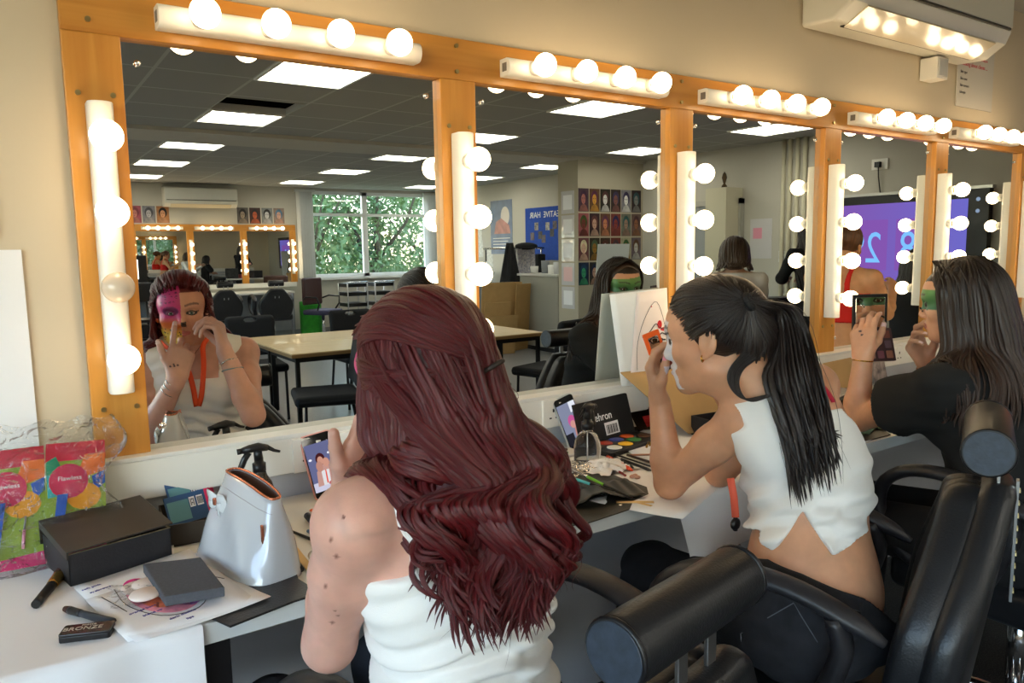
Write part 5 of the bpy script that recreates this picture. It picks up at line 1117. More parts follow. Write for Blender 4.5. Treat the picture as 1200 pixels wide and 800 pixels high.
    for i in range(440):
        u = U(-1, 1); part_ = i % 3 == 0
        if part_: u = U(-.3, 1.)
        lay = U(.008, .050)*(1-.3*abs(u))+.008
        rt = tie+A3(U(-.008, .008), -.004, U(-.01, .004)) if part_ else L_(.082*math.sin(u*1.5), -.085*math.cos(u*1.5)*.9-.01+(.03 if abs(u) > .72 else 0), U(.02, .085))
        m1 = L_(.096*u+.010, -.095-.02*(1-abs(u))-lay*.3, -.06)
        g1 = bx(.008+u*.085, 1.12+U(-.01,.01), .094+lay*.6); g2 = on(566+80*u+U(-6,6), 590, lay+.006, 1.02); g3 = on(580+82*u+U(-8,8), 655, lay, 1.03)
        ey = 735-75*max(0, -u-.2)-45*max(0, u-.1)**2+U(-45, 28); ex = 578+70*u+U(-18, 18)
        paths.append([rt, rt*.4+m1*.6+A3(0, -.004, 0), m1, g1, g2, g3*.75+g2*.25 if ey < 690 else g3, on(ex, ey, lay-.004, 1.03)]); rad.append(U(.004, .0092)); off.append(lay*.5)
    # a few locks before the left ear and shoulder
    for i in range(80):
        u = U(-1, 1); paths.append([L_(.070*u, -.075, .0), L_(.080*u, -.080, -.06), bx(.010+.095*u, 1.16, .062), bx(.015+.115*u, 1.08, .090+U(0,.015)), bx(.03+.11*u, 1.0, .105), bx(.03+.10*u, .975+U(-.02,.02), .108)]); rad.append(U(.009, .013)); off.append(.003)
    for i in range(46):
        x0_, y0_ = U(492, 535), U(520, 550); q_ = cast(S, x0_, y0_); q_ = q_-nrm(q_-CAM)*.012; q2 = cast(T, x0_+18+U(-8,8), y0_+62); q2 = q2-nrm(q2-CAM)*.014
        paths.append([L_(-.050+.05*k_ if False else -.045+U(-.02,.03), -.075, -.01), L_(-.055+(x0_-492)/43*.05, -.082, -.085), q_, q2]); rad.append(U(.009, .012)); off.append(.003)
    for i in range(96):
        k = U(0, 1); x_ = -.088+.018*k; y_ = .012-.085*k
        paths.append([L_(-.074+.02*k+U(-.004,.004), .020-.06*k+U(-.01,.01), .055+.02*k+U(-.02,.02)), L_(x_-.002, y_+.004, -.02), L_(x_+U(-.004,.004), y_-.006, -.09), L_(x_-.006+U(-.01,.01), y_-.03, -.15), bx(-.082+.06*k+U(-.015,.015), 1.02+U(-.03,.03)-.04*k, .10+.01*k)]); rad.append(U(.004, .0085)); off.append(.004)
        if i % 12 == 0: paths.append([L_(.078, .035+U(-.02,.012), .045+U(-.02,.02)), L_(.094, .02, -.02), L_(.094+U(-.006,.01), .0, -.09), L_(.085+U(-.01,.01), -.05, -.15), bx(.085+U(-.02,.02), 1.0+U(-.03,.02), .09)]); rad.append(U(.004, .008)); off.append(.004)
    clump = [(U(0, 6.28), U(.8, 1.25)) for _ in range(18)]
    def wave(i, t, P):
        u = (paths[i][-2]-cen)@r; c = clump[int((u+.2)/.4*17) % 18]; k = np.clip((t-.30)/.45, 0, 1)*1.0
        ph = c[0]+t*4.1*2*PI*.78*c[1]; return (r*np.sin(ph)*.0175+(-f)*np.cos(ph)*.014)*k
    long_ = make_locks(FH, paths, rad, off, wave, 7, .5, 46)
    fly = []; pf = []
    for i in range(70):
        j = random.randrange(300); p = [np.array(q)+A3(U(-.018,.018), U(-.01,.01), U(-.01,.01)) for q in paths[j]]; p[-1] = p[-1]+r*U(-.05, .05)+A3(0, 0, U(-.02, .03)); pf.append(p)
    fly = make_locks(FH, pf, [.0007]*70, [.012]*70, lambda i, t, P: (r*np.sin(t*22+i)*.010+(-f)*np.cos(t*22+i)*.008)*t, 4, 1., 40)
    START = .15; hair_obj('hair_locks', crown+long_+fly, HM, root)
    ringm('hair_tie', tie, nrm(L_(.02, -.13, -.02)-L_(-.0, -.10, .05)), .016, .0035, mat('hair_tie', (40,30,24), .6), root)
    return root
# ---------------------------------------------------------------- 2. the person with the pony tail
def person_pony():
    root = empty('person', (1.40, -.93, .50), 0, 'person with black pony tail and white sleeveless top leaning on the worktop', 'person')
    s = 1.0
    LS = atD(868, 492, 1.72); LE = atZ(785, 566, .872); LWr = atD(773, 470, 1.82); RE = atZ(843, 553, .872)+A3(.0,.0,0); RS = atD(958, 452, 1.86); RWr = atD(856, 470, 1.90)
    pel = atD(952, 700, 1.80); ch = atD(948, 545, 1.79); nb = atD(903, 452, 1.74)
    r = nrm((RS-LS)*A3(1, 1, .3)); f = nrm(np.cross(A3(0, 0, 1), r))
    T, R1, R2 = torso(pel, ch, nb, r, .97, .92, .9)
    T.cap(LS*.9+nb*.1, nb-A3(0,0,.02), .046, .048, .03); T.cap(RS*.9+nb*.1, nb-A3(0,0,.02), .046, .048, .03)
    s = 1.07; C = atD(836, 396, 1.71); v = nrm(C-CAM); lf = nrm((-v[1], v[0], 0)); B = basis(lf*.965+nrm(A3(v[0], v[1], 0))*.26, .13)
    S = Sdf().add(T); arm(S, LS, LE, LWr, .98); arm(S, RS, RE, RWr, .95); neck(S, nb, C, B, s)
    H, L_ = head(C, B, s); S.add(H); fl = faceloc(C, B, s)
    rt = -lf                                            # towards image right
    hl, tl, nl = hand(LWr, A3(0, 0, .97)+lf*.22, rt*.95+A3(0, 0, .1)-A3(v[0], v[1], 0)*.1, True, [(.55, .6, .35), (.75, .7, .4), (.9, .8, .4), (1.0, .85, .4)], (.80, .25, .42), sc=.98)
    hr, tr, nr2 = hand(RWr, A3(0, 0, .9)+lf*.5, A3(v[0], v[1], 0)*-.6+lf*-.3+A3(0,0,.2), False, [(.8, .8, .4)]*4, (.7, .3, .6), sc=.95)
    S.add(hl); S.add(hr)
    white = lin((226,224,232)); gry = lin((120,118,140)); bf = basic_face(C, B, s, (206,196,206), (36,26,26), scalp=(30,22,20))
    def paint(P, c):
        q = fl(P); x, y, z = q.T; ax = np.abs(x)
        m = (y > .060) & (y < .112) & (hl(P) > .013) & (np.linalg.norm(P-LWr, axis=1) > .11) & (ax < .052) & (z < .055-ax*.2) & (z > -.098) & (ax < .030+.03*np.clip((z+.06)/.05, 0, 1)); c[m] = white
        m = (y > .055) & (ax > .012) & (ax < .056) & (np.abs(z-(.016+ax*.12)) < .0022); c[m] = lin((40,34,50))
    bf2 = basic_face(C, B, s, (206,196,206), (36,26,26), scalp=None)
    body(root, S, [(*ball_box(C, .165), .0027), (*ball_box(LWr+A3(.0,-.0,.08), .10), .0027)], .0055, col=skin_cols((205,152,118), (bf, paint, bf2, nailpaint(nl, (238,150,170)))))
    eyes(root, L_, B, s, IRISB)
    ringm('hoop_earring', L_(-.079, .004, -.032), B[1], .0065, .0016, GOLD, root)
    # white top with wide armholes, low back and a notched hem
    cen = ch.copy(); ax = nrm(nb-pel); ax_ = nrm(ax); rr = nrm(r-ax_*(r@ax_)); ff = np.cross(ax_, rr)
    def loc(P): q = P-pel; return q@rr, q@ff, q@ax_
    hem = [(893, 578+42), (905, 645), (912, 640), (940, 597), (975, 650), (995, 640), (1015, 622), (1030, 606)]
    HP = np.array([cast(T, min(x, 1012), y) for x, y in hem]); hu, hf_, hh = loc(HP); hang = np.arctan2(hu, -hf_); order = np.argsort(hang); ha, hv = hang[order], hh[order]
    LNK = loc(np.array([nb, LS, RS, cast(T, 880, 525), cast(T, 985, 470), cast(T, 900, 440)]))
    armz = loc(cast(T, 878, 528)[None])[2][0]
    def hemf(P): u, w_, z = loc(P); return np.interp(np.arctan2(u, -w_), ha, hv)-z
    def armf(P): u, w_, z = loc(P); lim = .102+.30*np.clip((armz+.055-z)/.15, 0, 1)**1.4; return np.abs(u+.0)-lim
    def neckf(P): u, w_, z = loc(P); zt = loc(nb[None])[2][0]; uc = u-.045; zl = np.where(w_ < 0, zt-.070, zt-.12)+np.clip((np.abs(uc)-.062)/.03, 0, 1)**1*.3*np.where(u < 0, 1., .15); return z-zl
    def folds(P):
        u, w_, z = loc(P); k = np.clip((.30-z)/.12, .1, 1); a = np.arctan2(u, -w_)
        return k*(.0068*np.sin(z*85+a*3.2+1.2*np.sin(a*2))+.0045*np.sin(z*135-a*4.+2))+.003*np.clip((.18-z)/.1, 0, 1)*np.sin(a*9)
    F = Fn(T, .008, (hemf, armf, neckf), folds); lo, hi = T.bounds(.03); Vt, Fc = surface(F, lo, hi, .0042)
    parented(mesh_obj('sleeveless_top', [(Vt, Fc)], mat('white_jersey', (236,234,230)), root), root)
    # black jeans
    J = Sdf(); J.add(T); Lh = pel-r*.085+A3(0,0,-.035); Rh = pel+r*.085+A3(0,0,-.035)
    Lk = atZ(762, 668, .60); Rk = Rh+nrm(Lk-Lh)*.42+A3(.06, .10, .02)
    J2 = Sdf(); J2.ell(pel+A3(0,0,-.02), A3(.175, .130, .125), np.stack([r, f, A3(0,0,1)]), .05); J2.ell(pel-f*.03+A3(0,0,-.055), A3(.165, .12, .09), np.stack([r, f, A3(0,0,1)]), .04)
    for a, b in ((Lh, Lk), (Rh, Rk)):
        J2.cap(a, b, .092, .066, .05); an = b+A3(-.02, .06, -.44); J2.cap(b, an, .066, .075, .03); J2.cap(an+A3(0,0,-.06), an+nrm(b-a)*.14+A3(0,0,-.085), .04, .032, .03)
    wl = [(876, 640), (900, 655), (940, 672), (980, 690), (1012, 700)]; WP = np.array([cast(T, min(x, 1008), y) for x, y in wl]); wu, wf, wh = loc(WP); wa = np.arctan2(wu, -wf); o_ = np.argsort(wa); wa, wv = wa[o_], wh[o_]
    def waistf(P): u, w_, z = loc(P); return z-np.interp(np.arctan2(u, -w_), wa, wv)
    class JF:
        def __call__(s_, P):
            a = T(P)-.010; b = J2(P)-.002; h = np.clip(.5+.5*(b-a)/.03, 0, 1); d = b*(1-h)+a*h-.03*h*(1-h); g = P@A3(1,.3,.5)
            d = d-.0028*np.sin(P[:, 2]*85+5*np.sin(P[:, 0]*22)+P[:, 1]*40)*np.clip((.75-P[:, 2])/.1, 0, 1); return np.maximum(d, waistf(P))
    lo, hi = J2.bounds(.04); hi = np.maximum(hi, pel+A3(.2,.2,.2)); Vt, Fc = surface(JF(), lo, hi, .0058)
    den = mat('black_denim', (34,35,40), .92, bump=.35, bs=900, var=.3, vs=30)
    parented(mesh_obj('jeans', [(Vt, Fc)], den, root), root)
    JFo = JF(); sti = mat('grey_stitching', (92,96,104), .9)
    def onJ(px): return [tuple(cast(JFo, x, y)-v*.0015) for x, y in px]
    for pts in ([(868, 742), (902, 722), (930, 706), (938, 720), (958, 752)], [(868, 742), (870, 770), (890, 792)], [(905, 672), (940, 690), (975, 706), (1008, 716)]):
        parented(MB().sweep(onJ(pts), .0011, 5).build('seam', sti, root), root)
    for x, y in ((890, 655), (952, 683), (1010, 705)): parented(MB().sweep(onJ([(x, y), (x-3, y+20)]), .0045, 8, sq=.4).build('belt_loop', den, root), root)
    # lanyard
    rib = mat('crimson_ribbon', (196,24,62), .6); rib2 = mat('coral_ribbon', (240,104,78), .6)
    P_, g = on_surface(F, [cast(T, 912, 412), cast(T, 935, 425), cast(T, 960, 445), cast(T, 985, 470)], .006) if False else on_surface(T, [cast(S, 905, 430), cast(S, 935, 432), cast(S, 955, 452), cast(S, 972, 474)], .011); strip('lanyard', P_, g, .013, rib, root)
    a = atD(856, 560, 1.74); b = atD(862, 606, 1.78); strip('lanyard_end', [a, a*.5+b*.5+A3(.003,0,0), b], [-v, -v, -v], .016, rib2, root)
    parented(MB().ball(tuple(b+A3(0,0,-.015)), .014, 14, 10, (1, .6, 1)).sweep([b+A3(0,0,-.0), b+A3(0,0,-.03)], .005, 8).build('lanyard_clip', BLK, root), root)
    # hair
    HM = hair_mat('black_brown_hair', (10,8,8), (46,34,30), rough=.32)
    hb = Sdf(); hb.ell(L_(0, -.018, .040), A3(.083, .099, .089)*s, B, .02); hb.ell(L_(0, -.075, -.01), A3(.058, .045, .06)*s, B, .03)
    cutf = lambda P: (lambda q: np.maximum(q[:, 1]-(.022+.55*np.clip(q[:, 2]-.0, -.05, .055)+np.where(q[:, 2] > .07, .03, 0)), -.030-q[:, 2]-.35*(q[:, 1]+.05)))(fl(P))
    Vt, Fc = surface(Fn(hb, 0., (cutf,)), *ball_box(L_(0, -.02, .03), .15), .0045); o = mesh_obj('hair', [(Vt, Fc)], HM, root); aa = o.data.attributes.new('Hv', 'FLOAT_VECTOR', 'POINT'); q = fl(Vt)
    aa.data.foreach_set('vector', np.stack([q[:, 1]*4, q[:, 2]*9+np.abs(q[:, 0])*3, q[:, 0]*0+.3], 1).astype(np.float32).ravel()); parented(o, root)
    FH = Sdf().add(S).add(hb); tie = cast(FH, 872, 358)+rt*.006+B[2]*.008
    paths, rad, off = [], [], []
    for i in range(330):
        t_ = U(0, 1); side = U(-1, 1)
        # hairline runs from the nape under the ear, up the temple and over the brow
        hl_ = [(0, -.098, -.040), (.055, -.066, -.036), (.076, -.034, -.006), (.078, .004, .030), (.075, .026, .006), (.073, .042, .042), (.055, .066, .070), (.0, .078, .090)]
        x = t_*6.999; k = int(x); a, b = hl_[k], hl_[k+1]; u = x-k; p = [a[j]+(b[j]-a[j])*u for j in range(3)]; sg = -1 if i % 4 else 1
        pr = L_(p[0]*sg, p[1]+U(-.008, .002), p[2]+U(-.004, .006)); md = L_(p[0]*sg*.95, (p[1]-.10)*.5-.02, p[2]*.55+.055+U(-.01,.01)); paths.append([pr, pr*.7+tie*.3+B[2]*(.004 if p[2] > .03 else 0), pr*.35+tie*.65, tie+A3(*[U(-.007,.007) for _ in range(3)])]); rad.append(U(.004, .0075)); off.append(U(.0005, .003))
    cap_ = make_locks(FH, paths, rad, off, None, 7, .4, 22)
    paths, rad, off = [], [], []; vh = nrm(A3(v[0], v[1], 0))
    for i in range(170):
        w_ = U(-1, 1); g1 = atD(918+w_*20, 372-w_*4, 1.72+U(-.03,.03)); g2 = atD(928+w_*34, 440, 1.66+U(-.02,.04)); g3 = atD(944+w_*30+U(-4,4), 500, 1.63+U(-.01,.03)); tip = atD(958+w_*26+U(-8,8), 556+U(-45,30)-w_*14, 1.62+U(-.01,.03))
        paths.append([tie, tie*.5+g1*.5+A3(0,0,.006+.006*w_), g1, g2, g3, tip]); rad.append(U(.0035, .0065)); off.append(.004+U(0,.01))
    for i in range(24):
        x = U(0, 1); a = atD(880+8*x, 395+6*x, 1.66); b = atD(852+14*x, 438+6*x, 1.64); c = atD(868+10*x, 466+4*x, 1.63); d = atD(900+10*x, 462, 1.63); paths.append([tie, a, b, c, d]); rad.append(.0028); off.append(.003)
    tail = make_locks(FH, paths, rad, off, None, 6, .5, 36)
    pf = [[p+A3(*[U(-.012,.012) for _ in range(3)]) if j else p for j, p in enumerate(paths[random.randrange(170)])] for _ in range(60)]
    fly = make_locks(FH, pf, [.0006]*60, [.008]*60, None, 4, 1., 30)
    hair_obj('hair_locks', cap_+tail+fly, HM, root)
    ringm('hair_tie', tie+(-B[1])*.004, -B[1]+B[2]*.3, .014, .007, MATTE, root)
    # the open orange compact held up to her face
    t = empty('compact', LWr+A3(0,0,.11), 0, 'open orange make-up compact held up by the person with the pony tail', 'compact')
    kc = atD(766, 401, 1.80); N_ = nrm(rt*.55-A3(v[0], v[1], 0)*.8+A3(0,0,.15)); ux = nrm(np.cross(A3(0,0,1), N_)); uz = np.cross(N_, ux); an = .30; ux2 = ux*math.cos(an)+uz*math.sin(an); uz2 = uz*math.cos(an)-ux*math.sin(an)
    def plate(nm, c0, sx, sz, th, m, off_=0.):
        o = MB().rbox((0, 0, 0), (sx, sz, th), .003).build(nm, m, t, bevel=.0008); o.matrix_world = Matrix(((ux2[0], uz2[0], N_[0], c0[0]), (ux2[1], uz2[1], N_[1], c0[1]), (ux2[2], uz2[2], N_[2], c0[2]), (0,0,0,1)))
        o.matrix_parent_inverse = Matrix.Translation(-Vector(t.location)); return o
    plate('lid', kc, .044, .052, .006, mat('orange_case', (236,98,34), .3)); plate('lid_mirror', kc+N_*.0035, .028, .028, .0012, MIRROR)
    kb = kc+ux2*.022-uz2*.050-A3(0,0,.0); N_ = nrm(N_+uz2*.9); plate('base', kb, .040, .046, .008, mat('brown_case', (62,34,28), .35)); plate('powder', kb+N_*.0042, .030, .034, .0012, mat('blusher', (150,70,60), .8))
    return root
# ---------------------------------------------------------------- 3. the person in black
def person_black():
    root = empty('person', (2.27, -.86, .50), 0, 'person with long straight dark hair and black t-shirt painting her eye', 'person')
    s = 1.0; C = A3(2.285, -.722, 1.248); B = basis((-.22, .97, -.05), .06); f = nrm((-.12, .99, 0)); r = nrm((.99, .12, 0))
    LS, RS = A3(2.115, -.765, 1.015), A3(2.465, -.745, 1.035); LE, LWr = atZ(1004, 492, .875), atD(1011, 420, 2.58); RE, RWr = A3(2.52, -.56, .88), atD(1087, 428, 2.68)
    pel, ch, nb = A3(2.30, -.90, .60), A3(2.29, -.82, .93), A3(2.288, -.775, 1.09)
    T, R1, R2 = torso(pel, ch, nb, r, 1.08, 1.1, 1.05); T.cap(LS, nb-A3(0,0,.02), .052, .052, .03); T.cap(RS, nb-A3(0,0,.02), .052, .052, .03)
    S = Sdf().add(T); arm(S, LS, LE, LWr, 1.08); arm(S, RS, RE, RWr, 1.05); neck(S, nb, C, B, s); H, L_ = head(C, B, s); S.add(H); fl = faceloc(C, B, s)
    hl, tl, nl = hand(LWr, A3(-.04, -.02, .98), (.92, .25, .05), True, [(.5, .6, .4), (.6, .7, .4), (.75, .75, .4), (.9, .8, .4)], (.82, .35, .45), sc=.98)
    kn = atD(1067, 392, 2.66); hn = nrm(L_(0, .09, 0)-kn)
    hr, tr, nr2 = hand(RWr, kn-RWr, hn+A3(0, -.3, 0), False, [(.55, .75, .45), (.7, .8, .4), (.85, .85, .4), (.95, .9, .4)], (.75, .2, .7), sc=.98); S.add(hl); S.add(hr)
    gr, gd = lin((92,142,74)), lin((48,104,78)); bf = basic_face(C, B, s, (176,98,92), (34,24,22), scalp=(26,18,16))
    def paint(P, c):
        q = fl(P); x, y, z = q.T; m = (y > .02) & (y < .13) & (z > -.012) & (z < .052+.1*x); t = np.clip((z+.012)/.05, 0, 1)[:, None]; cc = gd*(1-t)+gr*t; c[m] = cc[m]
    tat = cast(S, 1008, 388); tat2 = cast(S, 1010, 392)
    def tatt(P, c):
        for q_ in (tat, tat2): c[((P-q_)**2).sum(1) < .0035**2] = lin((60,50,56))
    body(root, S, [(*ball_box(C, .165), .0030), (*ball_box(LWr+A3(0,0,.08), .10), .0028), (*ball_box(RWr*.4+kn*.6+A3(0,0,.03), .09), .0028)], .006, col=skin_cols((212,160,128), (bf, paint, basic_face(C, B, s, (176,98,92), (34,24,22)), tatt, nailpaint(nl+nr2, (238,205,205)))))
    eyes(root, L_, B, s, IRISB)
    # loose t-shirt
    Ts = Sdf().add(T); Ts.cap(LS, LS*.42+LE*.58, .062, .078, .04); Ts.cap(RS, RS*.42+RE*.58, .062, .078, .04); Ts.ell(ch*.6+pel*.4-f*.02, A3(.185, .13, .20), np.stack([r, f, A3(0,0,1)]), .06)
    la, ra = nrm(LE-LS), nrm(RE-RS); lc, rc = LS*.46+LE*.54, RS*.46+RE*.54
    def slv(P):
        a = np.where(np.linalg.norm(P-lc, axis=1) < .125, (P-lc)@la, -1.); b = np.where(np.linalg.norm(P-rc, axis=1) < .125, (P-rc)@ra, -1.); return np.maximum(a, b)
    def nk(P): return .058-np.linalg.norm((P-nb-A3(0,0,.03))*A3(1,1,.8), axis=1)
    def folds(P):
        u = (P-ch)@r; z = P[:, 2]; return .005*np.sin(z*42+u*18+2*np.sin(u*11))+.003*np.sin(z*70-u*40)
    F = Fn(Ts, .007, (slv, nk, lambda P: .60-P[:, 2]), folds); lo, hi = Ts.bounds(.03); Vt, Fc = surface(F, lo, hi, .0055)
    parented(mesh_obj('t_shirt', [(Vt, Fc)], mat('black_cotton', (24,25,26), .92, bump=.2, bs=500), root), root)
    J = Sdf(); J.ell(pel, A3(.20, .15, .14), np.stack([r, f, A3(0,0,1)]), .05)
    for q in (-1, 1):
        hp = pel+r*.095*q+A3(0,0,-.02); k_ = hp+f*.42-r*.05+A3(0,0,.0); an = A3(k_[0], k_[1]+.02, .10); J.cap(hp, k_, .095, .072, .04); J.cap(k_, an, .068, .05, .02); J.cap(an+A3(0,0,-.03), an+f*.15+A3(0,0,-.055), .04, .03, .02)
    Vt, Fc = surface(J, *J.bounds(), .009); parented(mesh_obj('trousers', [(Vt, Fc)], mat('black_trousers', (20,20,22), .9), root), root)
    a = nrm(LWr-LE); ringm('bangle', LWr-a*.005, a, .031, .0024, GOLD, root, .85); a = nrm(RWr-RE); ringm('watch_strap', RWr-a*.02, a, .031, .004, mat('tan_strap', (150,90,60), .6), root, .85); parented(MB().cbox(tuple(RWr-a*.02+nrm(CAM-RWr)*.032), (.02, .01, .02)).build('watch_face', GOLD, root, bevel=.002), root)
    P_, g = on_surface(T, [nb+r*.06+f*.02+A3(0,0,-.0), nb+f*.09+r*.04-A3(0,0,.06), ch+f*.13+r*.02+A3(0,0,.02), ch+f*.14-A3(0,0,.08)], .016); strip('lanyard', P_, g, .016, MC['orange_ribbon'], root)
    HM = hair_mat('dark_brown_hair', (10,7,6), (38,25,19), tip=(52,32,22), rough=.33)
    hb = Sdf(); hb.ell(L_(0, -.018, .040), A3(.088, .100, .092), B, .02); hb.ell(L_(0, -.060, -.04), A3(.086, .065, .09), B, .04); hb.ell(L_(0, -.085, -.13), A3(.09, .055, .10), B, .04)
    cutf = lambda P: (lambda q: q[:, 1]-(.034+.4*np.clip(q[:, 2]-.02, 0, .06)))(fl(P))
    Vt, Fc = surface(Fn(hb, 0., (cutf,)), *ball_box(L_(0, -.06, -.03), .23), .006); o = mesh_obj('hair', [(Vt, Fc)], HM, root); aa = o.data.attributes.new('Hv', 'FLOAT_VECTOR', 'POINT'); q = fl(Vt)
    aa.data.foreach_set('vector', np.stack([q[:, 2]*2+.3, np.arctan2(q[:, 0], -q[:, 1])/(2*PI)*3, q[:, 0]*0+.3], 1).astype(np.float32).ravel()); parented(o, root)
    FH = Sdf().add(S).add(hb).add(Ts); paths, rad, off = [], [], []
    for i in range(330):
        a = U(-PI*.66, PI*.66); sx, cy = math.sin(a), -math.cos(a)                 # 0 = straight back
        root_ = L_(U(-.012, .012), U(-.05, .062) if abs(a) > 1.1 else U(-.07, .02), .128); e1 = L_(.088*sx, .092*cy*.95-.012, .055+U(-.01,.01)); e2 = L_(.096*sx, .100*cy-.015, -.04); e3 = L_(.105*sx, .105*cy-.02, -.12)
        len_ = U(.90, 1.0) if cy < -.2 else U(.93, 1.02); w_ = L_(.125*sx, -.02+.135*cy, 0); e4 = A3(w_[0], w_[1]-.01, 1.06); e5 = A3(w_[0]+.03*sx+U(-.01,.01), w_[1]-.035+.0*cy, len_)
        paths.append([root_, e1, e2, e3, e4, e5]); rad.append(U(.0045, .0085)); off.append(U(.001, .012))
    ls = make_locks(FH, paths, rad, off, lambda i, t, P: r*np.sin(t*7+i)*.002*t, 7, .42, 34)
    pf = [[p+A3(*[U(-.012,.012) for _ in range(3)]) if j > 1 else p for j, p in enumerate(paths[random.randrange(330)])] for _ in range(60)]
    hair_obj('hair_locks', ls+make_locks(FH, pf, [.0006]*60, [.01]*60, None, 4, 1., 30), HM, root)
    # open eyeshadow palette with mirror held in the left hand
    t = empty('eyeshadow_palette', atD(1022, 385, 2.62), 0, 'open eyeshadow palette with mirror in the raised hand of the person in black', 'palette'); v_ = nrm(t.location-Vector(CAM)) if False else nrm(np.array(t.location)-CAM); rg = nrm(np.cross(v_, (0,0,1)))
    def plate(nm, px, py, sx, sz, n_, m, dz=0., parent_=None, off=(0,0), thk=.006):
        n_ = nrm(n_); ux = nrm(np.cross((0,0,1), n_)); uz = np.cross(n_, ux); c0 = atD(px, py, 2.62)+ux*off[0]+uz*off[1]+n_*dz; M_ = Matrix(((ux[0], uz[0], n_[0], c0[0]), (ux[1], uz[1], n_[1], c0[1]), (ux[2], uz[2], n_[2], c0[2]), (0,0,0,1)))
        q = MB(); q.M = Matrix.Translation(-t.location) @ M_; q.rbox((0,0,0), (sx, sz, thk), .003); return q.build(nm, m, t, bevel=.0008)
    n1 = -v_*.8+rg*.55-A3(0,0,.05); plate('lid', 1019, 366, .118, .115, n1, BLK); plate('lid_mirror', 1019, 366, .100, .095, n1, MIRROR, .0035, thk=.0015); n2 = -v_*.8+rg*.55+A3(0,0,.25); plate('base', 1029, 404, .100, .105, n2, pc('plum_tray', (60,40,44), .3), thk=.010)
    for i in range(3):
        for j in range(3): plate('pan', 1029, 404, .022, .024, n2, mat('shadow_%d' % (i*3+j), ((150,110,100), (96,60,60), (190,150,140), (120,70,80), (70,48,46), (206,180,170), (140,90,70), (90,70,80), (110,60,50))[i*3+j], .7), .006, off=(-.03+.03*i, -.032+.032*j), thk=.002)
    # brush in the right hand
    tip = L_(-.030, .097, -.004); hd = (tr[0]*.5+tr[4]*.5); t = empty('eye_brush', hd, 0, 'slim make-up brush the person in black holds to her eye', 'brush')
    d = nrm(hd-tip); Ls = lambda k: tuple(tip+d*k-hd); MB().sweep([Ls(.018), Ls(.03), Ls(.13), Ls(.15)], [.0022, .003, .0028, .001], 10).build('handle', BLK, t); MB().sweep([Ls(.008), Ls(.02)], [.0022, .0024], 10).build('ferrule', CHROME, t); MB().sweep([Ls(0), Ls(.004), Ls(.010)], [.0006, .0026, .0020], 10).build('bristles', mat('brush_hair', (40,28,24), .9), t)
    return root
import os
if not os.environ.get("NOPPL"): person_red(); person_pony(); person_black()
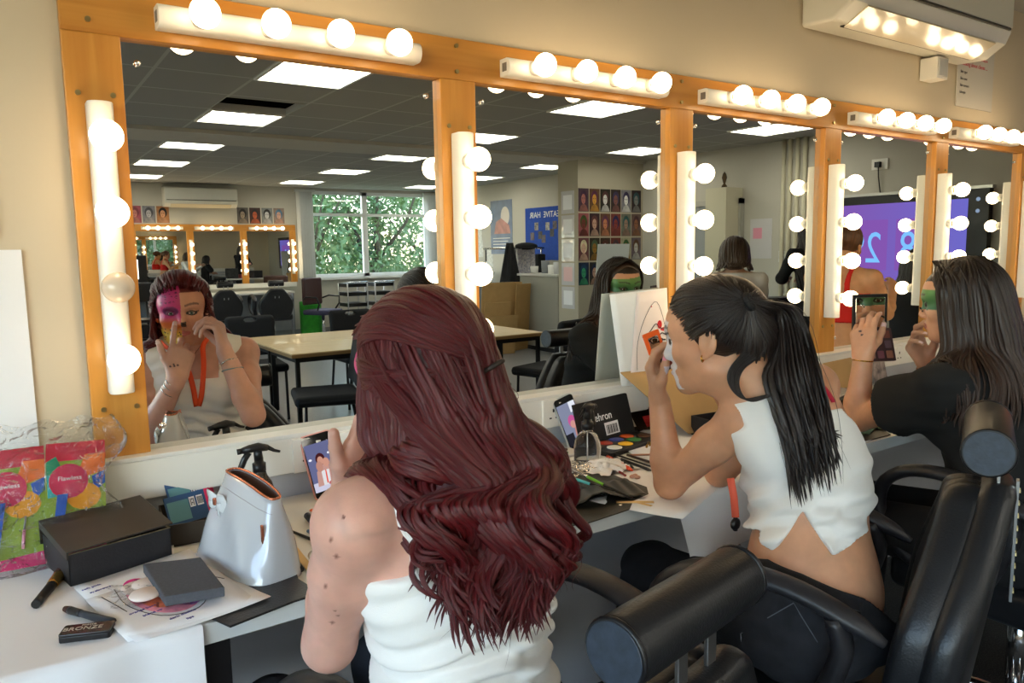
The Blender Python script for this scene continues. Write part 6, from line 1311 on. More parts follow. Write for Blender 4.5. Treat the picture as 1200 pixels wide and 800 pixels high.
# ================================================================ SALON CHAIRS
def salon_chair(loc, rz, label, hr=1.05, group='black salon chairs', full=True):
    t = empty('salon_chair', loc, rz, label, 'chair', group)
    s_ = Sdf(); s_.ell((0, .0, .475), (.255, .26, .055), None, .03); s_.ell((0, -.02, .455), (.25, .25, .05), None, .03)
    def seatF(P): q = np.abs(P-A3(0, .01, .465))-A3(.215, .215, .018); d = np.linalg.norm(np.maximum(q, 0), axis=1)+np.minimum(q.max(1), 0)-.035; return d-.012*np.exp(-((P[:, 0]/.2)**2+(P[:, 1]/.2)**2))*0
    h = .009 if full else .016
    Vt, Fc = surface(seatF, (-.28, -.28, .39), (.28, .29, .54), h); mesh_obj('seat', [(Vt, Fc)], LEATHER, t)
    lean = .15; zt = hr-.09; zc, zh = (zt+.47)/2, (zt-.47)/2
    def prof(z):                                     # half width of the back at height z
        k = np.clip((z-.46)/.52, 0, 1); return .140+.122*np.sin(PI*np.clip(k*.92+.12, 0, 1))**.9-.03*k
    def backF(P, y0=-.190, th_=.030, grow=0.):
        z = P[:, 2]; y = P[:, 1]-(y0-lean*(z-.46)-.05*((P[:, 0]/.24)**2)*-1*.6); w = prof(z)*(1-.42*np.clip((z-zt+.25)/.25, 0, 1)**1.6)+grow-.03
        q = np.stack([np.abs(P[:, 0])-w, np.abs(y)-th_+.02, np.abs(z-zc)-zh-grow+.03], 1); d = np.linalg.norm(np.maximum(q, 0), axis=1)+np.minimum(q.max(1), 0)-.03
        g = np.abs(np.abs(P[:, 0])-(w-.030)); return d
    Vt, Fc = surface(lambda P: np.maximum(backF(P), -.0) if False else backF(P)+.006*np.exp(-((np.abs(P[:, 0])-(prof(P[:, 2])*(1-.42*np.clip((P[:, 2]-zt+.25)/.25, 0, 1)**1.6)-.05))/.006)**2), (-.30, -.42, .42), (.30, -.04, 1.02), h); mesh_obj('backrest', [(Vt, Fc)], LEATHER, t)
    Vt, Fc = surface(lambda P: backF(P, -.240, .022, .012), (-.30, -.46, .42), (.30, -.08, 1.02), h); mesh_obj('back_shell', [(Vt, Fc)], LEATHER, t)
    hy = -.205-lean*(hr-.46)-.0
    if full:
        MB().sweep([(-.143, hy, hr), (-.138, hy, hr), (.138, hy, hr), (.143, hy, hr)], [.038, .043, .043, .038], 32).build('headrest', LEATHER, t, bevel=.004)
        for sx in (-1, 1):
            MB().sweep([(sx*.1425, hy, hr), (sx*.149, hy, hr)], [.041, .039], 32).build('headrest_cap', mat('cap_blue_black', (50,59,72), .5, bump=.3, bs=120, var=.2, vs=60), t)
            q = MB(); q.sweep([(sx*.144, hy+.0405*math.cos(k*PI/12), hr+.0405*math.sin(k*PI/12)) for k in range(25)], .004, 8, cap=False); q.build('cap_rim', BLK, t)
            MB().cbox((sx*.035, hy-.02, hr-.09), (.022, .006, .16)).build('headrest_post', STEEL, t, bevel=.001)
        q = MB(); q.cbox((.0, hy-.052, hr-.20), (.022, .005, .24)); q.build('ratchet_strip', STEEL, t)
        for k in range(9): MB().cbox((.0, hy-.0555, hr-.10-.025*k), (.018, .003, .005)).build('notch', mat('notch_pale', (226,210,150), .4), t)
    else:
        MB().sweep([(-.11, hy, .98), (.11, hy, .98)], .045, 20).build('headrest', LEATHER, t, bevel=.004)
        for sx in (-1, 1): MB().cbox((sx*.03, hy-.035, .86), (.012, .006, .2)).build('headrest_post', STEEL, t)
    AM = mat('worn_arm_plastic', (38,38,42), .42, var=.35, vs=18, bump=.2, bs=300)
    for sx in (-1, 1):
        x = sx*.275; pth = smooth_([(x, -.155, .715), (x, -.10, .745), (x, .0, .782), (x, .11, .795), (x, .21, .775), (x, .27, .715), (x, .265, .62), (x, .19, .535), (x*.9, .08, .49), (x*.8, .0, .47)], 34)
        rad = [(.010+.020*math.sin(min(1, i/5)*PI/2), .008+.010*math.sin(min(1, i/5)*PI/2)) if i < 18 else (.028-.010*min(1, (i-18)/6), .018+.0*min(1, (i-18)/6)) for i in range(34)]
        q = MB(); q.sweep([tuple(p) for p in pth], rad, 12, up=(0, 0, 1) if False else (0, 0, 1)); q.build('armrest', AM, t)
        q = MB(); q.sweep([tuple(p) for p in smooth_([(x, -.07, .752), (x, -.085, .68), (x, -.05, .58), (x*.92, -.01, .51), (x*.8, .05, .475)], 16)], [(.036-.010*math.sin(PI*i/15), .020) for i in range(16)], 12); q.build('arm_strut', AM, t)
    MB().cyl((0, 0, .09), (0, 0, .42), .028, 20).build('gas_lift', CHROME, t); MB().cbox((0, 0, .415), (.2, .24, .02)).build('seat_plate', BLK, t)
    for k in range(5):
        a = 2*PI*k/5+.35; c, s1 = math.cos(a), math.sin(a); MB().sweep([(c*.03, s1*.03, .10), (c*.18, s1*.18, .085), (c*.30, s1*.30, .055)], [(.024, .016), (.02, .013), (.014, .010)], 10).build('base_leg', CHROME if full else STEEL, t)
        MB().cyl((c*.30-.012*s1, s1*.30+.012*c, .030), (c*.30+.012*s1, s1*.30-.012*c, .030), .026, 16).build('castor', BLK, t)
    MB().lathe([(0, .115), (.05, .110), (.055, .085), (.04, .08), (0, .08)], 20).build('base_hub', CHROME, t)
    return t
salon_chair((.640, -.880, 0), .20, 'empty-backed black salon chair of the red-haired person, headrest in front', .955)
salon_chair((1.435, -.865, 0), .42, 'black salon chair of the pony tail person, large back at right', 1.05)
salon_chair((2.36, -.90, 0), -.02, 'black salon chair of the person in black', .98)
salon_chair((3.15, -1.15, 0), .3, 'black salon chair at the far right behind the others', .98)
# ================================================================ THE REST OF THE ROOM, SEEN IN THE MIRRORS
mirror_wall(-11.2, -1, -.045-.03, 2.38-PX[1], 3, 'far mirror wall', False) if False else None
PXs = PX
# far mirror wall, same build
mirror_wall(RY1, -1, -.07, .70, 4, 'far mirror wall', False)
aircon(2.2, 3.3, 2.17, RY1, -1, 'cream wall air conditioner above the far mirror wall', False)
t = empty('worktop', (2.4, RY1+.35, .80), 0, 'long white worktop under the far mirror wall', 'desk')
MB().box(-1.8, 1.6, -.34, .35, -.032, 0).build('top_board', LAM, t, bevel=.003)
for x in (-.95, .63, 1.56): MB().cyl((x, .30, -.80), (x, .30, -.03), .018, 10).build('leg', STEEL, t)
struct('trim_10', MB().box(.6, 4.25, RY1, RY1+.06, .85, .925), LAM)
struct('trim_11', MB().box(.6, 4.2, RY1, RY1+.04, .1, .77), PANEL)
def portrait(name, loc, rz, w, h, bgc, face, hair, label, group, cat='picture', extra=None):
    t = empty(name, loc, rz, label, cat, group)
    MB().box(-w/2, w/2, -.003, 0, -h/2, h/2).build('print_sheet', mat('print_%d_%d_%d' % bgc, bgc, .35, var=.3, vs=14), t)
    y = -.0035
    def disc(nm, cx, cz, rx, rz_, c, k):
        MB().add([(cx+rx*math.cos(2*PI*i/20), y-.0004*k, cz+rz_*math.sin(2*PI*i/20)) for i in range(20)], [tuple(range(20))]).build(nm, mat('print_%d_%d_%d' % c, c, .35, var=.3, vs=14), t)
    def poly(nm, P, c, k): MB().add([(a, y-.0004*k, b) for a, b in P], [tuple(range(len(P)))]).build(nm, mat('print_%d_%d_%d' % c, c, .35, var=.3, vs=14), t)
    disc('picture_hair', 0, h*.12, w*.33, h*.30, hair, 0); poly('picture_body', [(-w*.45, -h*.48), (w*.45, -h*.48), (w*.28, -h*.26), (w*.1, -h*.18), (-w*.1, -h*.18), (-w*.28, -h*.26)], tuple(int(q*.8) for q in face), 1)
    disc('picture_face', w*.02, h*.04, w*.21, h*.22, face, 2)
    for q in (-1, 1): disc('picture_eye', w*.02+q*w*.09, h*.08, w*.045, h*.018, hair, 3)
    disc('picture_mouth', w*.02, -h*.07, w*.06, h*.016, tuple(int(q*.6) for q in face), 3)
    return t
pal = [((150,70,84),(190,120,110),(120,50,60)), ((120,120,128),(170,168,172),(70,72,80)), ((160,110,70),(206,150,112),(24,20,20)), ((90,84,80),(160,140,120),(40,36,34)), ((60,30,24),(186,90,50),(30,20,18)), ((120,124,124),(190,190,190),(30,30,32)), ((140,120,110),(206,160,140),(80,120,150))]
side = ['left of the far air conditioner', 'right of the far air conditioner']
for i, (x, z) in enumerate(((1.80, 2.05), (1.99, 2.05), (2.19-.01, 2.05))): portrait('photo_print', (2.0+(i-1)*.20, RY1, 2.05), PI, .18, .26, *pal[i], 'portrait print %s of three %s' % (('left', 'middle', 'right')[2-i] if False else ('first', 'second', 'third')[i], side[0]), 'portrait prints above the far mirrors')
for i in range(4): portrait('photo_print', (3.42+i*.20, RY1, 2.05), PI, .18, .26, *pal[3+i], 'portrait print %s of four %s' % (('first', 'second', 'third', 'fourth')[i], side[1]), 'portrait prints above the far mirrors')
# four rows of face posters on the stub wall
rs = np.random.RandomState(11); cols6 = [(118,60,70), (60,40,34), (70,46,24), (90,30,30), (110,108,104), (80,66,60)]
names_r = ['top', 'second', 'third', 'bottom']; names_c = ['first', 'second', 'third', 'fourth', 'fifth', 'sixth']
for r_ in range(4):
    for c in range(6):
        if r_ == 3 and c > 1: continue
        bgc = tuple(int(x) for x in np.clip(np.array(cols6[c])*rs.uniform(.5, 1.3)+rs.uniform(-15, 15, 3), 8, 230)); face = tuple(int(x) for x in np.clip(np.array([(190,120,110), (200,130,90), (180,130,50), (150,56,46), (206,204,200), (190,150,130)][(c*2+r_*3) % 6])*rs.uniform(.6, 1.1), 10, 240)); hair = tuple(int(x) for x in rs.uniform(14, 90, 3))
        if r_ == 3 and c == 0: bgc, face, hair = (20,34,60), (60,150,110), (20,60,90)
        if r_ == 0 and c == 4: face = (226,224,220)
        if r_ == 2 and c == 0: face, hair = (200,160,140), (206,196,160)
        portrait('face_poster', (6.09+c*.178, -5.6, 2.02-r_*.305), PI, .165, .285, bgc, face, hair, 'make-up face poster in the %s row, %s column of the stub wall' % (names_r[r_], names_c[c]), 'face posters on the stub wall')
for k in range(5):
    t = empty('plastic_sleeve', (6.0, -5.8, 2.0-.3*k), 0, 'shiny plastic sleeve on the stub wall end, %s from the top' % ('first', 'second', 'third', 'fourth', 'fifth')[k], 'plastic sleeve', 'plastic sleeves on the stub wall end'); MB().box(-.004, 0, -.13, .13, -.14, .14).build('sleeve', mat('sleeve_gloss', (206,204,206), .1, coat=.8, bump=.5, bs=12), t); MB().box(-.0045, -.004, -.09, .09, -.09, .09).build('sleeve_insert', PAPER if k != 3 else mat('pink_edged', (230,190,190), .6), t)
# blue pin board with title and pinned pieces
t = empty('pin_board', (RX1, -7.72, 1.67), 0, 'blue pin board with white title letters on the end wall', 'pin board')
MB().box(-.02, 0, -.55, .60, -.42, .40).build('board_felt', mat('blue_felt', (28,70,160), .85, var=.1, vs=20), t)
text('CREATIVE  HAIR', 'title', WHITE, t, Mf((-.022, .05, .28), (0, -1, 0), (0, 0, 1)), .13)
for i in range(9):
    y, z = .45-.1*i+rs.uniform(-.02,.02), rs.uniform(-.10, .12); MB().box(-.024, -.02, y-.05, y+.05, z-.06, z+.06).build('pinned_print', mat('pin_grey_%d' % (i % 3), ((60,60,66), (150,146,140), (90,80,84))[i % 3], .6, var=.6, vs=20), t)
# counter cabinet in front of the blue board, with things on top
t = empty('counter_cabinet', (6.62, -6.75, 0), 0, 'grey-beige counter cabinet below the blue pin board', 'cabinet'); MB().box(-.40, .46, -.45, .45, .06, 1.05).build('carcass', mat('beige_grey', (150,146,134), .6), t, bevel=.004); MB().box(-.43, .46, -.48, .48, 1.05, 1.08).build('cabinet_top', mat('counter_top', (196,194,188), .4), t); MB().box(-.38, .46, -.43, .43, 0, .06).build('plinth', MATTE, t)
for i, (dx, dy, hh_, c_) in enumerate(((-.25,.25,.16,(196,196,200)), (-.22,.08,.12,(230,230,226)), (-.2,-.1,.18,(120,124,130)), (-.25,-.3,.10,(206,204,200)))):
    q = empty('tub', (6.62+dx, -6.75+dy, 1.08), 0, '%s container on the counter cabinet, %s in line' % (('grey', 'white', 'dark grey', 'pale')[i], names_c[i]), 'tub', 'containers on the counter cabinet'); MB().lathe([(0,0), (.055,0), (.06,hh_), (.052,hh_), (.048,.006), (0,.006)], 16).build('tub_body', mat('tub_%d' % i, c_, .4), q)
t = empty('garment_rail', (6.35, -7.6, 0), 0, 'chrome rail with patterned cloths and a black bag hanging', 'rail')
for x in (-.45, .55): MB().cyl((x, 0, 0), (x, 0, 1.44), .014, 10).build('post', CHROME, t)
MB().cyl((-.5, 0, 1.44), (.6, 0, 1.44), .014, 10).build('top_bar', CHROME, t)
for i in range(6): q = MB(); q.grid(lambda u, v: (-.10+i*.09+u*.08, .02*math.sin(u*6+i), 1.43-v*.42), 6, 6); tag(q.build('hanging_cloth', mat('patterned_cloth', (226,224,228), .9, var=.8, vs=40, var2=(150,150,170)), None, solid=.004, loc=(6.35, -7.6+.02, 0)), 'white patterned cloth hanging on the chrome rail, %s from the left' % names_c[i], 'cloth', 'patterned cloths on the rail')
q = MB(); q.box(.46, .60, -.05, .05, 1.05, 1.35); tag(q.build('tote_bag', BLKF, None, bevel=.02, loc=(6.35, -7.6, 0)), 'black bag hanging at the end of the chrome rail', 'bag')
q = empty('black_hat', (6.62, -7.6, 1.47), 0, 'black soft hat lying on the chrome rail shelf', 'hat'); MB().ball((0,0,.0), .16, 16, 8, (1.2, .8, .35)).build('crown', BLKF, q); MB().lathe([(0,-.02), (.24,-.03), (.24,-.02), (0,-.01)], 20).build('brim', BLKF, q)
# black jacket on a stand, cardboard sheets, poster on the end wall
t = empty('coat_stand', (6.22, -7.45, 0), 0, 'tall stand with a black jacket hanging on it', 'coat stand'); MB().cyl((0,0,.02), (0,0,1.5), .015, 10).build('pole', BLK, t); MB().lathe([(0,0), (.2,0), (.2,.02), (0,.02)], 20).build('base', BLK, t)
j = empty('jacket', (6.22, -7.45, .6), 0, 'black jacket draped over the stand before the pale wall', 'jacket'); q = MB(); q.grid(lambda u, v: ((.03+.17*v+.02*math.sin(u*25))*math.cos(2*PI*u), (.03+.12*v+.02*math.sin(u*25))*math.sin(2*PI*u), .92-v*.85), 40, 12); q.build('jacket_body', BLKF, j, solid=.006)
for i, (x, y, w_, h_, a_, rx, lb) in enumerate(((5.75, -7.05, .62, .98, .1, .12, 'tall cardboard sheet at the back of the leaning stack'), (5.60, -6.92, .40, .72, .15, .16, 'middle cardboard sheet in the leaning stack'), (5.55, -6.76, .50, .55, .05, .2, 'front cardboard sheet in the leaning stack'), (6.05, -6.98, .34, .95, -.3, .1, 'narrow cardboard sheet leaning on the counter cabinet'))):
    t = empty('cardboard_sheet', (x, y, .0), a_+PI, lb, 'cardboard', 'leaning cardboard sheets'); q = MB(); q.M = Euler((rx, 0, 0)).to_matrix().to_4x4(); q.box(-w_/2, w_/2, -.006, .006, .006, h_); q.build('board', CARD, t); q = MB(); q.M = Euler((rx, 0, 0)).to_matrix().to_4x4(); q.box(-.02, .02, .006, .0068, h_*.3, h_*.9); q.box(-w_/2+.05, w_/2-.05, .006, .0066, h_*.55, h_*.56); q.build('tape', mat('tape', (206,176,120), .4), t)
t = empty('wall_poster', (RX1, -9.0, 1.81), 0, 'tall blue-grey poster of a mannequin bust on the end wall', 'poster')
MB().box(-.004, 0, -.33, .33, -.46, .44).build('poster_sheet', mat('poster_blue', (96,112,140), .5, var=.2, vs=6), t); y = .0
MB().add([(-.005, .13*math.cos(k*PI/10)+.12, .17+.16*math.sin(k*PI/10)) for k in range(20)], [tuple(range(20))]).build('poster_figure', mat('poster_pale', (216,206,196), .6), t); MB().add([(-.0052, .28, -.12), (-.0052, -.22, -.12), (-.0052, -.16, .08), (-.0052, .0, .14), (-.0052, .24, .02)], [(0,1,2,3,4)]).build('poster_figure', mat('poster_rose', (186,130,120), .6, var=.3, vs=9), t)
q = MB(); [q.box(-.0052, -.004, -.26, .26-.06*(k % 3), -.20-.05*k, -.19-.05*k) for k in range(4)]; q.build('poster_lines', WHITE, t)
for i, (yy, zz) in enumerate(((-9.75, 1.75), (-9.72, 1.45), (-9.4, 1.28))): t = empty('pinned_note', (RX1, yy, zz), 0, 'small printed sheet on the end wall left of the blue poster, %s' % ('upper', 'middle', 'lower')[i], 'notice', 'small printed sheets by the blue poster'); MB().box(-.003, 0, -.12, .12, -.15, .15).build('sheet', mat('print_grey', (206,206,200), .6, var=.25, vs=30), t)
t = empty('basin', (6.75, -9.2, .85), 0, 'white wash basin under the blue poster', 'basin'); MB().lathe([(0,.02), (.16,.02), (.26,.16), (.27,.2), (.24,.2), (.15,.06), (0,.05)], 24).build('bowl', WHITE, t, solid=.0); MB().box(-.3, .3, -.35, .35, -.85, .02).build('stand', PANEL, t)
# screen with the countdown on the end wall
t = empty('display_screen', (RX1, -1.98, 1.43), 0, 'large wall display with purple screen and blue digits on the end wall', 'screen')
MB().box(-.09, -.02, -.80, .66, -.46, .45).build('bezel', BLK, t, bevel=.006); MB().box(-.095, -.03, -.82, .68, .45, .475).build('top_trim', mat('silver_trim', (200,200,196), .3, metal=.5), t); MB().box(-.02, .0, -.3, .3, -.2, .2).build('wall_bracket', BLK, t)
def scrmat():
    m = bpy.data.materials.new('purple_screen'); m.use_nodes = True; nt = m.node_tree; N = nt.nodes; N.clear(); tc = N.new('ShaderNodeTexCoord'); sp = N.new('ShaderNodeSeparateXYZ'); nt.links.new(tc.outputs['Object'], sp.inputs[0]); mr = N.new('ShaderNodeMapRange'); mr.inputs[1].default_value = -.6; mr.inputs[2].default_value = .6; nt.links.new(sp.outputs[1], mr.inputs[0])
    cr = N.new('ShaderNodeValToRGB'); cr.color_ramp.elements[0].color = sc_((112,78,158)); cr.color_ramp.elements[1].color = sc_((94,92,178)); nt.links.new(mr.outputs[0], cr.inputs[0]); e = N.new('ShaderNodeEmission'); nt.links.new(cr.outputs[0], e.inputs[0]); e.inputs[1].default_value = 1.35; o = N.new('ShaderNodeOutputMaterial'); nt.links.new(e.outputs[0], o.inputs[0]); return m
MB().box(-.092, -.09, -.70, .49, -.38, .37).build('screen_panel', scrmat(), t)
PNL = emit('screen_tile', (116,74,156), 1.35); DG = emit('screen_digit', (110,168,232), 1.4)
for y0, y1 in ((-.66, -.22), (-.14, .30)): MB().box(-.0935, -.092, y0, y1, -.26, .22).build('digit_tile', PNL, t)
text('29', 'digits', DG, t, Mf((-.0945, -.44, -.06), (0, -1, 0), (0, 0, 1)), .42, xs=.8); text('8', 'digits', DG, t, Mf((-.0945, -.02, -.06), (0, -1, 0), (0, 0, 1)), .42, xs=.8)
for z in (.36, .26, -.22): MB().add([(-.0915, +.57+.018*math.cos(k*PI/6), z+.018*math.sin(k*PI/6)) for k in range(12)], [tuple(range(12))]).build('button_icon', emit('icon', (150,170,200), .8), t)
t = empty('power_outlet', (RX1, -2.35, 2.18), 0, 'small outlet with a black plug and cable above the display', 'socket'); MB().box(-.02, 0, -.08, .08, -.05, .05).build('outlet_plate', WHITE, t); MB().box(-.06, -.02, -.03, .02, -.03, .02).build('plug', BLK, t); MB().sweep([(-.04, 0, -.02), (-.03, .0, -.12), (-.02, .02, -.28)], .006, 8).build('cable', BLK, t)
t = empty('wall_poster', (RX1, -3.72, 1.50), 0, 'shiny laminated notice on the end wall left of the conduits', 'notice'); MB().box(-.004, 0, -.14, .15, -.22, .22).build('sheet', MC['sleeve_gloss'], t); MB().box(-.0048, -.004, -.10, .02, .0, .12).build('print', mat('pink_print', (226,150,170), .6), t)
for i in range(3): t = empty('pinned_note', (RX1, -3.43+.1*i, 1.30), 0, 'tiny note in the line below the shiny notice, %s' % names_c[i], 'notice', 'tiny notes below the shiny notice'); MB().box(-.003, 0, -.045, .045, -.06, .06).build('sheet', mat('print_grey', (206,206,200)), t)
t = empty('statuette', (RX1-.15, -4.12, 2.08), 0, 'small dark statuette on top of the cream boxing', 'statuette'); MB().lathe([(0,0), (.035,0), (.03,.03), (.012,.05), (.03,.12), (.02,.16), (.0,.19)], 14).build('figure', mat('bronze_dark', (70,54,34), .4, metal=.6), t)
t = empty('easel_board', (6.15, -5.15, 0), 0, 'white board on a black easel before the poster wall', 'easel')
for q_ in ((-.28, .0, 0, -.05, -.12, 1.45), (.28, 0, 0, .05, -.12, 1.45), (0, -.35, 0, 0, -.14, 1.4)): MB().cyl(q_[:3], q_[3:], .012, 8).build('leg', BLK, t)
q = MB(); q.M = Matrix.Translation((0, -.0, .85)) @ Euler((.12, 0, PI)).to_matrix().to_4x4(); q.box(-.25, .25, .02, .03, 0, .62); q.build('board', mat('flip_sheet', (206,212,210), .5), t)
# ---------------------------------------------------------------- tables and chairs in the middle
def table(loc, rz, lab):
    t = empty('table', loc, rz, lab, 'table', 'beech-topped tables pushed together'); MB().box(-.53, .53, -.315, .315, .705, .73).build('table_top', TABLEW, t, bevel=.002); MB().box(-.532, .532, -.317, .317, .700, .722).build('edge_band', mat('table_edge', (140,110,70), .5), t)
    fr = MB(); [fr.box(*a_, .665, .70) for a_ in ((-.5,.5,-.30,-.275), (-.5,.5,.275,.30), (-.5,-.475,-.3,.3), (.475,.5,-.3,.3))]; fr.build('under_frame', MATTE, t)
    for sx in (-1, 1):
        for sy in (-1, 1): MB().cbox((sx*.485, sy*.285, .35), (.028, .028, .70)).build('leg', MATTE, t)
    return t
t0 = table((2.15, -3.63, 0), 0, 'beech table nearest the mirrors, left of the cluster')
for loc, lb in (((2.15, -4.27, 0), 'beech table farthest from the mirrors, left of the cluster'), ((3.22, -3.60, 0), 'beech table nearest the mirrors, right of the cluster'), ((3.22, -4.24, 0), 'beech table farthest from the mirrors, right of the cluster')): c_ = copy_tree(t0); c_.location = loc; c_['label'] = lb
def conf_chair(loc, rz, lab):
    t = empty('conference_chair', loc, rz, lab, 'chair', 'black fabric chairs around the tables'); m_ = BLKF
    def sf(P): q = np.abs(P-A3(0, .02, .455))-A3(.20, .19, .005); return np.linalg.norm(np.maximum(q, 0), axis=1)+np.minimum(q.max(1), 0)-.03
    Vt, Fc = surface(sf, (-.26, -.24, .40), (.26, .27, .50), .014); mesh_obj('seat', [(Vt, Fc)], m_, t)
    def bf(P): q = np.abs(P-A3(0, -.22, .70)-np.stack([P[:, 0]*0, -(P[:, 2]-.7)*.18+.25*P[:, 0]**2, P[:, 0]*0], 1))-A3(.175, .0, .14); d = np.linalg.norm(np.maximum(q, 0), axis=1)+np.minimum(q.max(1), 0)-.035; h_ = np.linalg.norm((P-A3(0, -.245, .842))*A3(.55, .0, 1.6), axis=1)-.030; return np.maximum(d, -h_)
    Vt, Fc = surface(bf, (-.26, -.32, .50), (.26, -.12, .90), .011); mesh_obj('backrest', [(Vt, Fc)], m_, t)
    for sx in (-1, 1):
        MB().sweep([(sx*.21, .19, 0), (sx*.21, .17, .43), (sx*.21, -.17, .43)], .012, 8).build('leg', BLK, t); MB().sweep([(sx*.21, -.25, 0), (sx*.20, -.17, .43), (sx*.19, -.225, .80)], .012, 8).build('leg', BLK, t)
    return t
c0 = conf_chair((1.78, -4.80, 0), .1, 'black chair at the far left corner of the tables'); 
for loc, rz, lb in (((2.75, -4.82, 0), 0, 'black chair at the far side of the tables, middle'), ((1.30, -4.05, 0), -PI/2, 'black chair at the left end of the tables'), ((1.80, -3.12, 0), PI/2+.25, 'black chair on the mirror side of the tables, turned'), ((2.66, -3.12, 0), PI, 'black chair on the mirror side of the tables, middle'), ((3.62, -3.02, 0), PI-.3, 'black chair at the right end on the mirror side'), ((3.5, -4.85, 0), .1, 'black chair at the far right corner of the tables')):
    c_ = copy_tree(c0); c_.location = loc; c_.rotation_euler = (0, 0, rz); c_['label'] = lb
# far salon chairs (one build, then copies)
s0 = salon_chair((2.68, -9.9, 0), PI-.05, 'black salon chair at the far worktop, left of the pair', .98, 'far salon chairs', full=False)
for loc, rz, lb in (((3.40, -9.75, 0), PI+.05, 'black salon chair at the far worktop, right of the pair'), ((2.05, -10.1, 0), PI, 'black salon chair at the far worktop, third from the right')):
    c_ = copy_tree(s0); c_.location = loc; c_.rotation_euler = (0, 0, rz); c_['label'] = lb
t = empty('office_chair', (4.30, -10.05, 0), -.5, 'brown office chair with blue seat before the far window', 'chair'); BR = mat('brown_leather', (70,46,44), .5)
def ob(P): q = np.abs(P-A3(0, -.23, .80)-np.stack([P[:, 0]*0, .4*P[:, 0]**2, P[:, 0]*0], 1))-A3(.19, .0, .19); return np.linalg.norm(np.maximum(q, 0), axis=1)+np.minimum(q.max(1), 0)-.03
Vt, Fc = surface(ob, (-.26, -.30, .54), (.26, -.1, 1.06), .014); mesh_obj('backrest', [(Vt, Fc)], BR, t)
Vt, Fc = surface(lambda P: (lambda q: np.linalg.norm(np.maximum(q, 0), axis=1)+np.minimum(q.max(1), 0)-.03)(np.abs(P-A3(0, 0, .47))-A3(.20, .20, .012)), (-.26, -.26, .41), (.26, .26, .53), .014); mesh_obj('seat', [(Vt, Fc)], mat('blue_seat', (64,64,92), .8), t)
for sx in (-1, 1): MB().sweep([(sx*.22, -.2, .68), (sx*.27, -.1, .72), (sx*.27, .12, .71), (sx*.24, .14, .60), (sx*.2, .05, .46)], .014, 8).build('armrest', BLK, t)
MB().cyl((0,0,.08), (0,0,.45), .025, 12).build('gas_lift', CHROME, t)
for k in range(5): a = 2*PI*k/5; MB().cyl((0,0,.09), (.28*math.cos(a), .28*math.sin(a), .05), .016, 8).build('base_leg', CHROME, t)
t = empty('recycling_bag', (4.33, -10.75, 0), 0, 'green recycling bag standing by the far window', 'bag'); q = MB(); q.grid(lambda u, v: ((.17+.01*math.sin(u*30))*np.sign(math.cos(2*PI*u))*abs(math.cos(2*PI*u))**.6, .12*np.sign(math.sin(2*PI*u))*abs(math.sin(2*PI*u))**.6, v*.6), 40, 8); q.build('bag_body', mat('green_bag', (44,150,40), .5, var=.3, vs=12), t, solid=.003)
t0 = empty('trolley', (4.95, -10.35, 0), 0, 'black trolley with shelves, left of the pair by the window', 'trolley', 'black salon trolleys')
for z in (.15, .33, .51, .69, .84): MB().box(-.17, .17, -.2, .2, z, z+.06).build('tray', BLK, t0)
for sx in (-1, 1):
    for sy in (-1, 1): MB().cyl((sx*.175, sy*.205, 0.03), (sx*.175, sy*.205, .9), .012, 8).build('post', STEEL, t0)
MB().cyl((-.18, .2, .92), (.18, .2, .92), .012, 8).build('handle', CHROME, t0)
for loc, lb in (((5.42, -10.3, 0), 'black trolley with shelves, right of the pair by the window'),): c_ = copy_tree(t0); c_.location = loc; c_['label'] = lb
t = empty('stool', (5.95, -10.2, 0), 0, 'dark round-backed stool right of the trolleys', 'stool'); MB().lathe([(0,.55), (.18,.55), (.19,.60), (.17,.63), (0,.64)], 20).build('seat', BLKF, t); MB().cyl((0,0,.05), (0,0,.56), .025, 12).build('post', CHROME, t); MB().lathe([(0,0), (.22,0), (.21,.03), (0,.05)], 20).build('base', CHROME, t); MB().sweep([(-.17,-.1,.8), (0,-.2,.82), (.17,-.1,.8)], [(.02,.08)]*3, 10).build('back_pad', BLKF, t)
# make-up case stand with a lit mirror panel at the left
t = empty('make_up_station', (1.02, -6.3, 0), .0, 'black portable make-up stand with lit panel seen at the left of the first mirror', 'make-up stand')
for sx in (-1, 1):
    for sy in (-1, 1): MB().cyl((sx*.17, sy*.14, 0), (sx*.17, sy*.14, 1.02), .012, 8).build('leg', BLK, t)
for z in (.30, .60, .78): MB().box(-.19, .19, -.16, .16, z, z+.025).build('shelf', BLK, t)
MB().box(-.19, .19, -.14, .14, .98, 1.16).build('case', BLK, t, bevel=.01); MB().box(-.19, .19, -.14, -.10, 1.16, 1.42).build('case_lid', BLK, t, bevel=.005); MB().box(-.10, .11, -.099, -.095, 1.19, 1.38).build('lit_panel', emit('panel_light', (255,250,236), 3.), t)
for x in (.04,):
    for z in (1.24, 1.33): MB().ball((x, -.09, z), .014, 10, 6).build('panel_bulb', BLK, t)
for z, n_ in ((.325, 3), (.625, 3)):
    for k in range(n_): q = empty('black_case', (.92+.10*k, -6.25, z), 0, 'small black case on the %s shelf of the make-up stand, %s from the left' % ('lower' if z < .5 else 'upper', names_c[k]), 'case', 'cases on the make-up stand'); MB().box(-.04, .04, -.08, .08, 0, .13).build('case_body', BLK, q, bevel=.01)
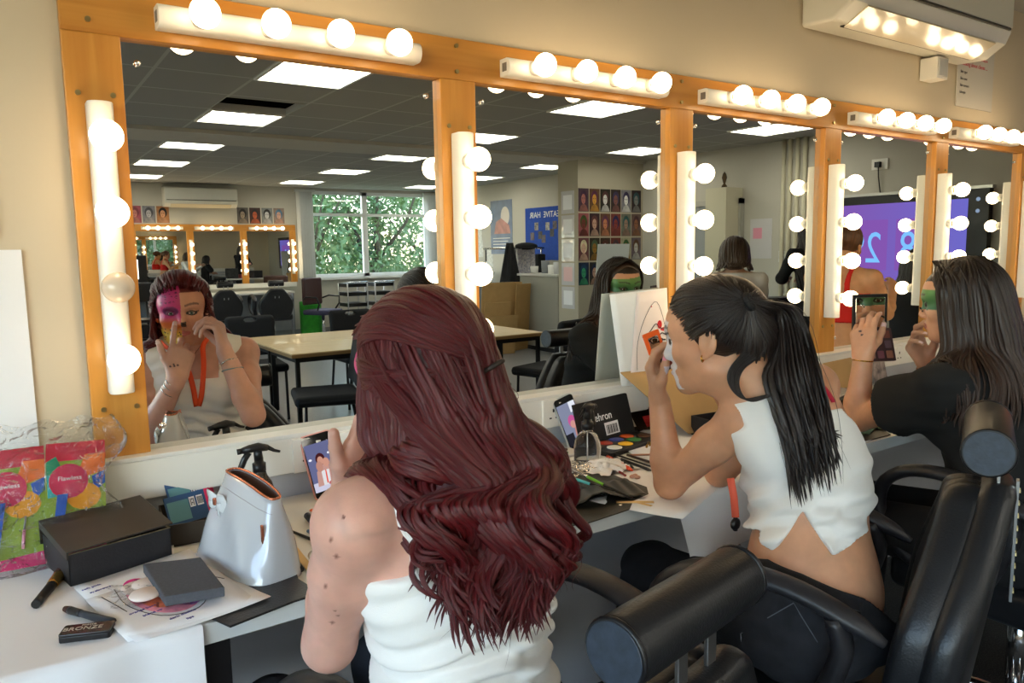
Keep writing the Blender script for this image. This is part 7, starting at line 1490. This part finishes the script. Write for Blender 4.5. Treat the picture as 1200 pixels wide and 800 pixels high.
# end-wall desk with magazines
t = empty('side_desk', (5.6, -2.75, 0), 0, 'dark desk with white top beyond the person in the white top', 'desk'); MB().box(-.55, .9, -.35, .35, .72, .75).build('desk_top', LAM, t); 
for sx in (-.5, .85):
    for sy in (-.3, .3): MB().cbox((sx, sy, .36), (.03, .03, .72)).build('leg', MATTE, t)
for i, (x, y, c_, h_) in enumerate(((5.3, -2.6, (40,40,44), .28), (5.65, -2.5, (170,60,70), .10), (5.95, -2.6, (30,30,34), .2))): q = empty('make_up_case', (x, y, .75), .2*i, '%s make-up case on the white-topped desk' % ('open black', 'low red', 'tall black')[i], 'case', 'cases on the side desk'); MB().box(-.15, .15, -.1, .1, 0, h_).build('case_body', mat('case_%d' % i, c_, .5, var=.7 if i == 0 else .1, vs=18), q, bevel=.008)
# ---------------------------------------------------------------- outside: trees, pale building
LEAFS = mat('tree_leaves', (140,164,104), .5, var=.6, vs=.9, var2=(88,120,74)); BARK = mat('bark', (92,78,62), .9)
def tree(name, loc, h, r, n, seed, lab):
    rs = np.random.RandomState(seed); t = empty(name, loc, 0, lab, 'tree', 'trees outside the far window'); MB().sweep([(0,0,0), (.1,0,h*.4), (.0,.1,h*.75)], [.16, .11, .05], 10).build('trunk', BARK, t)
    for k in range(6): a = rs.uniform(0, 6.28); MB().sweep([(0,0,h*rs.uniform(.3,.6)), (r*.5*math.cos(a), r*.5*math.sin(a), h*rs.uniform(.6,.75)), (r*.85*math.cos(a), r*.85*math.sin(a), h*rs.uniform(.7,.95))], [.06, .035, .012], 6).build('branch', BARK, t)
    cen = [(rs.normal(0, r*.5), rs.normal(0, r*.5), h*rs.uniform(.28, 1.0)) for _ in range(46)]; P = []; F = []
    for i in range(n):
        c_ = cen[rs.randint(len(cen))]; p = np.array(c_)+rs.normal(0, r*.16, 3); d = nrm(rs.normal(0, 1, 3)); e = nrm(np.cross(d, rs.normal(0, 1, 3))); s_ = rs.uniform(.05, .10); b = len(P); P += [p-d*s_, p+e*s_*.45, p+d*s_, p-e*s_*.45]; F.append((b, b+1, b+2, b+3))
    me = bpy.data.meshes.new('foliage'); me.from_pydata([tuple(x) for x in P], [], F); me.materials.append(LEAFS); o = bpy.data.objects.new('foliage', me); COL.objects.link(o); o.parent = t; o['kind'] = 'stuff'
tree('garden_tree', (5.6, -15.2, -1.4), 5.2, 1.5, 7000, 1, 'large leafy tree left of the window bar outside'); tree('garden_tree', (7.7, -15.6, -1.4), 5.6, 1.7, 8000, 2, 'large leafy tree right of the window bar outside'); tree('garden_tree', (10.3, -17.5, -1.4), 5.0, 1.7, 7000, 3, 'farther tree at the right outside the window')
t = empty('pale_building', (5.2, -22., -1.5), 0, 'pale rendered building beyond the trees outside', 'building'); MB().box(-3.2, 3.2, -1, 1, 0, 4.2).build('wall', mat('cream_render', (226,216,196), .9), t); MB().box(-3.4, 3.4, -1.2, 1.2, 4.2, 4.5).build('roof_edge', mat('roof_brown', (150,120,100), .8), t); MB().box(-1.2, -.3, .99, 1.02, 1.2, 3.0).build('building_window', mat('dark_glass', (60,70,84), .1), t); MB().box(.8, 1.9, .99, 1.02, 0, 2.3).build('building_door', mat('blue_door', (110,140,170), .5), t)
g = MB().box(-8, 22, -30, RY1-.4, -1.55, -1.5); tag(g.build('garden_ground', mat('garden_green', (90,110,60), .95, var=.4, vs=.5)), kind='structure')
# ---------------------------------------------------------------- people farther off (seen in the mirrors)
def far_person(loc, face, label, top, topc, skin, hairc, sit=True, hair_len=.18, reach=None, legs=(30,30,34), hs=1., bun=False, straps=False, hd=None, zp=None):
    f = nrm((math.cos(face), math.sin(face), 0)); r = np.cross(f, (0,0,1)); root = empty('person', loc, 0, label, 'person'); b = A3(*loc)
    zp = zp or (.60 if sit else .92); pel = b+A3(0,0,zp); ch = pel+f*.04+A3(0,0,.37); nb = pel+f*.06+A3(0,0,.53); C = pel+f*.10+A3(0,0,.66); B = basis(f+A3(0,0,-.1), .12)
    LS, RS = nb-r*.165-A3(0,0,.05), nb+r*.165-A3(0,0,.05); T, R1, R2 = torso(pel, ch, nb, r, 1., 1., .8); T.cap(LS, nb-A3(0,0,.02), .048, .05, .03); T.cap(RS, nb-A3(0,0,.02), .048, .05, .03)
    re = reach if reach is not None else .30; LE, RE = LS-A3(0,0,.20)+f*.12-r*.04, RS-A3(0,0,.20)+f*.12+r*.04; LW, RW_ = LE+f*.22*(1 if re else .3)+A3(0,0,re*.4)+r*.05, RE+f*.22*(1 if re else .3)+A3(0,0,re*.4)-r*.05
    S = Sdf().add(T); arm(S, LS, LE, LW); arm(S, RS, RE, RW_); neck(S, nb, C, B); H, L_ = head(C, B, 1.); S.add(H)
    for W_, E_, l_ in ((LW, LE, True), (RW_, RE, False)): h_, _, _ = hand(W_, W_-E_, A3(0,0,-1)*.6+(r if l_ else -r)*.6, l_, [(.4, .5, .3)]*4, (.8, .4, .4)); S.add(h_)
    parented(body(root, S, [(*ball_box(C, .16), .0055)], .010, col=skin_cols(skin, (basic_face(C, B, 1.),))), root)
    def sl(P): return (np.where(np.linalg.norm(P-LW, axis=1) < .12, .012-0*P[:, 0]+(.05-np.linalg.norm(P-LW, axis=1)), -1.)) if False else np.full(len(P), -1.)
    Ts = Sdf().add(T)
    if top == 'long': arm(Ts, LS, LE, LW*.93+LE*.07); arm(Ts, RS, RE, RW_*.93+RE*.07)
    if top == 'tee': Ts.cap(LS, LS*.4+LE*.6, .058, .062, .03); Ts.cap(RS, RS*.4+RE*.6, .058, .062, .03)
    if straps: cut = lambda P: np.maximum(np.abs((P-ch)@r)-.11-.3*np.clip((ch[2]+.05-P[:, 2])/.08, 0, 1), np.where(np.abs(np.abs((P-ch)@r)-.07) < .012, -1, P[:, 2]-(ch[2]+.03)))
    else: cut = lambda P: P[:, 2]-(nb[2]+.005)
    zb = ch[2]-.13 if straps else pel[2]-.02
    F = Fn(Ts, .012, (cut, lambda P: zb-P[:, 2])); Vt, Fc = surface(F, *Ts.bounds(.03), .010); parented(mesh_obj('shirt', [(Vt, Fc)], mat('shirt_%d_%d_%d' % topc, topc, .9, bump=.2, bs=200), root), root)
    J = Sdf(); J.ell(pel, (.185, .14, .14), np.stack([r, f, A3(0,0,1)]), .05)
    for q in (-1, 1):
        hp = pel+r*.09*q
        if sit: k_ = hp+f*.42; an = k_+A3(0,0,-.48)+f*.02; an[2] = b[2]+.10
        else: k_ = hp+A3(0,0,-.40)+f*.02; an = A3(hp[0], hp[1], b[2]+.09)
        J.cap(hp, k_, .085, .062, .04); J.cap(k_, an, .060, .045, .02); J.cap(an+A3(0,0,-.04), an+f*.15+A3(0,0,-.055), .038, .03, .02)
    Vt, Fc = surface(J, *J.bounds(), .013); parented(mesh_obj('trousers', [(Vt, Fc)], mat('legs_%d_%d_%d' % legs, legs, .9), root), root)
    HM = hair_mat('far_hair_%d' % hairc[0], tuple(int(x*.4) for x in hairc), hairc); fl = faceloc(C, B, 1.); hb = Sdf(); hb.ell(L_(0, -.02, .04), A3(.088, .10, .092), B, .02)
    if bun: hb.ell(L_(0, -.11, .03), A3(.05, .045, .05), B, .02)
    else: hb.ell(L_(0, -.06, -.04), A3(.09, .065, .09), B, .04)
    Vt, Fc = surface(Fn(hb, 0., (lambda P: fl(P)[:, 1]-(.032+.4*np.clip(fl(P)[:, 2]-.02, 0, .06)),)), *ball_box(L_(0, -.03, 0), .2), .008); o = mesh_obj('hair', [(Vt, Fc)], HM, root); aa = o.data.attributes.new('Hv', 'FLOAT_VECTOR', 'POINT'); q = fl(Vt); aa.data.foreach_set('vector', np.stack([q[:, 2]*4, np.arctan2(q[:, 0], q[:, 1])/2, q[:, 0]*0], 1).astype(np.float32).ravel()); parented(o, root)
    if not bun:
        FH = Sdf().add(S).add(hb).add(Ts); paths, rad, off = [], [], []
        for i in range(90):
            a = U(-2.1, 2.1); sx, cy = math.sin(a), -math.cos(a); paths.append([L_(0, U(-.05, .04), .128), L_(.09*sx, .095*cy-.01, .05), L_(.10*sx, .10*cy-.015, -.05), L_(.115*sx, .11*cy-.02, -.07-hair_len*.5), L_(.12*sx, .11*cy-.03, -.07-hair_len*U(.85, 1.1))]); rad.append(U(.009, .014)); off.append(U(.001, .01))
        hair_obj('hair_locks', make_locks(FH, paths, rad, off, lambda i, t, P: r*np.sin(t*14+i)*.008*t, 6, .5, 22), HM, root)
    return root
if not os.environ.get("NOPPL"):
    far_person((4.28, -1.74, 0), -.75, 'person with shoulder-length brown hair in a white long-sleeved top, sitting', 'long', (226,224,222), (206,160,134), (84,62,46), True, .05, zp=.70)
    far_person((3.89, -.70, .0), -.18, 'person in a red strappy top leaning over another seated person', 'tank', (214,40,36), (214,160,120), (120,76,46), True, .10, .3, (60,70,96), bun=True, straps=True, zp=.75)
    far_person((4.95, -.86, 0), .15, 'seated person in black with dark hair being made up', 'tee', (24,24,26), (206,150,120), (40,28,22), True, .08, 0.)
    far_person((5.68, -2.05, 0), -1.2, 'standing person in black with very long dark hair', 'long', (22,22,24), (206,160,140), (40,30,26), False, .42, 0., zp=.86)
# ================================================================ CAMERA, WORLD
cd = bpy.data.cameras.new('camera'); co = bpy.data.objects.new('camera', cd); COL.objects.link(co)
cd.sensor_width = 36.; cd.sensor_fit = 'HORIZONTAL'; cd.lens = FL/1200*36; cd.clip_start = .05; cd.clip_end = 200
right, down, fwd = RW[:, 0], RW[:, 1], RW[:, 2]
M = Matrix(((right[0], -down[0], -fwd[0], CAM[0]), (right[1], -down[1], -fwd[1], CAM[1]), (right[2], -down[2], -fwd[2], CAM[2]), (0,0,0,1)))
co.matrix_world = M; SC.camera = co
w = bpy.data.worlds.new('sky'); SC.world = w; w.use_nodes = True; nt = w.node_tree
sky = nt.nodes.new('ShaderNodeTexSky'); sky.sky_type = 'NISHITA'; sky.sun_disc = False; sky.sun_elevation = math.radians(42); sky.sun_rotation = math.radians(200)
nt.links.new(sky.outputs[0], nt.nodes['Background'].inputs[0]); nt.nodes['Background'].inputs[1].default_value = 1.3
sl = bpy.data.lights.new('sun', 'SUN'); sl.energy = 4.; sl.angle = .02; sl.color = (1, .95, .85); so = bpy.data.objects.new('sun', sl); COL.objects.link(so); so.rotation_euler = (math.radians(42), 0, math.radians(35))
vs_ = SC.view_settings; vs_.view_transform = 'Standard'; vs_.look = 'None'; vs_.exposure = 0.4; vs_.gamma = 1.; vs_.use_curve_mapping = False

# ---------------------------------------------------------------- pieces that belong to a part go one level down
def subpart(child, part, only=None):
    for r_ in [o for o in bpy.data.objects if o.parent is None]:
        if only and not r_.name.startswith(only): continue
        kids = list(r_.children); hosts = [k for k in kids if k.name.split('.')[0] == part]
        if not hosts: continue
        for k in kids:
            if k.name.split('.')[0] != child: continue
            ck = Vector(k.data.vertices[0].co) if k.type == 'MESH' and len(k.data.vertices) else Vector()
            ck = k.matrix_parent_inverse @ k.matrix_basis @ ck
            def dist(h): c_ = Vector(); vs_ = h.data.vertices; n_ = min(len(vs_), 40); [c_.__iadd__(vs_[int(i*len(vs_)/n_)].co) for i in range(n_)]; return ((h.matrix_parent_inverse @ h.matrix_basis @ (c_/n_))-ck).length
            h = min(hosts, key=dist) if len(hosts) > 1 else hosts[0]
            mpi = (h.matrix_parent_inverse @ h.matrix_basis).inverted() @ k.matrix_parent_inverse; k.parent = h; k.matrix_parent_inverse = mpi
for c_, p_ in (('bulb_collar','socket'), ('bulb','socket'), ('end_slot','bar_housing'), ('mirror_clip','mirror_glass'), ('switch','socket_plate'), ('pin_holes','socket_plate'), ('iris','eyeball'), ('pupil','eyeball'), ('seam','jeans'), ('belt_loop','jeans'),
    ('headrest_cap','headrest'), ('cap_rim','headrest'), ('arm_strut','armrest'), ('castor','base_leg'), ('notch','ratchet_strip'), ('picture_hair','print_sheet'), ('picture_body','print_sheet'), ('picture_face','print_sheet'), ('picture_eye','print_sheet'), ('picture_mouth','print_sheet'),
    ('screen_part','glass'), ('screen','glass'), ('lettering','palette_lid'), ('barcode_bars','palette_lid'), ('barcode_label','palette_lid'), ('paint_pan','palette_base'), ('lettering','case_lid'), ('nozzle','spray_head'), ('trigger_lever','spray_head'), ('spur','spray_head'), ('bow_knot','bow'), ('zip_pull','zip'), ('lid_mirror','lid'), ('powder','base'), ('pan','base'),
    ('shading','sheet'), ('pencil_line','sheet'), ('handwriting','sheet'), ('shading','drawing_sheet'), ('pencil_line','drawing_sheet'), ('barcode','card_sheet'), ('code_marks','card_sheet'), ('card_panel','card_sheet'), ('card_band','card_sheet'), ('print','card'), ('sponge','card'), ('heading','sheet'), ('line','sheet'), ('air_flap','casing'), ('vent_slot','casing'), ('front_panel','casing'), ('intake_gap','casing'), ('digit_tile','screen_panel'), ('digits','screen_panel'), ('watch_face','watch_strap'), ('press_stud','roll_base'), ('lid','tray') , ('cut_edge','tray'), ('door_handle','door_leaf'), ('window_pane','window_frame'), ('title','board_felt'), ('pinned_print','board_felt'), ('tape','board'), ('panel_bulb','lit_panel'), ('picture','page')):
    subpart(c_, p_)
